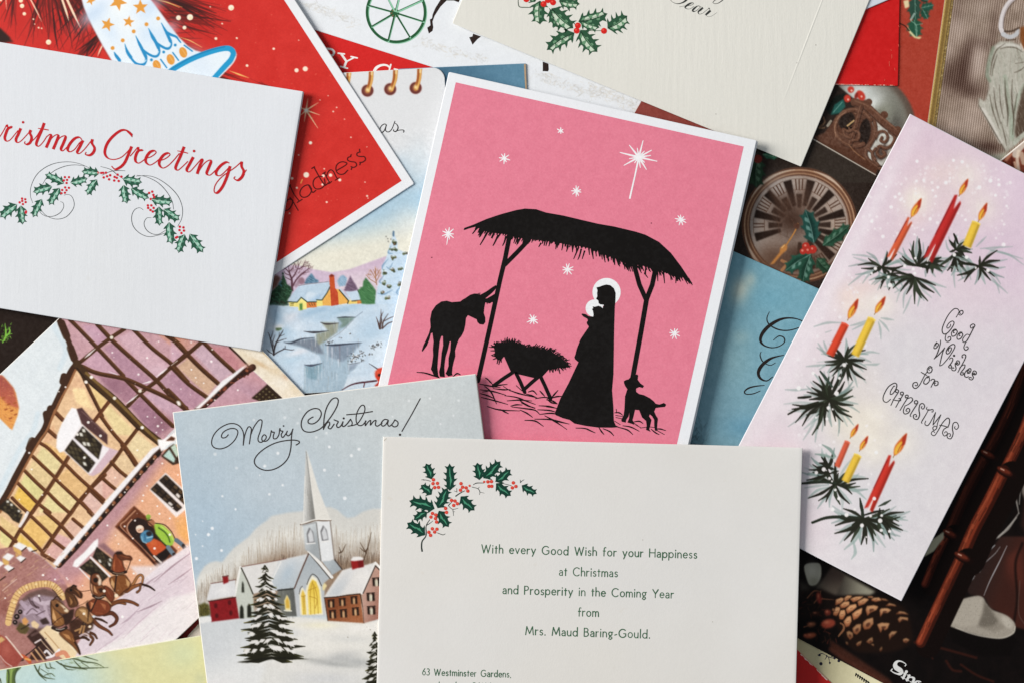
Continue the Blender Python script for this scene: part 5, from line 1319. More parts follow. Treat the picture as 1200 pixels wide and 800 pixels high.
for k,(q, w_) in enumerate((([(110,-20),(190,90),(280,195)],4.4),([(385,60),(340,120),(285,190)],4.4),([(270,190),(320,260),(365,330)],6.2),([(270,210),(200,310),(120,405),(30,510),(-40,600)],4.4),([(185,310),(240,370),(295,415)],4.2),([(110,415),(170,470),(222,512)],4.2),([(25,505),(80,560),(132,610)],4.2),([(-20,610),(60,700)],4.2))): beam(Q5(q), w_,40 + k,(104,60,32))
beam(Q2((270,575),(220,640),(175,700)),4.4,8,(116,62,36))
for k,(q, w_) in enumerate((([(430,15),(490,75)],5),([(365,145),(438,208)],4.6),([(320,260),(380,300),(490,410)],4.0),([(255,360),(350,450),(430,525)],4.2),([(195,475),(280,560),(350,625)],4.2),([(140,570),(230,660),(300,730),(390,800)],4.2),([(95,685),(160,750),(230,810)],4.0),([(535,365),(490,440),(430,535),(360,640),(250,800)],4.8),([(820,505),(710,610),(620,710),(550,810)],4.6),([(515,425),(610,520),(710,610),(810,700)],4.2),([(430,535),(520,620),(610,705)],4.0),([(375,645),(460,730),(540,800)],4.2),([(625,715),(700,790)],4.0))): beam(Q4(q), w_,60 + k,(110,62,34))
for k,(q, w_) in enumerate((([(255,-10),(160,130),(70,290)],4.4),([(570,-20),(470,110),(330,315)],4.8),([(-10,110),(125,225)],4.2),([(160,135),(240,210),(325,300)],4.2),([(245,30),(330,110),(405,185)],4.0),([(350,-10),(480,105),(580,215)],4.4),([(570,50),(665,130)],4.0),([(420,220),(515,292)],4.2),([(330,325),(435,385)],4.6),([(690,-10),(735,35)],4.0))): beam(Q7(q), w_,80 + k,(110,62,34))
# the outer barge board
for q, w_ in ((Q1((455,20),(500,120),(540,210),(560,290),(600,380)),6.4),(Q1((480,60),(500,110),(520,160)),9),(Q1((550,250),(580,330)),9),(Q1((605,370),(560,430),(515,520),(440,680),(380,800)),8.4),(Q4((395,-10),(360,130),(300,225),(240,310),(190,400),(120,530),(60,650),(-20,780)),8.6),(Q1((500,470),(490,510)),8),(Q4((360,30),(370,90)),8),(Q4((250,240),(230,300)),9),(Q4((130,510),(110,560)),7)):
    cv.line(q, w_,(70,42,24),1,.3)
for q in (Q1((590,420),(540,530),(470,660),(405,800)), Q4((430,0),(370,150),(310,240),(240,360),(160,510),(80,660),(0,800))): cv.line(q,2.6,(160,104,66),.9,.4)
for q in (Q1((450,50),(470,130),(520,210),(545,300),(500,420)), Q4((330,40),(290,180),(200,300),(120,450),(30,640))): cv.line([(x - 5, y - 2) for x, y in q],6,(188,212,228),.45,2.5)
# the heavy carved beam between the two gables
cv.line(Q2((55,320),(150,430),(310,560),(480,735),(620,850)),8.8,(74,50,26),1,.3); cv.line(Q2((120,380),(320,560),(500,740),(610,840)),3.2,(140,110,56),.8,.7); cv.line(Q2((60,350),(150,455),(300,590),(470,760)),1.8,(46,28,16),.8,.4)
for x, y in ((155,408),(118,440),(310,548),(480,500),(495,745),(290,145)): cv.dot(*Q2.p(x, y),2.0,(236,232,220),.9,.5)
cv.poly(Q2((722,570),(742,565),(755,590),(738,598)),(228,226,224),.95, soft=.3); cv.poly(Q3((50,665),(72,670),(78,700),(58,695)),(232,230,226),.95, soft=.3)
# first window
cv.poly(Q4((560,-20),(600,-10),(625,60),(640,110),(575,215),(500,320),(465,332),(440,290),(445,200),(480,110),(520,40)),(232,232,238), soft=.5)
cv.poly(Q4((598,-10),(640,-20),(700,50),(840,190),(840,270),(740,190),(640,110)),(88,58,62), soft=.5); cv.line(Q4((640,10),(820,180)),1.2,(128,96,96),.7,.4)
cv.poly(Q4((640,105),(835,300),(835,360),(705,512),(690,500),(500,320)),(228,224,232), soft=.3)
cv.poly(Q5((130,195),(240,232),(110,385),(55,415),(20,400),(80,330)),(208,178,192), soft=.6); cv.poly(Q5((130,195),(175,215),(40,395),(15,385)),(230,226,232), soft=.4)
def pane(q, quad, n, m, seed, c0=(44,36,28), cc=((226,226,218),(120,112,80),(90,84,64)), pr=.62, sz=.40):
    cv.poly(q(*quad), c0, soft=.25)
    (xa, ya),(xb, yb),(xc, yc),(xd, yd) = q(*quad)
    rr = R_(seed)
    for i in range(n):
        for j in range(m):
            for h_ in (0,.5):
                u, v = (i + .5 + h_) / n,(j + .5 + h_) / m
                if u > .96 or v > .96: continue
                P = lambda u, v: (xa * (1 - u) * (1 - v) + xb * u * (1 - v) + xc * u * v + xd * (1 - u) * v, ya * (1 - u) * (1 - v) + yb * u * (1 - v) + yc * u * v + yd * (1 - u) * v)
                k = rr.random()
                c = cc[0] if k < pr * .6 else cc[1 + (k < .7)]
                if k < .22: continue
                cv.poly([P(u - sz / n, v), P(u, v - sz / m), P(u + sz / n, v), P(u, v + sz / m)], c,.95 if k < pr * .6 else .55, soft=.2)
pane(Q4,((645,125),(800,270),(770,385),(580,215)),4,3,3); pane(Q4,((565,228),(745,410),(690,490),(505,315)),4,3,5)
for x, y in ((690,95),(605,190),(660,370),(785,200)): cv.dot(*Q4.p(x, y),1.6,(238,236,232),.9,.4)
pane(Q4,((60,690),(170,790),(120,850),(-20,760)),4,3,8)
pane(Q7,((55,0),(180,10),(150,85),(100,60)),3,2,9); cv.line(Q7((215,0),(190,50),(155,105)),3.4,(226,222,226),.9,.3)
# ground storey
gs = [(192,527),(206,520),(240,520),(240,640),(222,640),(168,680),(140,705),(90,730),(66,690),(64,668)]
cv.poly(gs,(228,168,132)); cv.grad([(190,527),(216,540),(90,690),(64,668)], Q5.p(420,400),(186,138,150), Q5.p(520,470),(230,168,132),.95, soft=2)
cv.grad(Q6((560,60),(740,200),(740,420),(640,330)), Q6.p(500,150),(230,170,132), Q6.p(720,330),(236,172,96),.9, soft=2); cv.glow(*Q6.p(150,330),10,12,(226,180,150),.6); cv.glow(*Q6.p(250,650),18,8,(224,160,124),.7); cv.glow(*Q7.p(600,540),12,10,(222,154,146),.6)
cv.wash(22,5,17, gs); cv.wash(10,2,18, gs)
# ledge with snow and the row of brackets
cv.line(Q5((535,225),(450,320),(320,470),(200,610),(60,770),(-60,910),(-190,1050)),8.4,(62,34,24),1,.3)
r = R_(12)
for k in range(15):
    t = k / 14
    x, y = 520 - 690 * t,260 + 770 * t
    cv.poly(Q5((x - 12, y + 2),(x + 12, y - 22),(x + 28, y - 4),(x + 4, y + 22)),(30,20,18),.9, soft=.5); cv.poly(Q5((x - 34, y + 16),(x - 18, y - 2),(x - 2, y + 14),(x - 18, y + 32)),(176,110,72),.85, soft=.6); cv.dot(*Q5.p(x - 26, y + 30),.9,(226,200,170),.8,.4)
cv.line(Q5((500,215),(310,430),(120,650),(-60,860)),1.8,(150,92,58),.9,.4)
cv.poly(Q5((540,188),(480,215),(330,385),(180,555),(20,745),(-120,905),(-235,1045),(-205,1065),(-100,945),(40,780),(200,590),(350,415),(490,255),(535,215)),(230,228,234), soft=.4)
# lamp
cv.poly(Q5((520,150),(560,150),(620,120),(700,60),(700,130),(640,160),(580,200),(550,240),(528,190)),(238,236,240), soft=.5); cv.poly(Q5((580,160),(620,125),(650,140),(640,158)),(96,54,34), soft=.4)
cv.poly(Q5((545,270),(600,205),(640,180),(690,270),(680,320),(630,335)),(66,46,36), soft=.3); cv.poly(Q5((562,268),(605,220),(648,290),(640,318)),(172,208,204), soft=.3); cv.poly(Q5((615,205),(648,180),(680,250),(660,280)),(178,206,192), soft=.3)
# second window
cv.poly(Q5((578,388),(745,540),(740,640),(655,712),(462,512)),(228,222,224), soft=.3)
def rows(quad, n, m, seed):
    (xa, ya),(xb, yb),(xc, yc),(xd, yd) = Q5(*quad); rr = R_(seed)
    cv.poly(Q5(*quad),(38,28,24), soft=.2)
    for i in range(n):
        for j in range(m):
            P = lambda u, v: (xa * (1 - u) * (1 - v) + xb * u * (1 - v) + xc * u * v + xd * (1 - u) * v, ya * (1 - u) * (1 - v) + yb * u * (1 - v) + yc * u * v + yd * (1 - u) * v)
            cv.poly([P((i + .16) / n,(j + .16) / m), P((i + .84) / n,(j + .16) / m), P((i + .84) / n,(j + .84) / m), P((i + .16) / n,(j + .84) / m)], rr.choice([(84,66,46),(70,56,44),(96,76,50),(54,42,36),(104,84,60),(232,230,228)] if i > 1 else [(84,66,46),(70,56,44),(54,42,36)]),.9, soft=.2)
rows(((580,402),(745,560),(715,620),(530,445)),5,2,14); rows(((515,462),(700,640),(660,672),(470,508)),5,2,6)
# doorway with two people
cv.poly(Q6((270,86),(400,200),(570,400),(640,470),(600,540),(500,600),(460,608),(300,450),(106,265)),(112,58,36), soft=.4); cv.line(Q6((280,128),(200,210),(160,270),(330,430),(480,590)),1.6,(196,140,110),.8,.4); cv.line(Q6((255,110),(130,245)),1.8,(150,86,56),.8,.5)
cv.line(Q6((140,270),(300,420),(455,595)),2.0,(70,34,24),.9,.4)
cv.poly(Q6((235,330),(215,270),(240,215),(300,188),(360,205),(420,260),(560,420),(590,480),(500,590),(400,500)),(48,30,28), soft=.5); cv.line(Q6((255,360),(215,300),(215,250),(250,205)),1.5,(206,150,122),.8,.4)
cv.poly(Q6((365,405),(440,365),(500,395),(548,440),(510,490),(440,515),(410,480)),(206,84,40), soft=.4); cv.glow(*Q6.p(430,400),4,3,(224,112,60),.6); cv.poly(Q6((470,500),(550,450),(580,480),(540,540),(490,580)),(36,24,24), soft=.5); cv.line(Q6((440,515),(500,570)),2.2,(224,214,206),.9,.3); cv.line(Q6((455,560),(490,590)),1.8,(60,40,36),.9,.3)
cv.poly(Q6(ell(378,348,56,54,-.4)),(70,136,178), soft=.4); cv.poly(Q6(ell(398,325,26,22,0)),(44,42,50), soft=.5); cv.line(Q6((335,350),(345,390),(375,405)),1.4,(130,186,214),.8,.4); cv.line(Q6((360,330),(365,380)),1.0,(40,90,130),.8,.4); cv.line(Q6((380,360),(425,350)),1.4,(160,205,226),.8,.4)
cv.dot(*Q6.p(320,285),4.6,(222,176,150),1,.4); cv.poly(Q6((285,290),(290,262),(320,252),(348,268),(340,280),(310,278)),(224,214,200), soft=.4); cv.dot(*Q6.p(325,292),.7,(90,60,50),.8,.3); cv.dot(*Q6.p(312,300),.6,(90,60,50),.8,.3)
cv.poly(Q6((440,250),(470,232),(520,255),(580,310),(615,375),(600,420),(560,438),(510,395),(455,330)),(150,196,58), soft=.35); cv.line(Q6((480,275),(530,310),(560,350),(575,395)),1.8,(60,96,34),.85,.5); cv.line(Q6((455,330),(510,395),(560,440)),1.4,(50,66,30),.8,.4); cv.line(Q6((500,262),(570,320),(605,380)),1.2,(190,226,96),.8,.5); cv.line(Q6((450,235),(530,250),(590,310),(625,380)),1.2,(48,36,28),.8,.3)
cv.dot(*Q6.p(418,232),4.0,(170,108,76),1,.4); cv.line(Q6((390,225),(430,260)),1.4,(70,40,30),.8,.4); cv.dot(*Q6.p(392,180),2.8,(140,180,62),1,.5); cv.dot(*Q6.p(392,200),2.0,(120,150,60),.9,.5); cv.line(Q6((375,215),(420,205)),1.2,(48,36,26),.8,.4)
for q, c, w_ in (([(560,440),(590,480),(615,510)],(104,130,150),5),([(610,500),(620,525)],(52,42,44),4),([(630,380),(670,410),(695,435)],(92,116,138),5),([(690,425),(700,450)],(52,42,44),4)): cv.line(Q6(q), w_, c,1,.5)
# street of snow
st = [(236,630),(240,720),(209,745),(113,768),(40,800),(60,760),(90,740),(120,715),(168,678),(196,655)]
cv.poly(st,(214,200,212), soft=.6); cv.poly([(240,690),(240,740),(209,748),(100,790),(100,770),(150,740),(200,700)],(227,223,226),.9, soft=2)
cv.poly(Q6((230,600),(430,600),(520,560),(620,520),(740,400),(770,460),(600,590),(440,690),(350,740)),(224,216,224),.8, soft=1.5)
cv.hatch(st,130,(.8,-.62),14,1.3,[(226,218,226),(190,164,184),(206,184,198),(232,228,232),(176,148,168)],5,.55,.15,.7)
for q, w_, c in ((Q6((440,740),(540,650),(640,570),(740,500)),2.0,(150,118,134)),(Q6((560,760),(680,680),(760,620)),1.8,(158,128,146)),(Q8((680,470),(780,430),(862,390)),2.0,(150,120,138)),(Q8((560,560),(620,520),(700,440)),2.4,(176,150,170)),(Q8((720,300),(760,260),(862,190)),2.0,(166,140,156)),(Q8((580,660),(700,540),(830,430)),1.4,(196,170,188)),(Q8((720,660),(800,580)),1.2,(206,186,200)),(Q8((360,770),(480,690),(600,600)),2.0,(198,178,194))):
    cv.line(q,(.4, w_,.4), c,.75,.6)
cv.wash(10,6,21, st)
# gate tower
gt = [(-16,645),(14,640),(32,642),(48,652),(66,668),(92,705),(100,740),(60,800),(-16,800)]
cv.poly(gt,(170,116,112), soft=.5); cv.grad(Q7((280,300),(430,440),(540,560),(400,560),(260,540)), Q7.p(300,400),(172,120,118), Q7.p(480,500),(188,134,148),.9, soft=2); cv.grad(Q7((-20,480),(100,600),(80,800),(-20,800)), Q7.p(50,500),(176,120,108), Q7.p(20,760),(152,92,84),.8, soft=2)
cv.wash(26,5,24, gt); r = R_(9)
for _ in range(90):
    x, y = r.uniform(0,500), r.uniform(290,800); cv.line(Q7((x, y),(x + 26, y - 18)), r.uniform(.6,1.4), r.choice([(196,150,116),(206,162,120),(140,86,82),(186,136,128),(214,176,150)]),.5,.4, smooth=False)
for q in ((Q7((100,260),(150,232),(212,262),(170,298)),(Q7((100,262),(170,298),(165,340),(110,300)),(216,168,90))),(Q7((18,350),(58,315),(112,335),(70,378)),(Q7((18,352),(70,378),(70,420),(22,400)),(216,168,90))),(Q7((125,352),(160,335),(205,355),(165,388)),(Q7((120,310),(150,330),(125,352)),(206,156,90))),(Q7((28,425),(60,405),(112,432),(68,460)), None),(Q7((-30,380),(10,380),(30,400),(-10,430)), None),(Q7((205,270),(240,268),(262,295),(230,305)), None)):
    if q[1]: cv.poly(q[1][0], q[1][1], soft=.3)
    cv.poly(q[0],(228,228,230), soft=.3)
for q in ([(165,390),(200,360)],[(68,462),(110,435)],[(0,530),(40,500)],[(250,302),(285,295)],[(170,300),(205,272)]): cv.line(Q7(q),1.5,(60,40,34),.85,.4)
cv.line(Q7((20,610),(60,575),(130,520)),1.0,(226,200,186),.7,.4)
# arch
cv.poly(Q7((85,860),(100,790),(150,690),(230,625),(340,590),(430,620),(500,700),(520,860),(300,1000)),(112,84,82), soft=.8); cv.poly(Q7((120,800),(170,700),(300,640),(420,660),(470,760),(400,900),(200,900)),(158,138,156),.9, soft=1.2)
cv.hatch(Q7((130,780),(180,700),(300,650),(440,680),(450,800),(200,860)),70,(.6,.8),6,1.4,[(104,82,96),(196,180,196),(76,58,66),(180,160,178)],7,.7)
cv.line(Q7((65,860),(85,770),(130,650),(200,590),(300,560),(390,560),(450,600),(490,660)),7.6,(222,180,116),1,.4)
ap = cr(Q7((65,860),(85,770),(130,650),(200,590),(300,560),(390,560),(450,600),(490,660)),4)
for i in range(1, len(ap) - 1):
    (xa, ya),(xb, yb) = ap[i - 1], ap[i + 1]; l = math.hypot(xb - xa, yb - ya); nx, ny = -(yb - ya) / l,(xb - xa) / l
    cv.line([(ap[i][0] - nx * 4, ap[i][1] - ny * 4),(ap[i][0] + nx * 4, ap[i][1] + ny * 4)],.9,(150,104,64),.7,.4, smooth=False)
    if i % 3 == 0: cv.dot(ap[i][0] + 1, ap[i][1] - 1,1.6,(240,214,160),.7,.6)
# coach
A3 = Z(0,690,8)
for q, w_, c in (([(200,120),(260,180),(300,150)],5,(178,158,178)),([(270,80),(300,140),(360,170)],2.4,(92,70,80)),([(330,90),(400,130),(470,120)],5,(196,178,194)),([(240,220),(320,200),(410,250)],6,(186,166,186)),([(420,150),(440,240),(470,310)],4,(188,168,184)),([(300,110),(340,170)],1.4,(70,52,60)),([(360,60),(380,110)],1.4,(80,60,66)),([(250,230),(300,180),(350,210)],1.4,(104,84,98)),([(340,240),(420,200)],1.4,(104,84,98))): cv.line(A3(q), w_, c,.85,.7)
cv.poly(A3((120,250),(180,190),(210,220),(190,290),(140,340),(115,310)),(140,108,112),.9, soft=.8)
for x, y, q in ((190,210,22),(158,255,26),(142,308,22)): cv.dot(*A3.p(x, y), q / 8,(36,26,26),1,.4); cv.dot(*A3.p(x - 2, y - 2), q / 22,(150,130,130),.9,.4)
cv.poly(A3((150,370),(190,310),(240,330),(280,360),(240,420),(190,410)),(92,80,44),.95, soft=.7); cv.line(A3((200,370),(240,350),(270,330)),2,(60,50,30),.8,.5); cv.poly(A3((205,285),(235,260),(270,300),(245,335),(215,325)),(216,150,78),.95, soft=.5); cv.poly(A3((290,310),(320,290),(370,330),(350,370),(300,350)),(226,196,150),.95, soft=.6); cv.poly(A3((370,290),(430,260),(470,320),(400,330)),(56,40,38),.9, soft=.7)
cv.poly(A3((250,440),(330,375),(360,395),(430,470),(530,590),(430,660),(270,660),(300,590),(340,540)),(66,42,38), soft=.5); cv.line(A3((300,430),(360,400)),3,(104,78,78),.8,.7)
cv.poly(A3((365,400),(440,335),(480,345),(600,440),(730,580),(700,640),(600,660),(520,600),(440,480)),(226,202,162), soft=.5); cv.line(A3((420,400),(500,490),(600,610)),1.2,(176,132,88),.8,.5); cv.line(A3((480,350),(600,450),(715,580)),2.6,(238,224,194),.8,.8)
for q, w_, c in (([(330,560),(410,665)],1.8,(206,164,120)),([(290,590),(350,670)],1.8,(206,150,104)),([(360,540),(430,630)],.9,(190,150,120)),([(270,600),(340,540),(430,460)],1.2,(34,24,22)),([(150,700),(260,605)],1.4,(34,24,22)),([(380,470),(440,540),(500,600)],.9,(214,186,160)),([(420,460),(480,530),(540,590)],.9,(224,200,170)),([(330,500),(380,470)],2,(210,196,200)),([(420,590),(440,575),(480,620)],2.6,(226,222,228)),([(440,640),(500,620),(555,565)],2.8,(228,224,230)),([(535,610),(600,590),(640,640)],5,(218,136,106)),([(200,620),(240,640),(280,680)],4,(206,84,44)),([(240,650),(280,660)],2.4,(226,160,80)),([(160,680),(220,660)],1.6,(40,28,24))): cv.line(A3(q), w_, c,.95,.4)
cv.poly(A3((-20,420),(20,430),(60,460),(140,560),(215,645),(160,720),(60,720),(-20,600)),(164,74,66), soft=.6); cv.glow(*A3.p(60,570),6,8,(188,100,88),.7); cv.line(A3((55,440),(130,530),(212,636)),1.6,(222,204,190),.9,.4); cv.line(A3((0,620),(50,680),(110,720)),1.0,(216,196,190),.8,.5); cv.poly(A3((-20,470),(10,440),(50,470),(0,505)),(206,164,104), soft=.5)
# third window
cv.poly(Q8((215,140),(230,100),(300,40),(370,-40),(400,-60),(400,0),(330,70),(250,150)),(232,232,236), soft=.4)
cv.poly(Q8((395,-10),(440,-30),(520,40),(560,20),(520,90)),(150,108,116), soft=.8)
pane(Q8,((390,0),(505,90),(490,190),(360,75)),4,3,21, pr=.5); pane(Q8,((345,85),(475,215),(420,260),(262,150)),4,3,23, pr=.3); cv.line(Q8((345,75),(485,215)),2.2,(226,222,226),.95,.3); cv.line(Q8((265,155),(340,235)),1.6,(226,220,222),.9,.3)
# the team
A1 = Z(95,638,11.43); A2 = Z(50,680,8.889)
HD = (50,28,18)
def paint(z, pts, c, hi=None, hp=(), ln=.7, soft=.45):
    c = tuple(v * .84 for v in c)
    P = z(pts); cv.poly(cr(P,4, True), HD, soft=.4)
    cx_, cy_ = sum(q[0] for q in P) / len(P), sum(q[1] for q in P) / len(P)
    I = []
    for x, y in P:
        d = math.hypot(x - cx_, y - cy_) + 1e-6; I.append((x - (x - cx_) / d * ln, y - (y - cy_) / d * ln))
    cv.poly(cr(I,4, True), c, soft=soft)
    for q, w_, a in hp: cv.line(z(q),(.4, w_,.4), hi, a,.7)
def leg(z, pts, ws, c=(120,68,38)): cv.line(z(pts), tuple(w_ + .9 for w_ in ws), HD,.95,.3); cv.line(z(pts), ws, c,.95,.3)
leg(A1,[(640,590),(700,520),(755,425),(805,400),(830,440),(815,520)],(3.4,2.2,2.0,1.8),(176,116,66)); cv.line(A1((790,520),(850,535),(920,560),(985,605)),(2.4,2.8,1.8),(44,26,20),.95,.3); leg(A1,[(610,610),(700,560),(800,525)],(5,3.6,2.6),(150,88,46)); leg(A1,[(800,530),(785,600),(750,632)],(1.8,1.8,2.2),(130,80,48))
paint(A1,[(300,560),(345,550),(440,630),(445,720),(400,770),(330,700)],(146,70,42),(190,110,70),(([(350,600),(400,690)],2,.6),))
paint(A1,[(378,450),(420,420),(500,400),(590,400),(645,470),(668,530),(640,590),(590,640),(520,685),(455,630),(395,530)],(158,92,46),(216,166,112),(([(410,450),(425,520),(440,580)],4.2,.85),([(600,450),(630,510),(630,560)],4.2,.8),([(500,500),(540,600)],2.4,.3),([(590,530),(620,540)],2,.7)))
cv.line(A1((475,400),(462,510),(450,615)),1.8,(44,26,20),.9,.3); cv.line(A1((530,660),(600,600),(640,580)),1.2,(70,38,24),.8,.4)
paint(A1,[(432,150),(455,110),(500,100),(545,190),(575,290),(592,365),(500,395),(412,380),(412,300)],(164,76,42),(204,116,70),(([(450,190),(440,280),(445,340)],2.6,.6),([(500,180),(540,280)],2,.5)))
paint(A1,[(480,125),(540,105),(600,135),(660,145),(688,180),(672,205),(610,198),(550,205),(500,175)],(122,62,38),(166,96,60),(([(530,140),(600,160),(650,170)],1.6,.6),),.4)
cv.poly(A1((455,110),(480,88),(540,82),(565,110),(530,125),(480,130)),(48,28,22), soft=.4); cv.line(A1((665,200),(645,270),(612,350)),.9, HD,.9,.3); cv.line(A1((560,215),(570,280),(600,320)),.9,(90,60,46),.7,.3); cv.line(A1((405,350),(450,380),(520,385),(600,360)),3.4,(44,28,24),.95,.4); cv.line(A1((430,368),(500,382),(570,372)),.8,(186,156,126),.8,.3); cv.line(A1((400,400),(480,405),(580,385)),.7,(206,160,110),.6,.3)
leg(A2,[(690,270),(740,235),(800,225),(860,240)],(4,3,2),(140,84,46)); leg(A1,[(420,790),(500,755),(580,745),(680,765),(760,805)],(4,3.4,2.4),(126,72,40)); cv.dot(*A1.p(472,678),2.2,(232,214,186),.95,.5)
leg(A2,[(640,345),(720,335),(772,385),(755,440),(700,475)],(4.6,4.2,3.2,2),(104,54,34)); cv.line(A2((550,390),(610,405),(672,438)),(2.6,3,1.6),(60,34,24),.95,.3); leg(A2,[(520,405),(590,470),(680,520),(722,562)],(4.4,3.6,2.4,1.6),(120,66,40))
paint(A2,[(455,240),(490,205),(540,185),(620,195),(690,225),(712,290),(670,345),(580,370),(520,345),(470,290)],(156,74,44),(214,140,94),(([(500,220),(520,250),(500,290)],4.6,.8),([(600,230),(640,260),(650,300)],4,.45),([(560,330),(620,340)],2,.4)))
cv.line(A2((560,195),(530,260),(505,315)),1.8,(48,28,22),.9,.3); cv.poly(A2((450,240),(470,215),(485,260),(500,310),(480,330),(460,290)),(44,28,22),.9, soft=.5)
paint(A1,[(128,480),(150,540),(155,620),(175,670),(250,690),(305,660),(315,590),(290,540),(200,500)],(150,84,46),(214,156,106),(([(175,540),(190,610),(220,650)],3,.85),))
paint(A1,[(125,480),(140,400),(190,372),(240,385),(275,450),(278,520),(240,548),(190,545),(150,520)],(138,76,46))
cv.poly(A1((195,400),(235,400),(272,470),(270,530),(238,545),(225,500),(240,450)),(224,206,186),.95, soft=.4); cv.dot(*A1.p(195,470),2.8,(38,24,20),.95,.6); cv.poly(A1((225,590),(280,565),(300,620),(260,640)),(52,32,24),.9, soft=.5); cv.line(A1((160,385),(130,420),(125,560),(150,660)),1.2, HD,.8,.3)
cv.line(A1((165,680),(240,712),(315,680)),3.4,(44,28,24),.95,.4); cv.line(A1((190,695),(240,708),(300,690)),.8,(196,186,176),.85,.3); cv.line(A1((315,690),(360,740),(400,790)),1.0,(214,180,130),.8,.3); cv.dot(*A1.p(312,616),1.5,(240,230,220),.95,.4)
cv.poly(A2((270,420),(370,390),(440,440),(540,420),(520,500),(420,560),(330,590),(280,520)),(62,36,24),.9, soft=1)
leg(A2,[(330,600),(390,588),(440,590),(480,615)],(3.6,3,2.4,1.8),(70,42,28)); leg(A2,[(430,545),(490,570),(525,610),(495,665)],(3.4,3,2.4,1.8),(110,66,38)); leg(A2,[(500,540),(540,560),(565,598)],(2.4,2.2,1.4),(96,56,34)); cv.line(A2((390,575),(430,550),(470,560),(480,590)),2.2,(214,200,212),.8,.6)
paint(A2,[(350,300),(410,265),(470,290),(495,340),(530,410),(480,455),(420,430),(375,390),(335,370)],(178,126,76),(222,180,126),(([(380,300),(430,320),(460,380)],5,.7),([(480,380),(500,430)],3,.6)))
for q in ([(425,430),(395,520)],[(445,440),(420,530)],[(480,300),(470,420)],[(300,430),(370,370)]): cv.line(A2(q),1.0,(44,28,22),.85,.3)
for q in ([(410,470),(385,540)],[(435,470),(420,540)],[(340,520),(390,500)],[(480,480),(500,470)]): cv.line(A2(q),2.2,(196,146,92),.8,.5)
paint(A2,[(238,100),(280,120),(340,160),(372,235),(340,270),(280,275),(250,210),(232,150)],(112,70,40),(190,134,84),(([(280,170),(300,220),(290,250)],2.6,.8),([(330,190),(350,240)],1.6,.4)))
paint(A2,[(240,95),(290,60),(340,50),(362,85),(412,130),(408,180),(372,172),(330,140),(280,128)],(92,54,32),(160,104,64),(([(330,90),(370,120),(390,160)],2.2,.7),([(270,100),(300,110)],1.4,.5)),.4)
cv.dot(*A2.p(295,97),1.6,(26,18,16),.95,.3); cv.line(A2((300,65),(320,45),(350,55)),1.6,(40,26,22),.9,.3); cv.line(A2((370,105),(430,108),(500,95)),.8,(96,56,40),.9,.3); cv.line(A2((350,270),(420,240),(470,205)),.8,(110,74,56),.8,.3); cv.line(A2((330,150),(350,200)),.8,(40,26,22),.8,.3)
cv.poly(A2((200,360),(250,330),(290,300),(330,290),(320,380),(280,440),(240,470),(215,430)),(56,34,26),.95, soft=.7)
paint(A2,[(170,540),(250,500),(310,540),(335,600),(390,740),(385,765),(320,690),(260,640),(205,590)],(154,94,50),(210,150,92),(([(210,550),(260,580),(300,620)],4,.7),([(310,600),(325,630)],2.4,.8)))
cv.line(A2((335,640),(370,700),(388,760)),2.2,(60,34,24),.9,.4)
paint(A2,[(84,225),(86,330),(98,440),(150,480),(225,455),(222,390),(185,345),(130,290)],(172,112,60),(224,172,114),(([(110,300),(120,380),(150,430)],4.4,.8),([(180,390),(200,430)],2.4,.4)))
paint(A2,[(82,215),(130,188),(180,215),(230,262),(278,310),(262,338),(205,345),(160,318),(120,290)],(158,104,64),(222,190,150),(([(150,220),(190,240)],2,.5),),.4)
cv.poly(A2((170,235),(215,255),(272,308),(258,330),(225,320),(225,290)),(228,210,182),.95, soft=.4); cv.dot(*A2.p(150,256),2.0,(30,20,18),.95,.4); cv.dot(*A2.p(232,292),.8,(90,56,40),.9,.3); cv.line(A2((110,200),(150,160),(195,195)),1.6,(60,38,28),.85,.4); cv.line(A2((105,450),(160,400),(205,375)),1.0,(70,42,28),.8,.3); cv.line(A2((84,220),(88,330),(100,460)),1.0, HD,.8,.3)
cv.line(A2((105,488),(175,515),(245,485)),3.8,(44,28,24),.95,.4); cv.line(A2((140,500),(185,506),(225,494)),.9,(206,200,194),.85,.3); cv.line(A2((100,90),(140,130),(180,200)),1.0,(60,40,34),.8,.3)
for x, y in ((430,342),(492,476),(640,105)): cv.dot(*A2.p(x, y),1.5,(240,230,216),.95,.5)
# the orange roof at the far left
ch = Q1((-40,450),(20,465),(60,505),(105,560),(125,600),(148,720),(140,770),(95,890),(60,860),(-40,760))
cv.poly(ch,(228,152,72), soft=.7); cv.grad(Q1((-40,450),(20,465),(105,560),(148,720),(60,690),(-40,590)), Q1.p(40,500),(176,84,76), Q1.p(50,690),(196,96,72),1, soft=1.2)
cv.hatch(ch,190,(.8,.3),2.6,1.3,[(150,62,52),(214,116,66),(190,96,56),(236,170,96)],6,.6,.5)
for x, y in ((20,640),(60,690),(85,740),(115,770),(40,730),(75,800),(110,680)): cv.line(Q1((x, y),(x + 14, y - 6)),2.0,(170,84,40),.8,.5)
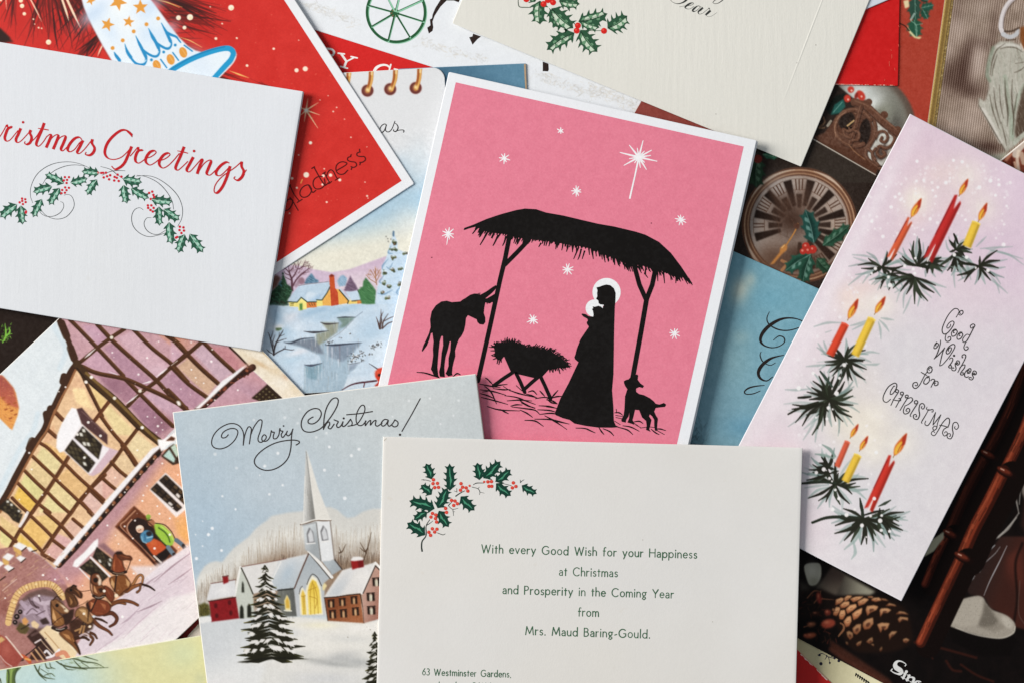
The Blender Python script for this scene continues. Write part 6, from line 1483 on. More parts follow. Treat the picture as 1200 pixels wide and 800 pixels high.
# falling snow
SNW = (244,240,240)
fl = R_(77)
for x, y, q in ((190,340,1.6),(118,332,1.3)): cv.dot(*Q1.p(x, y),.1, SNW)
for q, pts in ((Q2,((295,245,1.6),(528,280,1.8),(470,390,2.0),(600,735,2.2),(530,672,1.4),(580,676,1.2),(625,712,1.2),(590,778,1.4),(632,760,1.2),(605,172,1.4),(700,250,1),(620,110,1))),(Q3,((318,355,2.2),(162,418,1.7),(195,480,1.4),(258,523,1.4),(525,577,1.7),(160,208,1.5),(325,262,1.5),(80,568,1.2),(345,655,1.5),(290,690,1.3))),(Q1,((512,553,1.7),(460,588,1.3),(715,476,2.1),(675,516,1.9))),(Q4,((228,333,1.9),(248,462,1.6),(468,550,1.3),(330,662,1.5),(152,697,1.3),(672,650,1.1))),
              (Q5,((412,65,2.0),(375,228,1.5),(215,425,1.3),(190,80,1.2),(555,322,1.7),(668,405,1.4),(418,552,1.7),(412,592,1.5),(445,484,1.4),(535,685,1.7),(520,630,1.2),(610,718,1.6),(630,640,1.2),(285,530,1.6),(160,768,1.5))),(Q6,((278,213,1.8),(190,262,1.7),(260,365,1.6),(445,450,2.4),(575,333,2.3),(485,155,1.5),(575,195,1.4),(468,90,1.4),(340,45,1.4),(42,255,1.5),(138,412,1.3),(112,340,1.1),(318,550,1.5),(268,665,1.5),(412,625,1.3),(650,440,1.3))),
              (Q7,((335,488,2.0),(430,522,1.9),(520,510,1.4),(305,650,2.0),(645,570,1.3),(40,668,1.5),(198,718 - 700,1.2),(385,326,1.3))),(Q8,((700,98,1.6),(655,192,1.6),(780,160,1.4),(575,505,2.6),(180,235,1.4),(5,205,1.6)))):
    for x, y, w_ in pts: cv.dot(*q.p(x, y), w_ * .62, SNW,.9,.5)
for _ in range(120):
    x, y = fl.uniform(90,236), fl.uniform(390,700); cv.dot(x, y, fl.uniform(.3,.6), SNW, fl.uniform(.2,.7),.4)
cv.wash(11,2,55); cv.wash(12,4,56); cv.tone(.80,(4,1,-3),.99,1.10,190)
bord = [cd.at(*p) for p in ((0,0),(500,0),(500,367.5),(0,367.5))]
picture(cd, cv,(.5,.7,.7,.5),[("half_timbered_inn",[up + [(190,520),(64,665),(40,645),(-16,640),(-16,590),(55,490),(88,430)], lw, gs]),("white_border",[bd]),("snowy_street",[st]),("gate_tower",[gt]),("coach",[Q8((-60,520),(20,560),(140,680),(270,790),(60,800),(-320,800),(-320,700))]),
        ("horse",[Q8((450,360),(450,200),(495,190),(500,60),(560,25),(650,75),(610,190),(650,270),(720,190),(810,310),(690,330),(620,350),(540,370))]),("horse",[Q8((320,460),(340,200),(410,185),(445,240),(450,360),(520,380),(690,420),(540,440),(545,560),(485,590),(430,515))]),("horse",[Q8((150,330),(190,280),(280,330),(270,380),(330,420),(430,540),(505,640),(380,600),(270,610),(190,500))]),("horse",[Q8((45,560),(50,420),(110,370),(195,460),(170,500),(260,640),(400,660),(350,710),(270,690),(270,790),(140,660))]),
        ("person",[Q6((285,250),(350,255),(440,340),(550,440),(490,590),(430,540),(330,400),(280,310))]),("person",[Q6((370,160),(420,160),(480,230),(625,380),(710,450),(620,530),(555,440),(440,330),(385,240))])], name="printed_picture")
# ================================================================== white card with the red script
cd = Card("christmas_card", "white linen textured card with red script lettering over a holly garland, left edge", "card",
          (-124,29.2),(.9868,.1622),(-.1597,.987),486,307.5,(214,217,222), folded=True, slip=(.9,.2), curl=(((1, None),.0006,140),((1,0),.0006,160)),
          mat=paper_mat("white_linen_paper",(214,217,222),.7,.2,.035,.16, linen=.03, rot=.155, blotch=.03, age=.2))
zA = Z(0,130,8); zB = Z(140,140,8); z3 = Z(0,185,10); z4 = Z(120,190,6.667)
RD = (184,26,34)
def pen(ink, z, pts, lo=1.25, hi=3.5): ink.line(z(pts),1, RD, nib=(lo, hi,(-.42,.91)), n=7)
ik = Ink(cd)
for pts in ([(-30,262),(0,240),(35,185),(62,132)],[(62,132),(72,152),(95,158),(118,150)],[(112,152),(75,170),(55,215),(45,258),(62,286),(95,274),(135,228),(170,185)],
            [(195,165),(172,220),(150,268),(160,298),(192,288),(240,240),(290,182)],[(290,182),(280,208),(296,250),(285,295),(255,316),(230,306),(236,288)],[(288,296),(340,245),(395,155)],
            [(415,115),(388,190),(355,265),(340,315),(362,334),(400,300),(440,240)],[(440,242),(468,222),(478,238),(460,285),(432,348)],[(436,340),(485,258),(528,226),(546,240),(525,300),(498,362)],[(504,345),(555,262),(600,236),(614,252),(592,310),(572,358),(590,376),(640,330)],
            [(768,272),(742,250),(700,262),(655,312),(634,362),(655,386),(700,362),(745,302),(776,280)],[(778,278),(750,335),(724,388),(745,402),(795,358),(866,268)],[(866,268),(862,305),(886,350),(876,390),(842,418),(800,410),(808,388)],[(872,385),(896,348)]): pen(ik, zA, pts)
for pts in ([(118,165),(104,128),(62,104),(10,108),(-60,160),(-115,230),(-138,310),(-112,362),(-55,378),(15,358),(75,305),(112,255)],[(114,255),(80,340),(48,408),(10,448),(-40,470),(-75,440)],[(100,348),(142,298),(172,262)],[(172,262),(178,286),(200,296),(224,290)],[(215,290),(176,298),(152,345),(150,392),(180,412),(225,385),(248,360)],
            [(245,368),(300,350),(342,315),(326,296),(285,310),(250,360),(248,402),(284,430),(332,408),(378,370)],[(372,392),(430,370),(472,335),(456,318),(415,335),(378,385),(374,428),(405,458),(452,438),(505,388),(562,320)],
            [(606,258),(572,345),(535,425),(526,462),(548,478),(590,445),(642,395)],[(692,355),(655,425),(630,475),(655,494),(702,448),(768,372)],[(768,372),(776,385),(752,440),(728,514)],[(736,500),(790,420),(838,386),(858,398),(832,465),(818,510),(850,524),(902,478)],
            [(1030,412),(1000,404),(950,435),(908,490),(914,526),(950,526),(1000,482),(1036,442)],[(1038,440),(1008,540),(965,635),(918,690),(888,678),(900,615),(955,545),(1030,490),(1085,452),(1146,398)],[(1146,398),(1146,445),(1166,490),(1150,540),(1110,574),(1074,556),(1086,538)],[(1150,535),(1192,474)]): pen(ik, zB, pts)
ik.line(zA((355,166),(400,172),(456,182)),[.8,1.5,1.2], RD); ik.line(zB((542,297),(590,306),(642,320)),[.8,1.5,1.2], RD)
ik.disc(*zA.p(216,109),1.5, RD); ik.disc(*zB.p(699,299),1.6, RD)
ik.poly(zB((60,98),(100,118),(124,140),(118,172),(100,150),(62,112)), RD)
ik.build("script_lettering")
ik = Ink(cd,0)
LN = (62,66,66)
for pts in ([(385,532),(358,455),(362,345),(420,215),(520,122),(650,66),(800,50),(930,72),(1060,128)],[(498,312),(555,225),(640,152),(760,102),(880,86),(1010,102)],[(452,622),(500,668),(560,690),(640,682),(710,640),(745,580),(740,532),(708,515)],[(470,590),(520,662),(600,708),(690,720),(780,690),(850,612),(870,540),(845,462),(800,432),(748,440)]): ik.line(z3(pts),[.45,.75,.45], LN)
for pts in ([(262,112),(350,108),(430,130),(520,190),(592,270),(625,360),(620,440),(588,505)],[(270,105),(340,116),(430,160),(500,230),(545,310),(556,372)],[(320,376),(290,358),(250,376),(228,430),(240,500),(290,556),(360,584),(430,574),(492,555)],[(382,436),(345,440),(325,482),(345,532),(390,562),(440,565),(492,535)],[(-15,36),(60,58),(110,95),(160,132)],[(-5,105),(60,76),(120,68),(178,70)]): ik.line(z4(pts),[.45,.8,.5], LN)
gar = ik.build("holly_garland")
k = 0
for z, L in ((z3,(((200,548),(0,700),150),((245,560),(265,785),130),((490,485),(385,700),120),((610,340),(385,405),130),((750,305),(525,195),120),((700,355),(575,555),125),((825,295),(1025,240),125),((1165,185),(955,160),120),((1135,255),(1020,440),120))),
             (z4,(((158,132),(310,160),92),((165,180),(192,326),88),((222,205),(365,285),84),((380,292),(550,310),90),((442,348),(446,500),84),((478,368),(602,455),90),((520,470),(545,645),95),((642,565),(594,712),90),((682,562),(788,708),98)))):
    for b, t, w in L:
        ik = Ink(cd,1); k += 1
        q = z(b, t)
        holly_leaf(ik, q[0], q[1], w / z.k,(38,82,64),(86,142,118),(160,200,182),(186,214,200),3, k)
        ik.build("leaf", gar)
BR = (196,28,46)
for z, g in ((z3,(((760,230),(808,230),(748,268),(785,262),(780,298)),((763,350),(807,355),(728,380),(778,382),(720,418),(760,412)),((258,480),(295,488),(230,525),(260,508),(300,522),(268,545)),((305,632),(303,645)),((1185,180),(1150,178)))),
             (z4,(((5,86),(27,85),(10,122),(60,105),(36,113),(52,137)),((95,118),(118,100),(112,125),(92,146),(127,150),(148,116)),((365,243),(389,233),(398,258),(378,290),(404,275)),((355,340),(382,340),(357,360),(375,376),(400,360),(393,388)),((605,507),(633,512),(602,533),(637,537),(617,556)),((575,592),(584,587))))):
    for cl in g:
        ik = Ink(cd,1)
        for x, y in cl: ik.disc(*z.p(x, y),1.42 if z is z3 else 1.5, BR)
        ik.build("berries", gar)

# ================================================================== blue card with script capitals
cd = Card("christmas_card", "dull blue card with black script capitals, between pink nativity card and candle card", "card",
          (700,224),(.915,.404),(-.404,.915),300,330,(116,160,172))
cv = Canvas(780,270,975,540,(118,168,182))
cv.grad([(780,270),(975,270),(975,540),(780,540)],(930,320),(110,166,184),(840,500),(116,163,179))
cv.glow(868,340,11,16,(206,214,196),.85,.3); cv.glow(880,328,6,8,(196,206,190),.5); cv.glow(860,420,20,30,(132,176,184),.6); cv.glow(868,395,10,8,(150,184,184),.5); cv.glow(900,350,24,14,(96,160,182),.5); cv.glow(870,500,26,14,(92,150,176),.7)
cv.wash(16,10,5); cv.wash(16,2,6)
r = R_(3)
for _ in range(46):
    x, y = r.uniform(806,832), r.uniform(492,530); cv.line([(x, y),(x + r.uniform(-5,6), y - r.uniform(2,8))],(.3, r.uniform(.6,1.4),.3), r.choice([(40,56,62),(62,84,92),(30,38,40)]), r.uniform(.4,.9) * max(0, min(1,(838 - x) / 22)),.4, smooth=False)
cv.tone(.88,(2,0,0),1.0)
picture(cd, cv,(.6,.6,.6,.6))
z = Z(870,350,6.16)
ik = Ink(cd)
BK = (36,30,28)
ik.line(z((195,95),(178,135),(182,170),(210,200),(270,226),(340,228),(420,205),(470,180)),[.8,1.3,1.6,1.7,1.5,1.2,.8], BK)
ik.line(z((480,190),(410,152),(340,140),(270,152),(195,195),(145,250),(130,300),(155,335),(210,352),(265,342),(303,312),(298,280),(262,270),(222,300)),[1.2,1.3,2.2,3.9,4.3,3.4,1.8,1.3,1.2,1.6,1.4,.8], BK)
ik.line(z((135,380),(128,410),(150,455),(200,478),(240,460)),[.8,1.5,1.1,.8], BK)
ik.line(z((300,405),(250,415),(195,435),(140,480),(115,530),(130,572),(175,590),(220,560)),[1.0,1.8,3.6,4.2,3.2,1.6,1.0], BK)
ik.line(z((160,622),(100,628),(45,642),(15,668),(30,686),(80,682),(130,662)),[.9,1.6,2.0,1.6,1.2,1.3,1.0], BK)
ik.build("script_lettering")

# ================================================================== cream card with shaded holly
cd = Card("christmas_card", "cream card with green holly sprays and fine black script, its corner beside the clock, top", "card",
          (530,27.5),(.925,.38),(.38,-.925),442,300,(221,219,211),
          mat=paper_mat("cream_laid_paper",(221,219,211),.7,.2,.025,.25, linen=.03, rot=-.02, blotch=.03))
z = Z(600,0,8)
ik = Ink(cd)
ik.line(z((60,-30),(58,20),(70,66),(130,72),(180,72)),[.9,1.2,1.0],(96,104,92)); ik.line(z((350,80),(365,110)),.9,(70,90,74)); ik.line(z((640,285),(740,290),(835,290)),[.9,.8,.8],(84,110,90)); ik.line(z((560,200),(600,240)),1.0,(70,90,74))
sp = ik.build("holly_spray")
for k,(b, t, w, n) in enumerate((((262,10),(262,232),175,3),((370,82),(575,268),195,4),((360,90),(440,265),110,3),((622,205),(895,130),165,4),((640,195),(820,260),130,3),((895,268),(1080,150),185,4),((585,310),(325,472),165,4),((640,288),(800,490),185,4),((440,10),(635,40),130,3),((215,20),(150,-70),130,3),((330,-10),(420,-90),120,3))):
    ik = Ink(cd,1); q = z(b, t)
    holly_leaf(ik, q[0], q[1], w / 8,(46,84,60),(104,146,112),(196,212,190),(28,52,38), n,40 + k, bend=.08)
    ik.line([q[0], q[1]],[.5,.5,.3],(36,62,46), smooth=False)
    ik.build("leaf", sp)
for g in (((617,242),(606,290)),((862,292),),((296,40),(336,4),(384,25)),((134,-4),)):
    ik = Ink(cd,2)
    for x, y in g:
        ik.disc(*z.p(x, y),3.55,(208,36,32)); ik.disc(*z.p(x - 8, y - 8),1.2,(228,78,66))
    ik.build("berries", sp)
z = Z(760,0,12)
ik = Ink(cd)
GK = (52,54,52)
ik.line(z((560,-40),(530,5),(480,40),(410,57),(345,38),(312,5),(320,-20)),[2.4,2.2,1.2,.5,.4,.4], GK); ik.line(z((430,102),(480,92),(530,84)),.4,(110,110,106))
ik.line(z((525,88),(580,82),(628,62),(628,46),(590,50),(530,88),(515,112),(545,130),(590,126),(640,90)),[.4,.5,.4,.9,2.3,1.8,.6,.4,.4], GK)
ik.line(z((728,100),(700,86),(660,108),(622,145),(632,165),(670,155),(720,112),(740,95)),[.5,.8,2.2,2.0,.7,.4,.4], GK); ik.line(z((765,112),(730,142),(698,172),(712,202),(760,190),(840,128)),[2.2,2.4,1.6,.5,.4,.35], GK)
ik.line(z((838,130),(852,118),(862,140)),[.5,1.0,.6], GK); ik.line(z((872,152),(838,182),(800,216)),[2.4,2.6,2.0], GK); ik.line(z((800,212),(835,238),(890,228),(962,180)),[.5,.4,.3],(130,130,126))
ik.line(z((1060,-20),(1030,15),(980,48),(930,56),(905,40),(930,10),(970,-10)),[1.2,1.0,.6,.5,.8,.6], GK)
ik.build("script_lettering")
# pressed line of the plate mark, a low rib in the paper
vs, fs = [],[]
P0, P1 = np.array((966.,-6.)), np.array((916.,124.)); d = (P1 - P0) / np.linalg.norm(P1 - P0); nrm = np.array((-d[1], d[0]))
for i in range(13):
    p = P0 + (P1 - P0) * i / 12; hgt = .00006 * math.sin(math.pi * min(1,.25 + i / 12 * .75))
    for o_, hh in ((-1.3,0),(0,1),(1.3,0)): q = p + nrm * o_; vs.append(cd.W(q[0], q[1], cd.ztop + 2e-6 + hgt * hh))
for i in range(12):
    for j in range(2): a = i * 3 + j; fs.append([a, a + 3, a + 4, a + 1])
link_mesh("plate_mark", vs, fs, cd.mat, cd.root)
ik = Ink(cd)
for x, y in ((934,74),(956,53),(839,134)): ik = Ink(cd); ik.disc(x, y,.7,(176,172,164)); ik.build("paper_speck")

# ================================================================== yellow-green card with the tree
cd = Card("christmas_card", "pale green and yellow card with a gnarled pine branch, bottom left corner", "card",
          (-20,787.4),(.986,-.168),(.168,.986),330,190,(212,212,180))
cv = Canvas(-16,725,262,814,(208,208,164))
cv.grad([(-16,725),(262,725),(262,814),(-16,814)],(70,790),(186,206,200),(170,770),(214,210,158)); cv.glow(215,765,24,18,(206,212,170),.8); cv.glow(235,795,8,10,(190,194,160),.6); cv.glow(60,800,40,16,(180,206,208),.7); cv.glow(150,760,30,12,(220,214,160),.6)
cv.wash(12,8,5); cv.wash(8,2,6)
z = Z(0,730,4.615)
cv.line(z((70,230),(55,280),(62,340)),(12,9,11),(112,138,66),1,.4); cv.line(z((105,235),(75,270),(62,330)),(4,4,5),(74,92,44),.9,.6); cv.line(z((38,238),(48,275),(46,330)),1.6,(52,62,34),.9,.4); cv.line(z((62,250),(58,330)),2.4,(150,172,92),.7,.8); cv.line(z((98,236),(80,290),(84,340)),1.4,(50,60,34),.9,.4)
DG = (54,62,34)
for q, w_ in (([(185,222),(205,260),(240,290),(295,300)],2.2),([(215,230),(210,270),(250,310)],1.6),([(245,215),(255,240),(290,240)],1.6),([(300,200),(340,225),(420,240),(500,240),(585,238)],2.0),([(330,195),(400,190),(450,205),(520,215),(560,235)],1.8),([(360,190),(440,175),(480,185),(530,200)],1.6),([(400,200),(440,240),(470,250)],1.4),([(250,200),(300,195),(350,185)],2.0),([(330,215),(360,245),(400,250)],1.4),([(440,210),(480,235)],1.2),([(220,245),(260,270)],1.2),([(240,280),(275,270),(295,285)],1.2),([(270,215),(275,235),(300,245)],1.2),([(0,300),(10,330)],3)): cv.line(z(q),(w_ * .7, w_,.5), DG,.9,.3)
cv.hatch(z((300,190),(450,170),(570,240),(400,255)),70,(1,.15),5,.9,[(96,116,58),(140,158,92),(66,78,42)],5,.6,.35); cv.hatch(z((190,220),(300,210),(300,310),(210,290)),40,(.6,.8),4,.9,[(96,120,80),(130,156,120),(66,78,48)],6,.5,.6)
picture(cd, cv,(.6,1.0,.6,.6),[("pine_branch",[z((180,215),(330,180),(470,165),(600,240),(480,260),(330,250),(300,315),(220,300))]),("trunk",[z((30,220),(120,215),(95,290),(95,370),(30,370))])])

# ================================================================== candle card
cd = Card("christmas_card", "tall lilac card with red and yellow candles and curly black lettering, right side", "card",
          (1066,134),(.8885,.459),(-.4735,.881),252,510,(230,226,231), lift=.0034, folded=True, slip=(.7,.5), curl=(((0,0),.0008,200),((1,1),.0010,200)))
L1 = Z(980,180,4.209); L2 = Z(900,330,4.444); L3 = Z(930,480,4.444)
cv = Canvas(840,120,1214,720,(218,213,222))
def loc(a, b): return tuple(cd.at(a, b))
cv.grad([(840,120),(1214,120),(1214,720),(840,720)], loc(30,0),(222,204,220), loc(110,420),(222,219,224))
for a, b, rx, ry, c, al in ((20,40,60,50,(222,200,216),.7),(160,20,60,40,(224,206,224),.8),(170,100,50,50,(216,196,216),.7),(60,60,50,30,(226,208,214),.6),(40,130,40,60,(222,204,216),.7),(150,150,40,30,(224,210,220),.6),(30,260,26,60,(226,212,220),.6),(10,330,20,90,(230,222,230),.8),(40,420,40,40,(226,208,220),.7),(90,480,60,30,(228,212,222),.7),(60,500,40,14,(226,214,226),.5),(170,330,60,110,(213,214,220),.8),(200,440,60,60,(216,216,222),.8),(120,250,50,50,(216,216,222),.8),(220,220,40,60,(214,212,220),.7),(12,200,10,220,(232,226,234),.7),(110,350,36,30,(224,218,200),.7),(90,300,26,26,(220,216,212),.6)):
    p = loc(a, b); cv.glow(p[0], p[1], rx, ry, c, al,.48)
for p, q, al in ((L1.p(395,250),20,.95),(L1.p(395,215),14,.9),(L1.p(640,110),26,.8),(L1.p(725,270),22,.75),(L1.p(90,740),20,.9),(L1.p(215,740),24,.95),(L3.p(320,90),22,.85),(L3.p(390,160),20,.8),(L3.p(560,170),26,.85),(L3.p(420,230),20,.6),(L2.p(560,690),24,.7)):
    cv.glow(p[0], p[1], q, q,(236,231,218), al * .55); cv.glow(p[0], p[1], q * .45, q * .45,(243,241,232), al * .5)
for x, y, rx, ry, c in ((150,660,18,8,(234,214,210)),(60,700,14,14,(236,216,210)),(380,330,16,8,(230,206,212)),(560,260,14,10,(232,210,214)),(520,90,20,14,(230,212,212))): cv.glow(*L1.p(x, y), rx, ry, c,.6,-.3)
cv.wash(8,16,4, tint=(1,1.1,.9)); cv.hatch([loc(0,0), loc(252,0), loc(252,180), loc(0,200)],220,(.12,1),26,3.0,[(226,212,224),(216,196,214),(230,218,228)],5,.28,.12,2)
cv.hatch([loc(0,180), loc(60,180), loc(60,510), loc(0,510)],120,(.12,1),22,3.0,[(234,226,234),(224,206,220),(230,220,230)],7,.3,.2,2); cv.hatch([loc(60,300), loc(250,200), loc(250,510), loc(60,510)],160,(.5,1),22,3.0,[(222,218,226),(212,210,216),(224,214,222)],8,.22,.3,2)
r = R_(14)
for z, n,(xa, ya, xb, yb) in ((L1,150,(120,60,860,420)),(L1,40,(380,60,860,220)),(L1,26,(20,580,200,760)),(L2,60,(120,20,640,760)),(L3,50,(20,120,520,520))):
    for _ in range(n):
        x, y = r.uniform(xa, xb), r.uniform(ya, yb); cv.dot(*z.p(x, y), r.uniform(.5,2.0),(240,238,242), r.uniform(.15,.75),.9)
for x, y, q in ((397,40,2.4),(577,35,2.4),(620,42,2.6),(540,145,2.8),(500,168,2.2),(705,168,3),(760,135,3),(802,155,2.4),(270,265,2.6),(290,215,2.2),(310,200,2.2),(430,133,2),(475,183,2),(490,212,2),(395,137,2),(175,337,2),(230,410,2.6),(463,323,2.4),(637,328,2),(785,207,2.2),(825,450,3),(800,130,1.8),(560,122,1.6),(385,400,1.6),(245,165,1.6),(840,260,1.8)): cv.dot(*L1.p(x, y), q * .8,(243,241,245),.85,.8)
# sprays of fir
def spray(z, x, y, L, n, seed, a0=0, a1=360, dark=(40,46,36), w_=2.6, squash=1.0, grey=True):
    rr = R_(seed); k = 1 / z.k
    def stroke(a, l0, l1, wd, c, al, so):
        bend = rr.uniform(-.12,.12); wd = wd * 1.02; ca, sa = math.cos(a), math.sin(a) * squash
        p0 = (x + l0 * ca, y + l0 * sa); p2 = (x + l1 * ca, y + l1 * sa); pm = ((p0[0] + p2[0]) / 2 - bend * l1 * sa,(p0[1] + p2[1]) / 2 + bend * l1 * ca)
        cv.line(z(p0, pm, p2),(wd * .55, wd * 1.15, wd * .35), c, al, so)
    if grey:
        m = max(5, int(n * .75))
        for i in range(m): stroke(math.radians(a0 + (a1 - a0) * (i + .2 + .6 * rr.random()) / m), L * .2, L * rr.uniform(.85,1.2), w_ * rr.uniform(.9,1.4), rr.choice([(128,158,154),(112,142,138),(150,174,170)]), rr.uniform(.4,.75),.6)
    m = max(5, int(n * .72))
    for i in range(m): stroke(math.radians(a0 + (a1 - a0) * (i + .15 + .7 * rr.random()) / m), L * .02, L * rr.uniform(.62,1.0), w_ * rr.uniform(1.05,1.45), rr.choice([dark,(40,44,36),(52,64,50),(36,40,32)]),.97,.2)
    for i in range(n // 4): stroke(rr.uniform(0,6.28),0, L * rr.uniform(.25,.45), w_ * 1.1,(40,46,36),.95,.2)
def grey_fan(z, pts, wd=2.6, al=.55):
    for q in pts: cv.line(z(q),(wd * .4, wd, wd * .3),(136,164,160), al,.8)
grey_fan(L1,([(710,470),(780,465),(870,460)],[(740,470),(820,490),(920,520)],[(760,480),(850,500),(925,550)],[(690,460),(720,430),(740,410)],[(730,600),(800,650),(845,690)],[(750,590),(790,640),(805,690)],[(80,500),(140,505),(200,520)],[(60,650),(110,610),(170,570)],[(130,640),(160,600),(200,570)],[(540,430),(550,470),(580,500)],[(585,660),(580,600),(590,560)],[(370,700),(350,750),(330,790)]))
grey_fan(L2,([(240,235),(310,215),(390,215)],[(430,230),(470,220),(520,200)],[(440,250),(490,225),(520,205)],[(590,190),(620,195),(655,200)],[(580,200),(610,230),(630,260)],[(575,210),(585,250),(588,300)],[(260,320),(280,350),(300,380)],[(290,310),(300,340),(310,370)],[(300,265),(330,255)],[(90,560),(150,562),(230,555)],[(200,440),(260,435),(320,430)],[(370,770),(365,800)],[(470,380),(530,365),(580,372)],[(500,430),(560,430),(580,425)]),3)
spray(L1,225,560,140,15,3,0,360, squash=.55, w_=2.4); spray(L1,270,590,110,10,13,20,170,(80,100,90),2.2,.8); spray(L1,400,555,125,15,4,-170,20, squash=1.0, w_=2.5); spray(L1,385,610,150,15,5,10,200, squash=.9, w_=2.6); spray(L1,460,545,85,9,15,-60,120, squash=.8); spray(L1,590,475,85,10,6,-130,60, squash=.7); spray(L1,590,490,130,9,7,30,150, w_=2.6); spray(L1,705,555,140,15,8,-60,220, squash=.75, w_=2.5)
cv.line(L1((580,398),(590,420),(600,445)),(2,3.2,2),(38,42,34)); cv.line(L1((408,422),(412,470),(400,520)),(1.4,3,2.2),(44,56,46))
spray(L2,400,405,150,20,9,-200,160, squash=.62, w_=2.6); spray(L2,415,430,120,7,19,30,150, w_=2.4)
spray(L2,320,610,150,30,10,0,360, w_=2.8, squash=1.05); spray(L2,290,630,190,9,20,90,190, w_=2.6); cv.line(L2((158,602),(190,600),(222,597)),(2.4,3.4,2.4),(40,44,36)); cv.line(L2((105,688),(170,655),(260,625)),(2,3.4,2.4),(42,46,36)); cv.line(L2((272,465),(300,500),(335,545)),(2,3.8,2),(58,78,70))
spray(L3,215,385,165,22,11,0,360, squash=.85, w_=2.9); spray(L3,185,300,90,9,12,150,290, w_=3); spray(L3,190,330,130,8,22,150,210, w_=2.6); cv.line(L3((0,385),(60,380),(140,375),(220,378)),(1.6,3.4,2.2),(44,56,46)); cv.line(L3((250,385),(310,362),(388,356)),(2.6,3.2,1.4),(40,46,38)); cv.line(L3((150,180),(190,205),(215,240)),(1.2,4,3),(120,150,142),.8,.6); cv.line(L3((112,228),(160,235),(210,250)),(1.2,3.6,2),(130,158,150),.8,.6)
spray(L3,365,565,180,26,16,-30,215, squash=.85, w_=3.0); spray(L3,440,560,150,12,17,-20,80, squash=.8, w_=2.8); cv.line(L3((98,585),(170,560),(260,555),(350,560)),(3,4,2.4),(44,54,44)); cv.line(L3((345,458),(352,500),(362,550)),(1.4,4,3),(44,58,48)); cv.line(L3((442,500),(475,485),(505,468)),(1,3.6,1.4),(62,76,64)); cv.line(L3((370,545),(420,530),(468,520)),(2,3,1.4),(40,46,38)); cv.line(L3((310,680),(320,740),(300,775)),(2,4,1),(150,176,172),.7,.8)
# candles
def candle(z, b, t, w_, c, fl, split=False, seed=1):
    k = z.k; bx, by = z.p(*b); tx, ty = z.p(*t); d = math.hypot(tx - bx, ty - by); ux, uy = (tx - bx) / d,(ty - by) / d; nx, ny = -uy, ux; h = w_ / k / 2
    dk = tuple(v * .72 for v in c); lt = tuple(min(255, v * 1.1 + 10) for v in c)
    P = lambda s_, q: (bx + ux * d * s_ + nx * h * q, by + uy * d * s_ + ny * h * q)
    if split: body = [P(0,-1), P(.05,-.4), P(.3,-.1), P(.02,.25), P(0,1), P(.97,.95), P(1.0,.6), P(.84,.1), P(1.06,-.4), P(1.04,-.95)]
    else: body = [P(0,-1), P(0,1), P(.98,.95), P(1.02,.2), P(.98,-.95)]
    cv.poly(body, c, soft=.35)
    cv.poly([P(.02,.45), P(.02,1), P(.96,.95), P(.96,.45)], dk,.6, soft=.7); cv.poly([P(.05,-.6), P(.05,0), P(.9,0), P(.9,-.6)], lt,.5, soft=.9)
    if split:
        cv.line([P(.0,.0), P(.26,.0)],(2.0,.5),(236,226,224),.9,.3, smooth=False); cv.line([P(.95,-.75), P(.4,-.9)],1.0,(112,22,40),.6,.5, smooth=False)
    else: cv.line([P(1.0,-.9), P(1.02,0), P(1.0,.9)],1.3, lt,.9,.4)
    f0, f1 = z.p(*fl[0]), z.p(*fl[1]); l = math.hypot(f1[0] - f0[0], f1[1] - f0[1]); vx, vy = (f1[0] - f0[0]) / l,(f1[1] - f0[1]) / l; mx, my = -vy, vx
    F = lambda s_, q: (f0[0] + vx * l * s_ + mx * q, f0[1] + vy * l * s_ + my * q)
    fw = l * .14
    cv.line([f0, F(.25,0)],1.0,(150,120,60),.9,.3, smooth=False)
    cv.poly([F(.08,0), F(.3,-fw * .9), F(.5,-fw), F(.78,-fw * .6), F(1.0,-.2), F(.8, fw * .5), F(.5, fw), F(.28, fw * .8)],(216,106,44), soft=.3, smooth=True)
    cv.poly([F(.5, fw * .4), F(.62, fw * 1.0), F(.8, fw * .6), F(1.0,0), F(.8,-fw * .5)],(176,50,36),.85, soft=.4)
    cv.poly([F(.12,0), F(.3,-fw * .7), F(.52,-fw * .6), F(.66,0), F(.45, fw * .5), F(.26, fw * .6)],(238,186,62),.95, soft=.5, smooth=True)
    cv.line([F(.25, fw * .3), F(.5, fw * .2), F(.62, fw * .5)],.9,(150,60,40),.7,.3)
candle(L1,(262,522),(362,330),34,(214,92,58),((365,322),(420,222)), True); candle(L1,(450,530),(598,228),50,(190,44,44),((604,212),(650,126)), True); candle(L1,(643,460),(690,342),44,(228,190,62),((700,338),(744,244)))
candle(L2,(322,382),(402,222),42,(216,70,44),((414,202),(470,90))); candle(L2,(452,384),(540,194),44,(228,190,62),((554,172),(612,78)))
candle(L3,(225,295),(280,165),30,(212,92,66),((294,146),(338,72))); candle(L3,(268,372),(334,235),42,(226,188,62),((342,214),(388,134))); candle(L3,(388,522),(510,254),48,(202,54,42),((518,246),(590,120)), True)
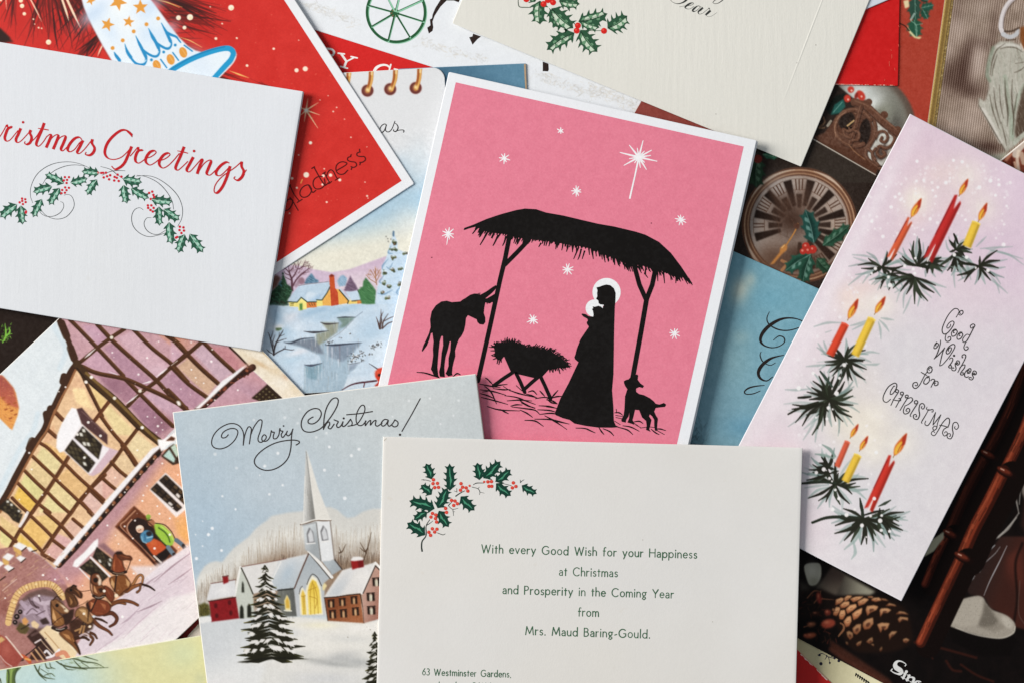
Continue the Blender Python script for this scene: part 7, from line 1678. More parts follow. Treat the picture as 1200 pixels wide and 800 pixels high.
for z, pts in ((L1,((193,568,2.3),(175,592,1.6),(257,610,2),(265,650,3),(380,570,2),(387,592,2),(337,555,2),(418,568,1.3),(582,500,2.4),(643,512,2.4),(688,565,1.4),(748,578,2.4),(390,517,1.8),(225,525,1.4),(268,585,1.2))),(L2,((397,432,2.7),(357,580,3.2),(314,655,2.3),(337,662,1.3),(307,712,2.1),(250,705,1.4),(160,552,3),(372,500,2),(235,475,2.2))),(L3,((217,415,1.8),(187,355,2),(157,308,2.8),(118,325,2.4),(200,370,1.2),(355,600,2.7),(450,575,3),(400,550,2),(275,545,2.8),(318,517,1.8),(420,460,2.4),(235,460,2.2),(203,517,2.6),(378,660,1.2),(458,548,1.8),(498,630,2),(430,220,2.6),(455,625,2.2)))):
    for x, y, q in pts: cv.dot(*z.p(x, y), q * .85,(240,239,240),.96,.4)
cv.wash(9,2,50); cv.tone(.90,(4,0,-2),1.0,1.06,215)
cand = []
for z, b, t, w_ in ((L1,(262,522),(420,222),60),(L1,(450,530),(650,126),70),(L1,(643,460),(744,244),56),(L2,(322,382),(470,90),52),(L2,(452,384),(612,78),56),(L3,(225,295),(338,72),42),(L3,(268,372),(388,134),50),(L3,(388,522),(590,120),66)):
    b_, t_ = np.array(z.p(*b)), np.array(z.p(*t)); d = (t_ - b_) / np.linalg.norm(t_ - b_); n_ = np.array((-d[1], d[0])) * w_ / z.k / 2
    cand.append(("candle",[[tuple(b_ + n_), tuple(t_ + n_ * .5), tuple(t_ - n_ * .5), tuple(b_ - n_)]]))
spr = [("fir_spray",[q]) for q in (L1((60,480),(200,455),(300,510),(300,690),(60,660)), L1((310,440),(420,420),(545,540),(520,700),(360,790),(300,690)), L1((520,440),(680,420),(860,470),(850,690),(530,640)), L2((220,340),(560,340),(590,480),(430,560),(330,500)), L2((90,470),(330,500),(480,580),(460,720),(300,800),(180,760)), L3((0,240),(190,170),(390,350),(330,480),(120,545),(40,480)), L3((90,530),(340,450),(610,540),(530,730),(380,750),(220,700)))]
picture(cd, cv,(.9,.7,.7,.7), spr + cand)
ik = Ink(cd)
CK = (58,56,54)
z = Z(1030,350,10)
def cur(z, pts, w_=.85): ik.line(z(pts),[w_ * 1.0, w_ * 1.4, w_ * 1.0], CK, n=5)
for p in ([(903,222),(930,175),(938,145),(915,120),(875,125),(815,190),(765,285),(740,365),(755,412),(795,408),(845,355),(880,290),(862,264),(822,285),(795,330),(808,348),(838,322),(838,298)],[(795,405),(778,445),(780,485),(805,502),(838,482),(838,450),(815,448),(806,468)],[(928,182),(955,195),(985,170),(978,142),(952,148),(946,172),(960,178)],
          [(912,362),(880,360),(850,400),(858,440),(895,430),(918,388),(900,368),(875,380),(872,402),(888,398)],[(978,395),(945,395),(915,440),(922,475),(955,468),(982,425),(968,402),(942,415),(940,436),(955,432)],[(1062,425),(1025,420),(985,465),(985,505),(1020,502),(1055,450),(1105,350),(1124,315),(1102,298),(1072,318),(1078,345),(1102,340),(1100,322)],[(1050,455),(1012,520),(995,570),(1015,600),(1045,582),(1036,558),(1015,565)]): cur(z, p,1.0)
z = Z(1090,400,16)
for p in ([(125,10),(85,60),(70,120),(100,128),(140,90),(155,50),(130,30),(105,60),(110,90)],[(195,-30),(190,40),(150,180),(110,270),(70,330)],[(70,325),(140,265),(210,190),(275,110)],[(275,110),(235,200),(205,320),(175,455)],[(175,455),(230,430),(320,330),(400,220),(460,110),(455,60),(410,55),(340,110),(300,190),(320,230),(365,205),(400,140),(385,110),(350,130),(335,170),(355,170)],
          [(365,340),(375,310),(410,305),(425,335),(405,385),(365,440),(345,470),(370,492),(402,475),(395,445),(375,450)],[(505,385),(520,395),(505,410),(488,385),(510,355),(545,370),(545,415),(510,435),(475,400),(470,440),(485,500),(460,540),(415,535),(405,500),(435,485),(445,505)],[(620,290),(600,300),(600,260),(640,240),(668,270),(640,350),(580,460),(515,580)],[(545,500),(600,445),(650,435),(640,490),(580,570),(570,610),(600,622),(630,600),(615,575),(595,590)],
          [(715,535),(735,545),(715,580),(695,565),(710,520),(750,500),(765,530),(740,585),(690,590)],[(740,505),(680,540),(645,600),(650,650),(690,665),(720,645)],[(825,575),(835,590),(815,600),(800,570),(820,545),(860,560),(860,605),(820,615),(795,580),(790,620),(810,670),(780,712),(735,700),(730,670),(765,665),(770,685)]): cur(z, p,1.0)
ik.disc(*z.p(447,262),1.4, CK)
z = Z(1025,425,8)
for p in ([(515,70),(505,58),(520,42),(538,55),(528,85),(500,90),(492,60),(515,30),(540,40)],[(495,75),(462,125),(420,205),(385,236),(358,222),(362,188),(392,180),(402,202),(385,212),(378,202)],[(432,84),(460,100),(490,116)],[(515,125),(495,125),(465,160),(460,188),(485,195),(512,165),(508,130),(492,140)],[(524,166),(540,150),(562,158),(545,190),(526,228)],[(550,190),(570,168),(592,175),(590,202),(566,210),(558,192),(575,184)],
          [(190,218),(178,215),(150,260),(146,292),(172,282),(202,235),(205,198),(180,188),(125,225),(82,305),(82,352),(112,366),(150,336)],[(150,398),(180,335),(222,268),(212,248),(195,255),(200,275),(212,270)],[(195,416),(232,350),(268,288),(258,270),(240,278),(246,298),(258,292)],[(168,342),(205,350),(240,350),(238,330),(222,332)],[(235,445),(270,385),(312,315),(304,298),(286,306),(290,325),(302,318)],[(300,335),(340,322),(355,345),(325,378),(282,402)],[(285,395),(268,445),(280,475),(315,465),(328,435),(308,422),(292,445),(308,452)],
          [(342,500),(332,488),(365,430),(402,372),(392,350),(372,358),(378,382),(392,374)],[(445,402),(436,415),(452,430),(468,405),(452,378),(424,388),(414,435),(420,485),(400,525),(368,518),(362,488),(385,480),(392,500),(378,502)],[(446,566),(440,550),(475,490),(510,428)],[(492,408),(486,428),(505,440),(545,434),(545,456),(530,455)],[(480,538),(470,568),(488,585),(510,572),(540,520),(572,458)],[(572,458),(555,530),(545,582)],[(545,582),(585,530),(622,480)],[(622,480),(590,560),(580,610),(555,628),(545,605),(565,588),(582,600)],
          [(565,652),(545,636),(530,662),(560,678),(595,630),(635,560),(682,514),(702,535),(690,590),(650,618),(636,655),(655,682),(682,660),(668,640),(652,655)],[(605,580),(650,588),(692,602)],[(755,590),(748,606),(768,620),(786,592),(770,556),(738,562),(728,612),(735,660),(715,706),(684,700),(680,668),(705,660),(710,682),(696,684)]): cur(z, p,.95)
ik.build("curly_lettering")

# ================================================================== pink nativity card
cd = Card("christmas_card", "pink card with a black nativity silhouette and white stars, white border, in the middle", "card",
          (526,84.5),(.9756,.2195),(-.2170,.976),369,480,(229,231,235), lift=.0010, tilt=.0016, folded=True, slip=(2.0,0.4), thick=.0004)
cv = Canvas(410,70,900,530,(222,124,145))
cv.wash(7,16,4); cv.wash(13,2,5, tint=(.8,1.2,1.0)); cv.wash(9,3.5,6)
picture(cd, cv,(10.6,10.2,13.2,12.5), name="pink_panel")
K = (16,13,12)
g1 = Z(480,230,10); g2 = Z(590,240,10); g3 = Z(700,255,10); g4 = Z(480,325,6.667); g5 = Z(550,390,7.273); g6 = Z(640,320,8); g7 = Z(640,410,7.273)
ik = Ink(cd)
top = g1((632,400),(640,375),(750,335),(900,270),(1050,220)) + g2((0,105),(150,65),(250,48),(380,55),(500,95),(700,130),(950,190)) + g3((0,75),(200,110),(450,170),(560,205),(720,290),(860,420),(980,580),(1085,740),(1110,775))
low = g3((1090,782),(1010,690),(930,700),(800,645),(700,610),(620,590),(520,555),(400,570),(330,540),(200,480),(80,440)) + g2((1100,540),(900,490),(780,478),(600,442),(430,420),(200,395),(30,350)) + g1((950,430),(870,395),(800,355),(720,375))
ik.poly(top + low, K)
r = R_(5)
edge = cr(low,6)
for i,(x, y) in enumerate(edge[3:-6]):
    t = i / len(edge)             # 0 right end .. 1 left end
    for _ in range(2):
        dx = .62 - 1.25 * t if t < .75 else -.35 - 1.5 * (t - .75)
        dx += r.gauss(0,.10); dy = .85; l = r.choice([2.2,3.2,4.2,5.4,7.5,9.5]) * (1.0 if t < .78 else 1.1)
        n_ = math.hypot(dx, dy); xx, yy = x + r.uniform(-1.2,1.2), y - 1.5
        ik.line([(xx, yy),(xx + dx / n_ * l * .5 + r.uniform(-.3,.3), yy + dy / n_ * l * .5),(xx + dx / n_ * l, yy + dy / n_ * l)],[2.2,1.5,.9], K, n=3)
for q in ([(905,430),(870,500),(825,575)],[(1040,455),(1000,540),(975,585)],[(800,360),(770,400),(735,445)],[(870,400),(845,440),(815,485)],[(1130,470),(1110,540),(1088,585)],[(990,440),(965,490)],[(760,345),(700,370),(640,395)]): ik.line(g1(q),[2.4,1.7,1.1], K)
for q in ([(880,500),(850,570),(820,640)],[(910,520),(890,600),(868,650)],[(950,540),(920,640)],[(1040,560),(1050,640)],[(1170,590),(1190,680)],[(440,450),(410,500)],[(760,480),(735,555)],[(170,400),(155,480)]): ik.line(g2(q),[2.0,1.5,.8], K)
for q in ([(290,500),(350,610)],[(570,560),(560,660),(590,710)],[(470,570),(515,655)],[(770,640),(785,775)],[(700,620),(705,750)],[(920,690),(915,775)],[(850,640),(860,740)],[(990,670),(1055,785)],[(560,640),(545,670)],[(940,700),(930,750)]): ik.line(g3(q),[2.2,1.6,.9], K)
roof = ik.build("stable_roof")
for q, w_ in ((([(598,272),(592,303),(586,328),(573,388),(560,446)]),5.4),(([(620,281),(606,296),(591,311)]),5.2),(([(769,310),(764,334),(757,352)]),5.6),(([(742,308),(749,334),(757,352)]),5.4),(([(757.5,350),(751,388),(741,443)]),5.8)):
    ik = Ink(cd,1); ik.line(q, w_, K, smooth=False); ik.build("stable_post", roof)
ik = Ink(cd,0)
ik.poly(g4((172,268),(205,220),(248,190),(290,184),(330,195),(395,190),(412,178),(430,168),(455,150),(475,137),(505,128),(530,130),(552,138),(600,112),(650,76),(672,63),(683,72),(665,103),(640,128),(606,156),(592,166),(604,166),(640,146),(672,126),(684,142),(662,182),(628,206),(592,198),(584,240),(580,280),(592,318),(592,352),(577,371),(548,368),(530,352),(524,330),(490,314),(456,298),(441,320),(436,370),(425,420),(405,460),(386,482),(370,522),(356,570),(358,612),(346,656),(336,700),(332,745),(337,762),(302,770),(280,748),(290,730),(304,690),(304,630),(318,570),(322,500),(314,500),(300,560),(282,620),(276,660),(272,700),(276,776),(236,772),(230,735),(240,692),(245,650),(250,590),(262,530),(260,458),(248,460),(236,500),(228,570),(222,640),(218,700),(224,760),(232,778),(192,772),(178,735),(166,715),(174,680),(184,610),(182,560),(187,500),(178,432),(166,440),(156,482),(136,532),(102,578),(94,572),(108,530),(128,488),(150,440),(164,390),(160,330)), K)
for k in range(13): x = 415 + k * 11; y = 180 - (x - 415) * .42 + (max(0, x - 500) ** 2) * .002; ik.line(g4((x, y + 8),(x + 3, y - 8)),[1.2,.7], K, smooth=False)
for k in range(5): ik.line(g4((605 + k * 14,195 - k * 4),(606 + k * 14,212 - k * 5)),[1.4,.8], K, smooth=False)
ik.build("donkey")
ik = Ink(cd,1)
hay = [(205,118),(230,104),(262,100),(300,90),(340,76),(380,82),(420,96),(470,116),(520,132),(560,126),(600,142),(640,150),(690,152),(740,186),(790,216),(826,252),(828,288),(785,288),(730,292),(700,292),(680,306)]
ik.poly(g5(hay + [(625,366),(580,388),(400,346),(352,326),(296,200),(275,226),(240,232),(212,192),(218,152)]), K)
r = R_(11); he = cr(hay,4)
for i,(x, y) in enumerate(he):
    t = i / len(he)
    for _ in range(2):
        a = math.radians(-165 + 205 * t) + r.gauss(0,.42); l = r.uniform(14,44)
        ik.line(g5((x - 6 * math.cos(a), y - 6 * math.sin(a)),(x + l * .5 * math.cos(a), y + l * .5 * math.sin(a) - 2),(x + l * math.cos(a + .2), y + l * math.sin(a + .2))),[1.4,1.1,.7], K, n=3)
for q in ([(230,200),(195,195)],[(225,215),(200,225)],[(245,225),(235,262)],[(262,225),(250,268)],[(270,220),(272,250)],[(215,180),(185,190)],[(690,295),(685,335)],[(715,292),(712,335)],[(735,290),(735,318)],[(755,288),(772,345)],[(780,285),(800,320)],[(220,150),(180,150)],[(215,120),(176,122)]): ik.line(g5(q),[1.6,.9], K, smooth=False)
for q in ([(372,332),(290,385),(205,448)],[(398,340),(435,415),(472,502)],[(592,368),(530,420),(462,482)],[(603,362),(645,450),(692,556)]): ik.line(g5(q),4.3, K, smooth=False)
ik.build("manger")
ik = Ink(cd,0)
STRAW = ([(80,430),(180,450),(265,462)],[(145,380),(175,410),(198,436)],[(195,458),(260,442),(325,434)],[(90,480),(200,495),(310,526)],[(90,512),(160,532),(222,562)],[(100,545),(210,572),(330,606)],[(150,622),(260,652),(430,660)],[(260,645),(300,668),(336,685)],[(430,652),(490,680),(540,716)],[(330,480),(420,512),(562,546)],[(320,575),(430,568),(535,576)],[(300,530),(400,545),(480,575),(565,606)],[(418,565),(490,610),(560,640)],[(350,620),(400,608),(452,610)],[(360,626),(470,640),(560,655),(602,692)],[(440,590),(500,618),(562,636)],[(470,740),(560,746),(632,792)],[(555,730),(700,735),(850,772)],[(640,700),(720,745),(800,796)],[(600,690),(700,680),(782,700)],[(590,616),(680,622),(752,642)],[(580,650),(680,656),(742,672)],[(560,556),(650,545),(705,575),(742,602)],[(690,556),(720,525),(752,488)],[(700,552),(745,538),(792,536)],[(598,488),(620,512),(642,536)],[(500,500),(542,490),(576,522)],[(398,444),(450,492)],[(480,515),(530,530),(582,552)],[(288,450),(350,492)],[(130,450),(185,500),(232,602)],[(330,480),(390,500)],[(200,470),(290,480),(350,478)],[(110,500),(180,490)],[(660,560),(700,590),(750,600)])
for k, q in enumerate(STRAW): ik.line(g5(q),[.9,1.9,.8], K, n=4)
for q in ([(580,530),(620,530),(652,552)],[(588,552),(652,562)],[(590,570),(652,582)],[(580,600),(632,632)],[(595,498),(600,535)],[(650,640),(720,652),(792,688)],[(600,650),(690,676),(738,716)],[(735,610),(790,602),(824,622)],[(760,632),(802,656)],[(740,615),(780,640)],[(800,660),(852,652)],[(890,668),(930,700),(962,716)],[(925,668),(970,668),(1018,682)],[(940,680),(1006,716)],[(250,660),(330,664),(380,685),(418,702)],[(448,655),(470,690),(492,716)],[(480,664),(540,690),(576,726)],[(0,562),(90,602),(196,626)],[(80,602),(176,674)],[(0,420),(60,432),(96,456)],[(0,480),(80,492)],[(45,400),(72,370),(102,338)],[(60,402),(135,390)],[(880,650),(925,655)]): ik.line(g7(q),[.9,1.8,.8], K, n=4)
for q in ([(55,738),(120,744),(190,766),(235,782)],[(338,772),(370,748),(398,758)],[(590,780),(630,810)]): ik.line(g4(q),[.9,2.0,1.0], K)
ik.build("straw")
ik = Ink(cd,0)
HW = (232,234,236)
ik.disc(710.6,342.6,16.5, HW, n=36); ik.disc(696.3,361.4,10.2, HW, n=28)
halo = ik.build("halo")
ik = Ink(cd,2)
ik.poly(g6((470,137),(500,130),(530,118),(562,110),(600,116),(634,146),(650,190),(648,260),(642,320),(636,500),(633,700)) + g7((575,0),(572,200),(560,340),(571,480),(575,600),(590,636),(622,652),(560,657),(440,656),(330,641),(240,622),(200,592),(140,576),(80,550),(75,530),(120,410),(190,280),(274,102),(246,78),(239,60),(262,0)) +
        g6((266,790),(285,710),(320,620),(360,560),(395,510),(398,500),(383,482),(378,462),(390,446),(384,430),(350,412),(331,392),(333,382),(345,382),(372,388),(395,405),(440,410),(443,390),(437,355),(428,340),(440,330),(434,314),(456,318),(490,308),(515,318),(526,332),(540,300),(505,296),(490,284),(488,262),(466,242),(478,222),(476,190),(480,165)), K)
ik.build("robed_woman", halo)
ik = Ink(cd,2)
ik.poly(g7((662,280),(660,262),(676,252),(700,246),(722,222),(750,216),(772,203),(782,215),(778,250),(800,280),(832,302),(820,320),(790,312),(764,325),(765,352),(790,370),(832,380),(880,405),(912,430),(930,452),(962,460),(1000,446),(1020,460),(1010,480),(970,484),(930,490),(918,520),(934,555),(950,580),(945,620),(942,670),(952,686),(924,682),(918,640),(918,590),(900,560),(880,543),(874,560),(895,590),(886,630),(876,670),(888,692),(848,675),(854,640),(849,600),(815,570),(790,508),(755,505),(745,550),(734,590),(750,632),(690,612),(704,580),(708,522),(700,560),(680,590),(676,614),(642,606),(638,590),(658,550),(665,500),(668,440),(670,390),(690,330),(672,305)), K)
ik.build("lamb")
SW = (236,234,236)
r = R_(2)
for x, y, q, n in ((591,186,6.6,8),(657,154,4.6,6),(675.5,224.5,6.2,9),(797.5,258,6.6,9),(665,316,7.0,9),(525.5,274,7.6,9),(624.5,374.5,7.2,9),(790,390.5,7.2,9)):
    ik = Ink(cd,0); a0 = r.uniform(0,1)
    for k in range(n):
        a = a0 + 2 * math.pi * k / n + r.uniform(-.12,.12); l = q * r.uniform(.75,1.1)
        ik.line([(x, y),(x + l * .6 * math.cos(a), y + l * .6 * math.sin(a)),(x + l * math.cos(a), y + l * math.sin(a))],[1.7,1.3,.8], SW, smooth=False)
    if (x, y) == (525.5,274): ik.line([(x, y),(523.5,287)],[1.6,.7], SW, smooth=False)
    ik.build("star")
ik = Ink(cd,0); z = Z(700,150,8.89); c0 = z.p(430,310)
for p, w_ in (((475,135),2.0),((330,183),2.2),((232,260),2.2),((273,396),2.0),((510,440),2.2),((622,353),2.0),((565,236),2.0),((556,292),2.0),((414,214),1.8),((328,326),1.8),((446,422),1.8),((384,372),1.8),((492,366),1.8),((490,245),1.8)):
    e = z.p(*p); ik.line([c0,((c0[0] + e[0]) / 2,(c0[1] + e[1]) / 2), e],[w_ * 1.3, w_ * .85,.9], SW, smooth=False)
ik.line([c0, z.p(390,500), z.p(335,742)],[2.2,1.7,2.0], SW, smooth=False); ik.disc(c0[0], c0[1],3.6, SW)
ik.build("star", label="large white star with a long downward ray")
ik = Ink(cd,0)
for x, y in ((506,302),(763,262)): ik = Ink(cd); ik.disc(x, y,.8,(120,52,70)); ik.build("ink_speck")

# ================================================================== church card
cd = Card("christmas_card", "pale blue card of a snowy village church with black script greeting, lower middle", "card",
          (202.3,482.5),(.992,-.1255),(.122,.992),358,480,(224,221,214), folded=True, slip=(.6,.3), curl=(((1,0),.0011,170),))
z1 = Z(300,520,8); z2 = Z(215,580,6.667); z3 = Z(310,600,5.714); z4 = Z(230,650,5.333); z5 = Z(360,700,8)
cv = Canvas(190,425,590,814,(190,201,206))
cv.grad([(190,425),(590,425),(590,814),(190,814)],(470,470),(192,201,204),(250,690),(166,188,204)); cv.glow(330,570,60,30,(184,198,208),.7); cv.glow(240,620,26,40,(166,190,208),.6); cv.glow(230,500,30,26,(186,200,208),.6); cv.glow(480,470,80,20,(196,203,204),.7)
cv.wash(7,14,4); cv.wash(8,2,5)
for x, y, q in ((965,45,2.0),(895,105,2.0),(642,242,1.9),(778,290,1.6),(833,505,2.6),(250,383,1.7),(125,468,1.8),(80,205,2),(205,85,2.0),(688,25,1.8),(35,290,1)): cv.dot(*z1.p(x, y), q * .8,(228,231,234),.85,.8)
for x, y, q in ((225,256,2.2),(195,305,2.2),(297,429,1.9),(102,492,2.2),(407,107,1.4),(304,5,1.4),(150,395,1.0),(95,305,.9),(150,200,.8)): cv.dot(*z2.p(x, y), q * .85,(230,233,236),.88,.7)
zr = Z(240,455,8)
for x, y, q in ((97,612,2.4),(298,742,2),(310,15,1.6),(750,270,2.2),(890,190,1.6),(870,322,1.8),(685,600,2),(565,720,1.8),(460,292,1.8),(1165,540,1.6)): cv.dot(*zr.p(x, y), q * .8,(216,222,226),.7,.9)
zs = Z(350,455,8)
for x, y, q in ((567,566,2),(495,626,2),(242,762,2),(1035,112,1.8),(260,415,1.8),(165,455,1.6),(288,545,1.4),(660,170,1.2),(1330,330,1.6),(1230,90,1.6),(1450,250,1.6),(1500,110,1.6),(880,260,1.2)): cv.dot(*zs.p(x, y), q * .8,(222,227,230),.75,.9)
# frosted wood behind the houses
hill = z2((90,840),(98,740),(108,660),(130,605),(165,552),(205,524),(255,512),(302,520),(345,465),(395,408),(460,360),(515,318),(560,262),(620,215),(690,172),(760,150)) + z1((90,705),(150,670),(300,640),(420,628),(560,600),(640,588),(700,588),(765,615),(812,660),(855,690),(925,680),(1000,632),(1090,605),(1300,600),(1300,1600),(200,1600))
cv.poly(hill,(203,203,198), soft=1.2)
for x, y, rx, ry in ((243,680,13,14),(262,672,15,14),(288,655,16,15),(308,640,18,16),(335,628,18,15),(362,625,17,15),(388,626,15,14),(412,632,16,13),(438,625,16,14)):
    cv.glow(x, y, rx, ry * .6,(222,221,214),.75,-.2); cv.glow(x + 2, y + ry, rx * .9, ry * .6,(168,150,130),.55,-.2)
ridge = [(231,706),(232,690),(250,668),(262,664),(285,648),(300,632),(325,616),(360,610),(385,612),(405,622),(430,614),(460,612)]
for k,(x, y) in enumerate(cr(ridge,8)):
    rr = R_(k)
    for _ in range(9):
        xx = x + rr.gauss(0,3); l = rr.uniform(10,34); y0 = y - rr.uniform(0,4) + rr.uniform(0,22)
        cv.line([(xx, y0),(xx + rr.uniform(-2.5,2.5), y0 + l)],(.3, rr.uniform(.5,1.3),.6), rr.choice([(176,168,156),(150,130,110),(190,184,174),(164,146,122),(214,212,206),(204,202,196)]), rr.uniform(.25,.6),.5, smooth=False)
hb = [(255,716),(262,690),(300,662),(330,648),(360,650),(380,650),(400,656),(420,652),(446,650),(470,650),(470,700),(230,720)]
cv.poly(hb,(146,116,90),.8, soft=6)
cv.hatch(hb,480,(.05,1),13,1.1,[(120,94,72),(174,146,116),(94,72,56),(186,164,136),(140,108,84),(70,52,42)],8,.5,.18,.4)
cv.hatch([(372,655),(448,650),(448,668),(400,670),(380,660)],130,(.02,1),16,1.2,[(84,62,48),(110,84,64),(60,44,36)],9,.5,.15,.5); cv.hatch([(255,690),(345,645),(350,660),(290,678),(280,690)],120,(.02,1),10,1.1,[(94,68,52),(120,90,68),(70,50,42)],10,.5,.15,.5)
cv.hatch([(230,700),(240,672),(280,660),(280,690),(250,716)],90,(.1,1),12,1.0,[(140,128,116),(190,186,178),(110,98,88),(214,212,206)],11,.5,.2,.5)
for q in ([(660,330),(680,270),(700,200),(715,130)],[(680,270),(640,200)],[(690,240),(670,260),(640,235)],[(500,270),(520,260),(545,210)],[(510,265),(500,230)]): cv.line(z3(q),(1.6,1.4,.5),(88,66,50),.8,.4)
# ground
gr = [(190,735),(245,726),(300,722),(350,722),(400,728),(470,728),(470,814),(190,814)]
cv.poly(gr,(212,212,208), soft=1); cv.grad([(230,726),(330,720),(300,814),(230,814)],(250,735),(196,202,206),(280,800),(214,216,216),.9, soft=3); cv.poly([(330,722),(470,722),(470,770),(330,775)],(221,219,212),.85, soft=5)
for x, y, rx, ry, c, a, ro in ((410,748,26,5,(204,205,202),.7,.05),(398,770,26,7,(182,184,184),.8,-.2),(420,775,22,5,(168,172,172),.75,.1),(395,778,26,3,(158,162,162),.6,.1),(380,795,40,8,(200,202,204),.8,0),(370,810,40,6,(178,182,186),.7,.1),(400,806,26,4,(172,176,178),.6,-.1),(345,765,26,4,(190,192,190),.6,.05),(370,773,16,3,(170,172,170),.6,.1),(250,760,20,16,(198,203,207),.7,0),(260,800,20,10,(216,216,216),.7,0),(375,732,22,4,(226,220,190),.7,0),(335,740,16,5,(196,200,204),.8,.1),(430,735,20,4,(228,226,222),.7,-.1),(340,780,40,4,(216,214,210),.8,.08)): cv.glow(x, y, rx, ry, c, a, ro)
cv.wash(6,10,8, gr)
# church
cv.poly(z4((270,72),(450,42),(560,22),(700,-8),(640,120),(612,208),(510,218),(440,220),(352,242)),(212,211,209), soft=.4); cv.grad(z4((520,35),(690,-5),(612,208),(490,220),(465,160)), z4.p(500,60),(198,204,208), z4.p(560,200),(176,188,196),.9, soft=1); cv.glow(*z4.p(570,110),7,14,(170,188,202),.7,.5); cv.line(z4((530,40),(470,160)),1.4,(224,222,218),.8,.5, smooth=False); cv.line(z4((276,72),(440,44),(560,22)),1.2,(120,72,60),.6,.4, smooth=False)
cv.poly(z4((275,75),(355,242),(362,394),(270,396),(240,248)),(190,196,186), soft=.3); cv.line(z4((238,260),(258,160),(276,74)),2.8,(224,223,218),1,.3, smooth=False); cv.line(z4((282,80),(320,158),(354,240)),1.7,(74,74,64),.9,.3, smooth=False); cv.line(z4((268,72),(310,160),(350,244)),2.2,(226,225,221),.0,.3, smooth=False)
for q in ((284,160,300,232),(272,308,298,394),(318,300,346,388)): cv.poly(z4((q[0], q[3]),(q[0] + 1, q[1] + 18),((q[0] + q[2]) / 2 - 2, q[1]),(q[2] - 3, q[1] + 22),(q[2], q[3])),(46,50,40), soft=.3)
cv.grad(z3((95,518),(200,508),(218,694),(140,694),(60,600)), z3.p(100,600),(120,124,118), z3.p(215,600),(100,104,102), soft=.4); cv.line(z3((90,520),(200,508)),2.0,(56,58,56),.8,.5, smooth=False); cv.hatch(z3((100,530),(195,520),(210,690),(150,690)),40,(0,1),9,.9,[(82,84,80),(132,136,130)],4,.5,.1)
cv.poly(z3((140,660),(132,590),(150,548),(170,590),(176,660)),(228,214,150), soft=.3); cv.poly(z3((144,640),(140,590),(152,562),(165,595),(168,640)),(214,172,60), soft=.3); cv.line(z3((132,655),(180,658)),1.4,(216,216,206),.9,.3, smooth=False)
cv.grad(z3((300,270),(440,436),(400,470),(404,692),(217,692),(196,508)), z3.p(300,300),(168,178,184), z3.p(290,690),(188,193,197), soft=.3)
cv.line(z3((300,262),(250,380),(200,506)),1.6,(92,62,54),.8,.4, smooth=False); cv.line(z3((304,272),(370,350),(440,436)),2.6,(72,68,64),.8,.8, smooth=False); cv.line(z3((296,256),(370,336),(450,432)),3.6,(223,222,218),1,.3, smooth=False)
for lst, o in (([(283,684),(275,520),(290,470),(318,420),(350,442),(376,500),(392,684)],1),([(240,684),(233,545),(252,498),(278,535),(290,684)],1)): cv.poly(z3(lst),(228,222,198), soft=.4)
cv.line(z3((284,480),(300,440),(322,412),(356,436),(382,490)),1.1,(66,62,58),.7,.3)
cv.line(z3((232,545),(240,508),(254,492)),.9,(66,62,58),.7,.3)
cv.grad(z3((296,684),(288,530),(300,480),(320,446),(346,462),(366,516),(384,672)), z3.p(330,460),(226,190,60), z3.p(330,680),(238,212,96), soft=.3); cv.grad(z3((252,684),(244,550),(256,515),(272,550),(282,682)), z3.p(260,520),(222,184,62), z3.p(262,680),(238,210,92), soft=.3)
for q in ([(310,680),(306,540),(322,460)],[(335,680),(332,540),(322,470)],[(360,676),(352,560),(330,480)],[(295,520),(345,500)],[(300,560),(350,580),(340,640)],[(262,680),(258,560)],[(272,680),(266,560)],[(248,560),(274,556)]): cv.line(z3(q),.8,(176,132,34),.75,.4)
cv.poly(z3((388,520),(388,490),(402,468),(418,490),(400,520)),(222,206,150), soft=.4)
cv.grad(z3((380,322),(470,312),(518,378),(450,420),(440,400)), z3.p(400,330),(176,186,192), z3.p(490,380),(160,170,176), soft=.4); cv.line(z3((470,316),(520,380)),1.6,(70,56,50),.7,.5, smooth=False)
# tower and spire
cv.grad(z3((258,82),(345,62),(378,326),(300,262),(272,250)), z3.p(270,150),(196,203,206), z3.p(360,200),(160,168,172), soft=.3); cv.poly(z3((345,62),(440,52),(468,310),(440,322),(378,326)),(217,220,222), soft=.3); cv.line(z3((347,70),(378,322)),1.4,(112,112,110),.7,.4, smooth=False)
cv.line(z3((440,60),(468,312)),1.6,(120,104,92),.6,.5, smooth=False)
for lst in ([(290,205),(282,140),(300,98),(326,130),(334,200)],[(385,190),(374,125),(392,84),(416,116),(428,182)]): cv.poly(z3(lst),(112,112,116), soft=.4); cv.poly(z3([(x + 8 if x < sum(p[0] for p in lst) / 5 else x - 3, y + 8 if y < 160 else y - 6) for x, y in lst]),(202,205,208), soft=.4)
cv.line(z3((282,208),(338,204)),1.4,(222,222,220),.9,.3, smooth=False); cv.line(z3((384,196),(432,190)),1.4,(226,226,224),.9,.3, smooth=False)
cv.grad(z1((468,40),(440,738),(500,735),(560,712),(500,300),(480,120)), z1.p(450,500),(202,203,200), z1.p(545,500),(132,132,128), soft=.35); cv.poly(z1((468,40),(482,130),(500,300),(556,712),(700,712),(580,400),(520,200)),(217,215,208), soft=.3); cv.line(z1((470,70),(500,300),(552,700)),1.0,(110,108,104),.5,.4, smooth=False); cv.line(z1((460,300),(446,720)),1.2,(224,222,216),.7,.4, smooth=False)
cv.hatch(z1((462,400),(442,735),(550,710),(510,400)),40,(.05,1),12,.8,[(150,150,146),(214,213,208),(120,118,114)],5,.35,.05)
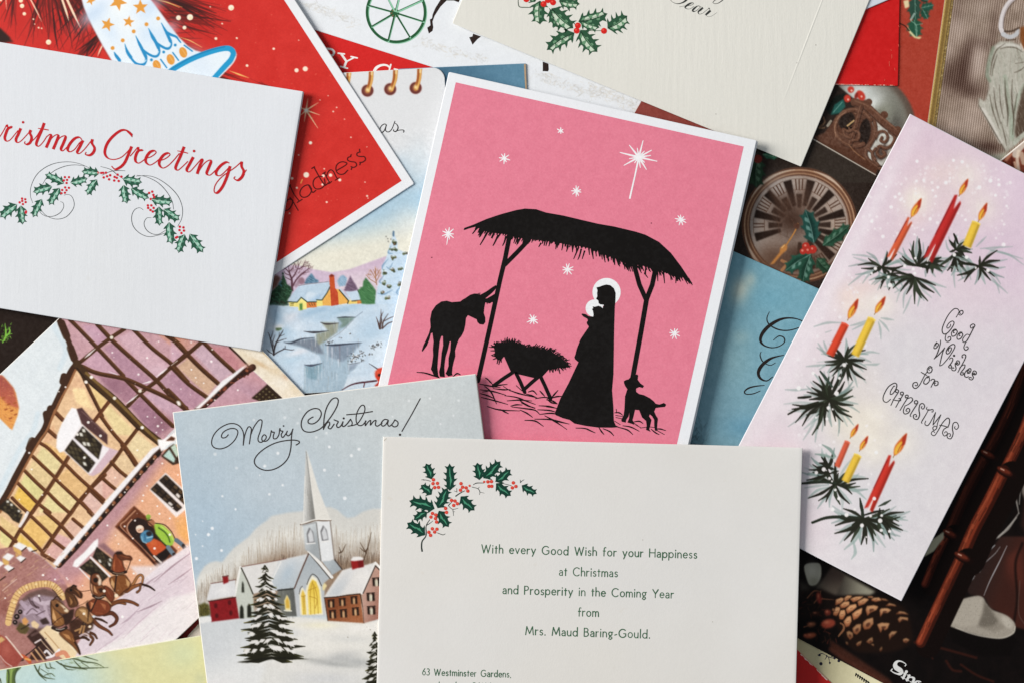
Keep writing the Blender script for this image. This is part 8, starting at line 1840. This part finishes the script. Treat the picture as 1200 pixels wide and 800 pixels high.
cv.line(z1((418,752),(490,735),(556,712),(640,716),(704,712)),1.4,(112,88,72),.9,.3); cv.line(z1((425,745),(556,705),(700,706)),1.4,(228,226,220),.9,.3); cv.line(z1((440,760),(560,730)),2,(150,152,152),.6,.6)
# brick house
cv.poly(z3((398,566),(440,500),(520,386),(570,372),(660,356),(742,332),(700,430),(652,540),(560,548),(470,566)),(215,214,212), soft=.4); cv.grad(z3((420,556),(470,480),(560,380),(620,366),(560,470),(500,560)), z3.p(560,380),(206,208,210), z3.p(480,520),(184,192,198),.7, soft=2); cv.glow(*z3.p(660,430),10,10,(226,224,220),.7)
cv.grad(z3((402,572),(640,544),(666,740),(424,724)), z3.p(420,600),(140,78,46), z3.p(620,720),(172,106,68), soft=.3); cv.wash(20,3,8, z3((402,572),(640,544),(666,740),(424,724))); cv.line(z3((400,570),(480,564),(560,552),(640,544),(660,640),(666,738)),1.1,(56,40,32),.9,.3, smooth=False); cv.line(z3((402,572),(424,724)),.9,(70,46,36),.8,.3, smooth=False)
cv.grad(z3((652,542),(742,352),(790,400),(790,706),(666,740)), z3.p(660,600),(192,152,136), z3.p(780,640),(166,116,100), soft=.3); cv.wash(16,3,9, z3((652,542),(742,352),(790,400),(790,706),(666,740)), tint=(1,.8,.7))
cv.line(z3((652,540),(700,430),(742,336),(800,396)),2.8,(224,222,218),1,.3, smooth=False); cv.line(z3((660,540),(742,356),(800,412)),1.3,(58,50,46),.85,.4, smooth=False)
def win(x, y, w_, h_, sk=-.1, gc=(206,166,120)):
    for dx in (-.5,.14): cv.poly(z3((x + dx * w_, y - h_ / 2 + sk * dx * w_),(x + (dx + .36) * w_, y - h_ / 2 + sk * (dx + .36) * w_),(x + (dx + .36) * w_ + 3, y + h_ / 2),(x + dx * w_ + 3, y + h_ / 2)),(44,34,28), soft=.25)
    cv.poly(z3((x - .16 * w_, y - h_ * .3),(x + .18 * w_, y - h_ * .3),(x + .2 * w_, y + h_ * .5),(x - .12 * w_, y + h_ * .5)), gc, soft=.25); cv.line(z3((x - .5 * w_, y - h_ / 2),(x + .5 * w_, y - h_ / 2 - 4)),1.1,(48,36,30),.9,.2, smooth=False)
for x, y in ((445,610),(520,600),(598,588)): win(x, y,42,48)
for x, y in ((455,682),(528,676),(608,664)): win(x, y,44,50)
for x, y in ((748,465),(710,566),(714,655)): win(x, y,52,52,-.05,(222,220,196)); cv.line(z3((x - 2, y - 18),(x, y + 22)),.5,(120,110,90),.6,.2, smooth=False)
cv.poly(z3((578,322),(656,312),(664,362),(640,366),(588,382)),(170,36,38), soft=.3); cv.poly(z3((622,318),(656,312),(664,362),(630,370)),(136,28,32), soft=.3); cv.poly(z3((574,320),(592,296),(640,294),(662,304),(658,318),(600,324)),(224,222,220), soft=.4)
# red barn
cv.poly(z4((92,178),(170,168),(246,152),(244,255),(150,268),(64,282),(76,230)),(207,208,210), soft=.4); cv.glow(*z4.p(170,220),9,7,(222,222,222),.7); cv.line(z4((92,176),(246,152)),1.0,(110,60,56),.7,.4, smooth=False); cv.poly(z4((80,288),(246,260),(268,394),(94,416)),(154,30,38), soft=.3); cv.wash(22,4,9, z4((80,288),(246,260),(268,394),(94,416)), tint=(1,.4,.4)); cv.line(z4((78,288),(246,262)),1.2,(70,20,22),.8,.4, smooth=False)
for x, y in ((122,315),(208,295),(128,378),(216,360)): cv.poly(z4(ell(x, y,11,16)),(104,18,26), soft=.4)
cv.poly(z4((164,134),(198,130),(202,168),(170,180)),(160,30,36), soft=.3); cv.line(z4((164,134),(200,128)),1.4,(96,40,40),.7,.4, smooth=False)
cv.poly(z4((16,310),(50,296),(80,310),(90,370),(60,384),(18,382)),(96,92,44), soft=.8); cv.hatch(z4((16,310),(50,296),(80,310),(90,370),(18,382)),60,(.6,.6),2.6,1.2,[(56,54,30),(150,144,70),(120,112,54),(40,40,28)],5,.7,.8); cv.poly(z4((14,390),(60,380),(92,384),(96,412),(40,424),(16,424)),(218,219,218), soft=.6)
# snow-laden fir
def snow_fir(z, tx, ty, bx, by, hw, lev, seed, left=1.0, right=1.0):
    rr = R_(seed); H_ = by - ty
    for k in range(lev):
        t = (k + 1) / lev; y = ty + H_ * t ** .95; x = tx + (bx - tx) * t; w_ = hw * t ** .92
        for sd, mul in ((-1, left),(1, right)):
            if not mul: continue
            for j in range(3):
                l = w_ * mul * rr.uniform(.78,1.05) * (1 - .16 * j); y0 = y - H_ / lev * (1.1 - .35 * j)
                cv.line(z((x, y0),(x + sd * l * .55, y0 + H_ / lev * .35),(x + sd * l, y0 + H_ / lev * rr.uniform(.3,.62))),(1.0 + 1.6 * t,1.6 + 4.6 * t,.5),(48,48,30),1,.4)
                if rr.random() < .6: cv.line(z((x + sd * l * .72, y0 + H_ / lev * .42),(x + sd * l * .99, y0 + H_ / lev * rr.uniform(.4,.58))),(.4,1.4,.5), rr.choice([(136,130,52),(104,110,54),(170,156,70)]),.9,.3, smooth=False)
    return rr
rr = snow_fir(z4,425,62,470,660,232,11,4)
cv.poly(z4((425,58),(432,100),(440,170),(410,170),(419,100)),(48,46,30), soft=.3); cv.poly(z4((252,668),(330,655),(470,632),(600,640),(720,650),(600,648),(470,650),(320,672)),(40,40,28), soft=.5)
for k in range(1,11):
    t = k / 11; y = 62 + 598 * t ** .95; x = 425 + 45 * t; w_ = 190 * t ** .95
    for _ in range(int(4 + 8 * t)):
        sx = x + rr.uniform(-.92,.92) * w_; d = abs(sx - x) / max(w_,1); sl = (1 if sx > x else -1)
        yy = y - 30 + 26 * d + rr.uniform(-8,8); l = rr.uniform(20,46) * (.45 + t * .75)
        cv.line(z4((sx - sl * l * .6, yy - l * .25),(sx, yy),(sx + sl * l * .6, yy + l * rr.uniform(.25,.5))),(.6,1.9 + 2.6 * t,.5),(217,215,212),.97,.35)
        if rr.random() < .5: cv.line(z4((sx, yy),(sx + sl * 4, yy + l * .6)),(1.6,1.2,.4),(221,219,216),.9,.35, smooth=False)
rr = snow_fir(z5,630,320,650,960,190,8,9,1.0,.9)
for k in range(1,7):
    t = k / 7; y = 350 + 480 * t
    for _ in range(3): sx = 640 - rr.uniform(.0,.7) * 130 * t; cv.line(z5((sx + 20, y - 14),(sx, y),(sx - 22, y + 14)),(.5,1.6 + 1.4 * t,.5),(218,217,213),.9,.4)
for x, y, q in ((380,368,1.0),(592,297,.9),(560,272,.7)): cv.dot(x if x > 1000 else z5.p(x, y)[0], z5.p(x, y)[1], q * .6,(120,110,90),.7,.3)
cv.wash(8,2,60); cv.wash(8,4,61); cv.tone(.78,(2,0,-1),1.0,1.16,200)
fir1 = z4((425,55),(460,130),(540,330),(600,430),(730,655),(470,650),(235,680),(300,470),(370,280),(400,130))
picture(cd, cv,(.9,1.0,.8,.8),[("frosted_wood",[hill]),("snow_field",[gr]),("church",[z4((275,70),(450,42),(560,20),(640,5),(620,380),(270,398),(238,250)), z3((300,255),(258,80),(240,75),(250,60),(480 / 1,50),(470,315),(520,380),(440,440),(404,692),(140,694)), z1((468,35),(418,752),(704,714),(580,400))]),
        ("brick_house",[z3((398,566),(520,386),(578,370),(574,318),(592,294),(640,292),(664,310),(664,350),(742,330),(800,390),(800,706),(666,742),(424,726))]),("red_barn",[z4((92,176),(164,166),(164,130),(200,128),(202,158),(246,152),(242,258),(268,394),(94,416),(64,282))]),("fir_tree",[fir1]),("fir_tree",[z5((630,315),(680,400),(700,830),(490,830),(560,640))])], mat=M_LINENPRINT)
ik = Ink(cd)
MK = (54,50,50)
def mono(z, pts, w_=1.4): ik.line(z(pts), w_, MK, n=7)
for p in ([(220,430),(200,452),(168,460),(156,440),(178,402),(235,374),(288,376),(310,410),(282,478),(220,536),(150,562),(88,550),(64,508),(80,440),(130,378),(200,336),(265,325),(322,346),(355,392),(365,445),(360,528)],[(360,528),(374,440),(398,372),(418,355),(436,376),(430,430),(418,516)],[(430,432),(458,362),(498,304),(524,290),(537,310),(522,390),(500,455),(504,492),(532,500),(568,472),(576,446),(556,430),(536,455),(540,486),(575,490),(608,456),(624,392)],
          [(624,392),(634,406),(652,408),(642,440),(646,466),(672,464),(694,430),(702,376)],[(702,376),(714,394),(732,398),(716,430),(730,456),(758,424),(774,396)],[(774,396),(764,424),(784,440),(810,414),(826,376)],[(822,384),(812,450),(806,555),(780,648),(720,715),(640,756),(560,762),(490,730),(464,680),(490,622),(560,560),(650,512),(740,488),(830,480),(880,490),(884,508),(856,526)]): mono(zr, p)
ik.disc(*zr.p(738,348),1.0, MK); ik.disc(*zr.p(704,374),.9, MK)
for p in ([(135,264),(118,272),(90,294),(94,322),(140,326),(190,288),(212,232),(190,192),(140,186),(80,216),(34,282),(24,346),(50,394),(110,406),(180,386),(230,350),(300,264),(355,172),(371,110),(350,85),(308,102),(264,172),(240,262),(232,380)],[(232,376),(260,325),(284,310),(290,334),(276,364),(300,373),(332,330)],[(332,290),(350,298),(370,308),(355,340),(366,362),(392,350),(416,310)],[(414,308),(408,344),(425,352),(455,326),(486,284)],[(486,284),(502,318),(492,344),(462,350)],[(498,346),(552,324),(596,260),(621,196),(610,155),(578,166),(545,230),(539,300),(560,340),(596,340),(632,302)],[(450,243),(570,232),(692,213)],
          [(627,300),(624,345),(650,312),(675,296),(672,340),(700,306),(725,296),(719,335),(740,349),(782,320)],[(836,290),(802,288),(775,320),(786,349),(816,335),(841,294),(834,330),(850,350),(880,326),(902,290)],[(902,290),(930,312),(926,344),(896,356),(874,342)]): mono(zs, p)
ik.line(zs((1140,92),(1060,240),(968,398)),1.3, MK, smooth=False); ik.disc(*zs.p(950,430),1.5, MK); ik.disc(*zs.p(422,277),1.3, MK)
ik.build("script_lettering")

# ================================================================== cream invitation
cd = Card("invitation_card", "cream greeting card with green printed text and a holly spray, topmost, bottom centre", "card",
          (449,511),(.9997,.0262),(-.0118,1),491,380,(219,217,212), thick=.00045, curl=(((1, None),.0005,110),((1,0),.0007,150)),
          mat=paper_mat("cream_wove_paper",(218,216,213),.7,.2,.022,.2, blotch=.05, age=.35))
z = Z(470,530,6.667)
ik = Ink(cd)
TW = (44,54,48)
for q, w_ in (([(165,772),(160,735),(165,690),(195,645),(196,570),(225,520)],[1.9,1.5,.8]),([(198,566),(225,550),(250,530)],[1.0,.8,.5]),([(188,640),(150,632)],[1.0,.8]),([(158,210),(195,212),(232,222)],[.6,.8,.7]),([(172,205),(180,216)],[.5,.5]),([(424,340),(460,315),(500,295)],[1.4,1.2,.7]),([(368,412),(395,385)],[1.1,.7]),([(562,250),(590,236),(648,235)],[.6,1.1,.8]),([(552,266),(600,280),(615,305),(612,328)],[.7,.8,.4]),([(612,304),(650,315)],[.6,.4]),([(600,280),(612,266)],[.5,.4]),([(282,624),(325,640),(346,632)],[.7,.9,.5]),([(370,414),(402,440),(446,432)],[.6,.7,.4]),([(404,440),(410,492)],[.7,.4]),([(405,462),(420,458)],[.4,.4]),([(735,222),(800,240),(862,256)],[.9,.7,.7]),([(930,234),(945,218),(962,209)],[.9,.6,.5]),([(930,210),(934,232)],[.6,.6]),([(434,275),(436,308)],[.5,.6]),([(412,296),(434,304)],[.4,.6])):
    ik.line(z(q), w_, TW)
sp = ik.build("holly_spray")
for k,(b, t, w, n) in enumerate((((238,206),(194,82),80,3),((238,326),(155,250),78,3),((380,296),(378,82),88,4),((262,436),(62,374),105,4),((285,432),(362,272),98,4),((204,462),(98,524),74,3),((612,212),(594,76),82,3),((642,198),(776,66),100,4),((738,226),(856,130),84,3),((742,238),(858,336),84,3),((942,254),(1060,320),70,3),((466,340),(574,450),92,3),((296,452),(372,580),90,3),((188,642),(46,546),98,3))):
    ik = Ink(cd,1); q = z(b, t)
    holly_leaf(ik, q[0], q[1], w * 1.12 / 6.667,(18,58,46), None, None,(70,142,110), n,70 + k, "flat")
    ik.build("leaf", sp)
for g in (((253,210),(249,240),(284,238),(262,271),(292,269)),((468,240),(480,268),(508,273),(464,291),(521,298),(535,257)),((649,226),(678,226),(706,224),(686,261),(708,261)),((877,234),(869,273),(897,262)),((394,371),(421,376),(440,397),(411,410)),((348,434),(355,465)),((245,473),(271,485),(233,501),(269,513),(277,540)),((244,593),(280,596),(262,618),(217,620),(230,644))):
    ik = Ink(cd,2)
    for x, y in g: ik.disc(*z.p(x, y),1.35 if (x, y) in ((535,257),(649,226)) else 2.05,(206,62,48)); ik.disc(*z.p(x - 2, y - 2),.7,(222,92,74))
    ik.build("berries", sp)
TG = (58,98,70)
for txt, p0, p1, cap, w_ in (("With every Good Wish for your Happiness",(564.4,647.0),(816.4,653.6),9.6,1.2),("at Christmas",(655.4,673.6),(723.4,675.4),9.6,1.15),("and Prosperity in the Coming Year",(589.3,695.0),(789.0,700.2),9.6,1.2),("from",(677.6,721.2),(701.2,721.8),9.6,1.2),("Mrs. Maud Baring-Gould.",(616.0,743.0),(761.4,747.2),9.6,1.2),("63 Westminster Gardens,",(495.0,790.3),(598.6,793.0),7.6,1.0),("London, S.W.1.",(514.5,805.8),(578.0,807.4),7.6,1.0)):
    if 'London' in txt: pass
    ik = Ink(cd); set_line(ik, txt, p0, p1, cap, w_, TG); ik.build("text_line")
ik = Ink(cd)
for q, w_ in (([(453,513.2),(451,514.6),(450.6,516)],.8),): ik.line(q, w_,(186,178,164))
ik.build("worn_corner")
for x, y in ((835,728),(753,632)): ik = Ink(cd); ik.disc(x, y,.6,(182,178,168)); ik.build("paper_speck")

build_pictures()
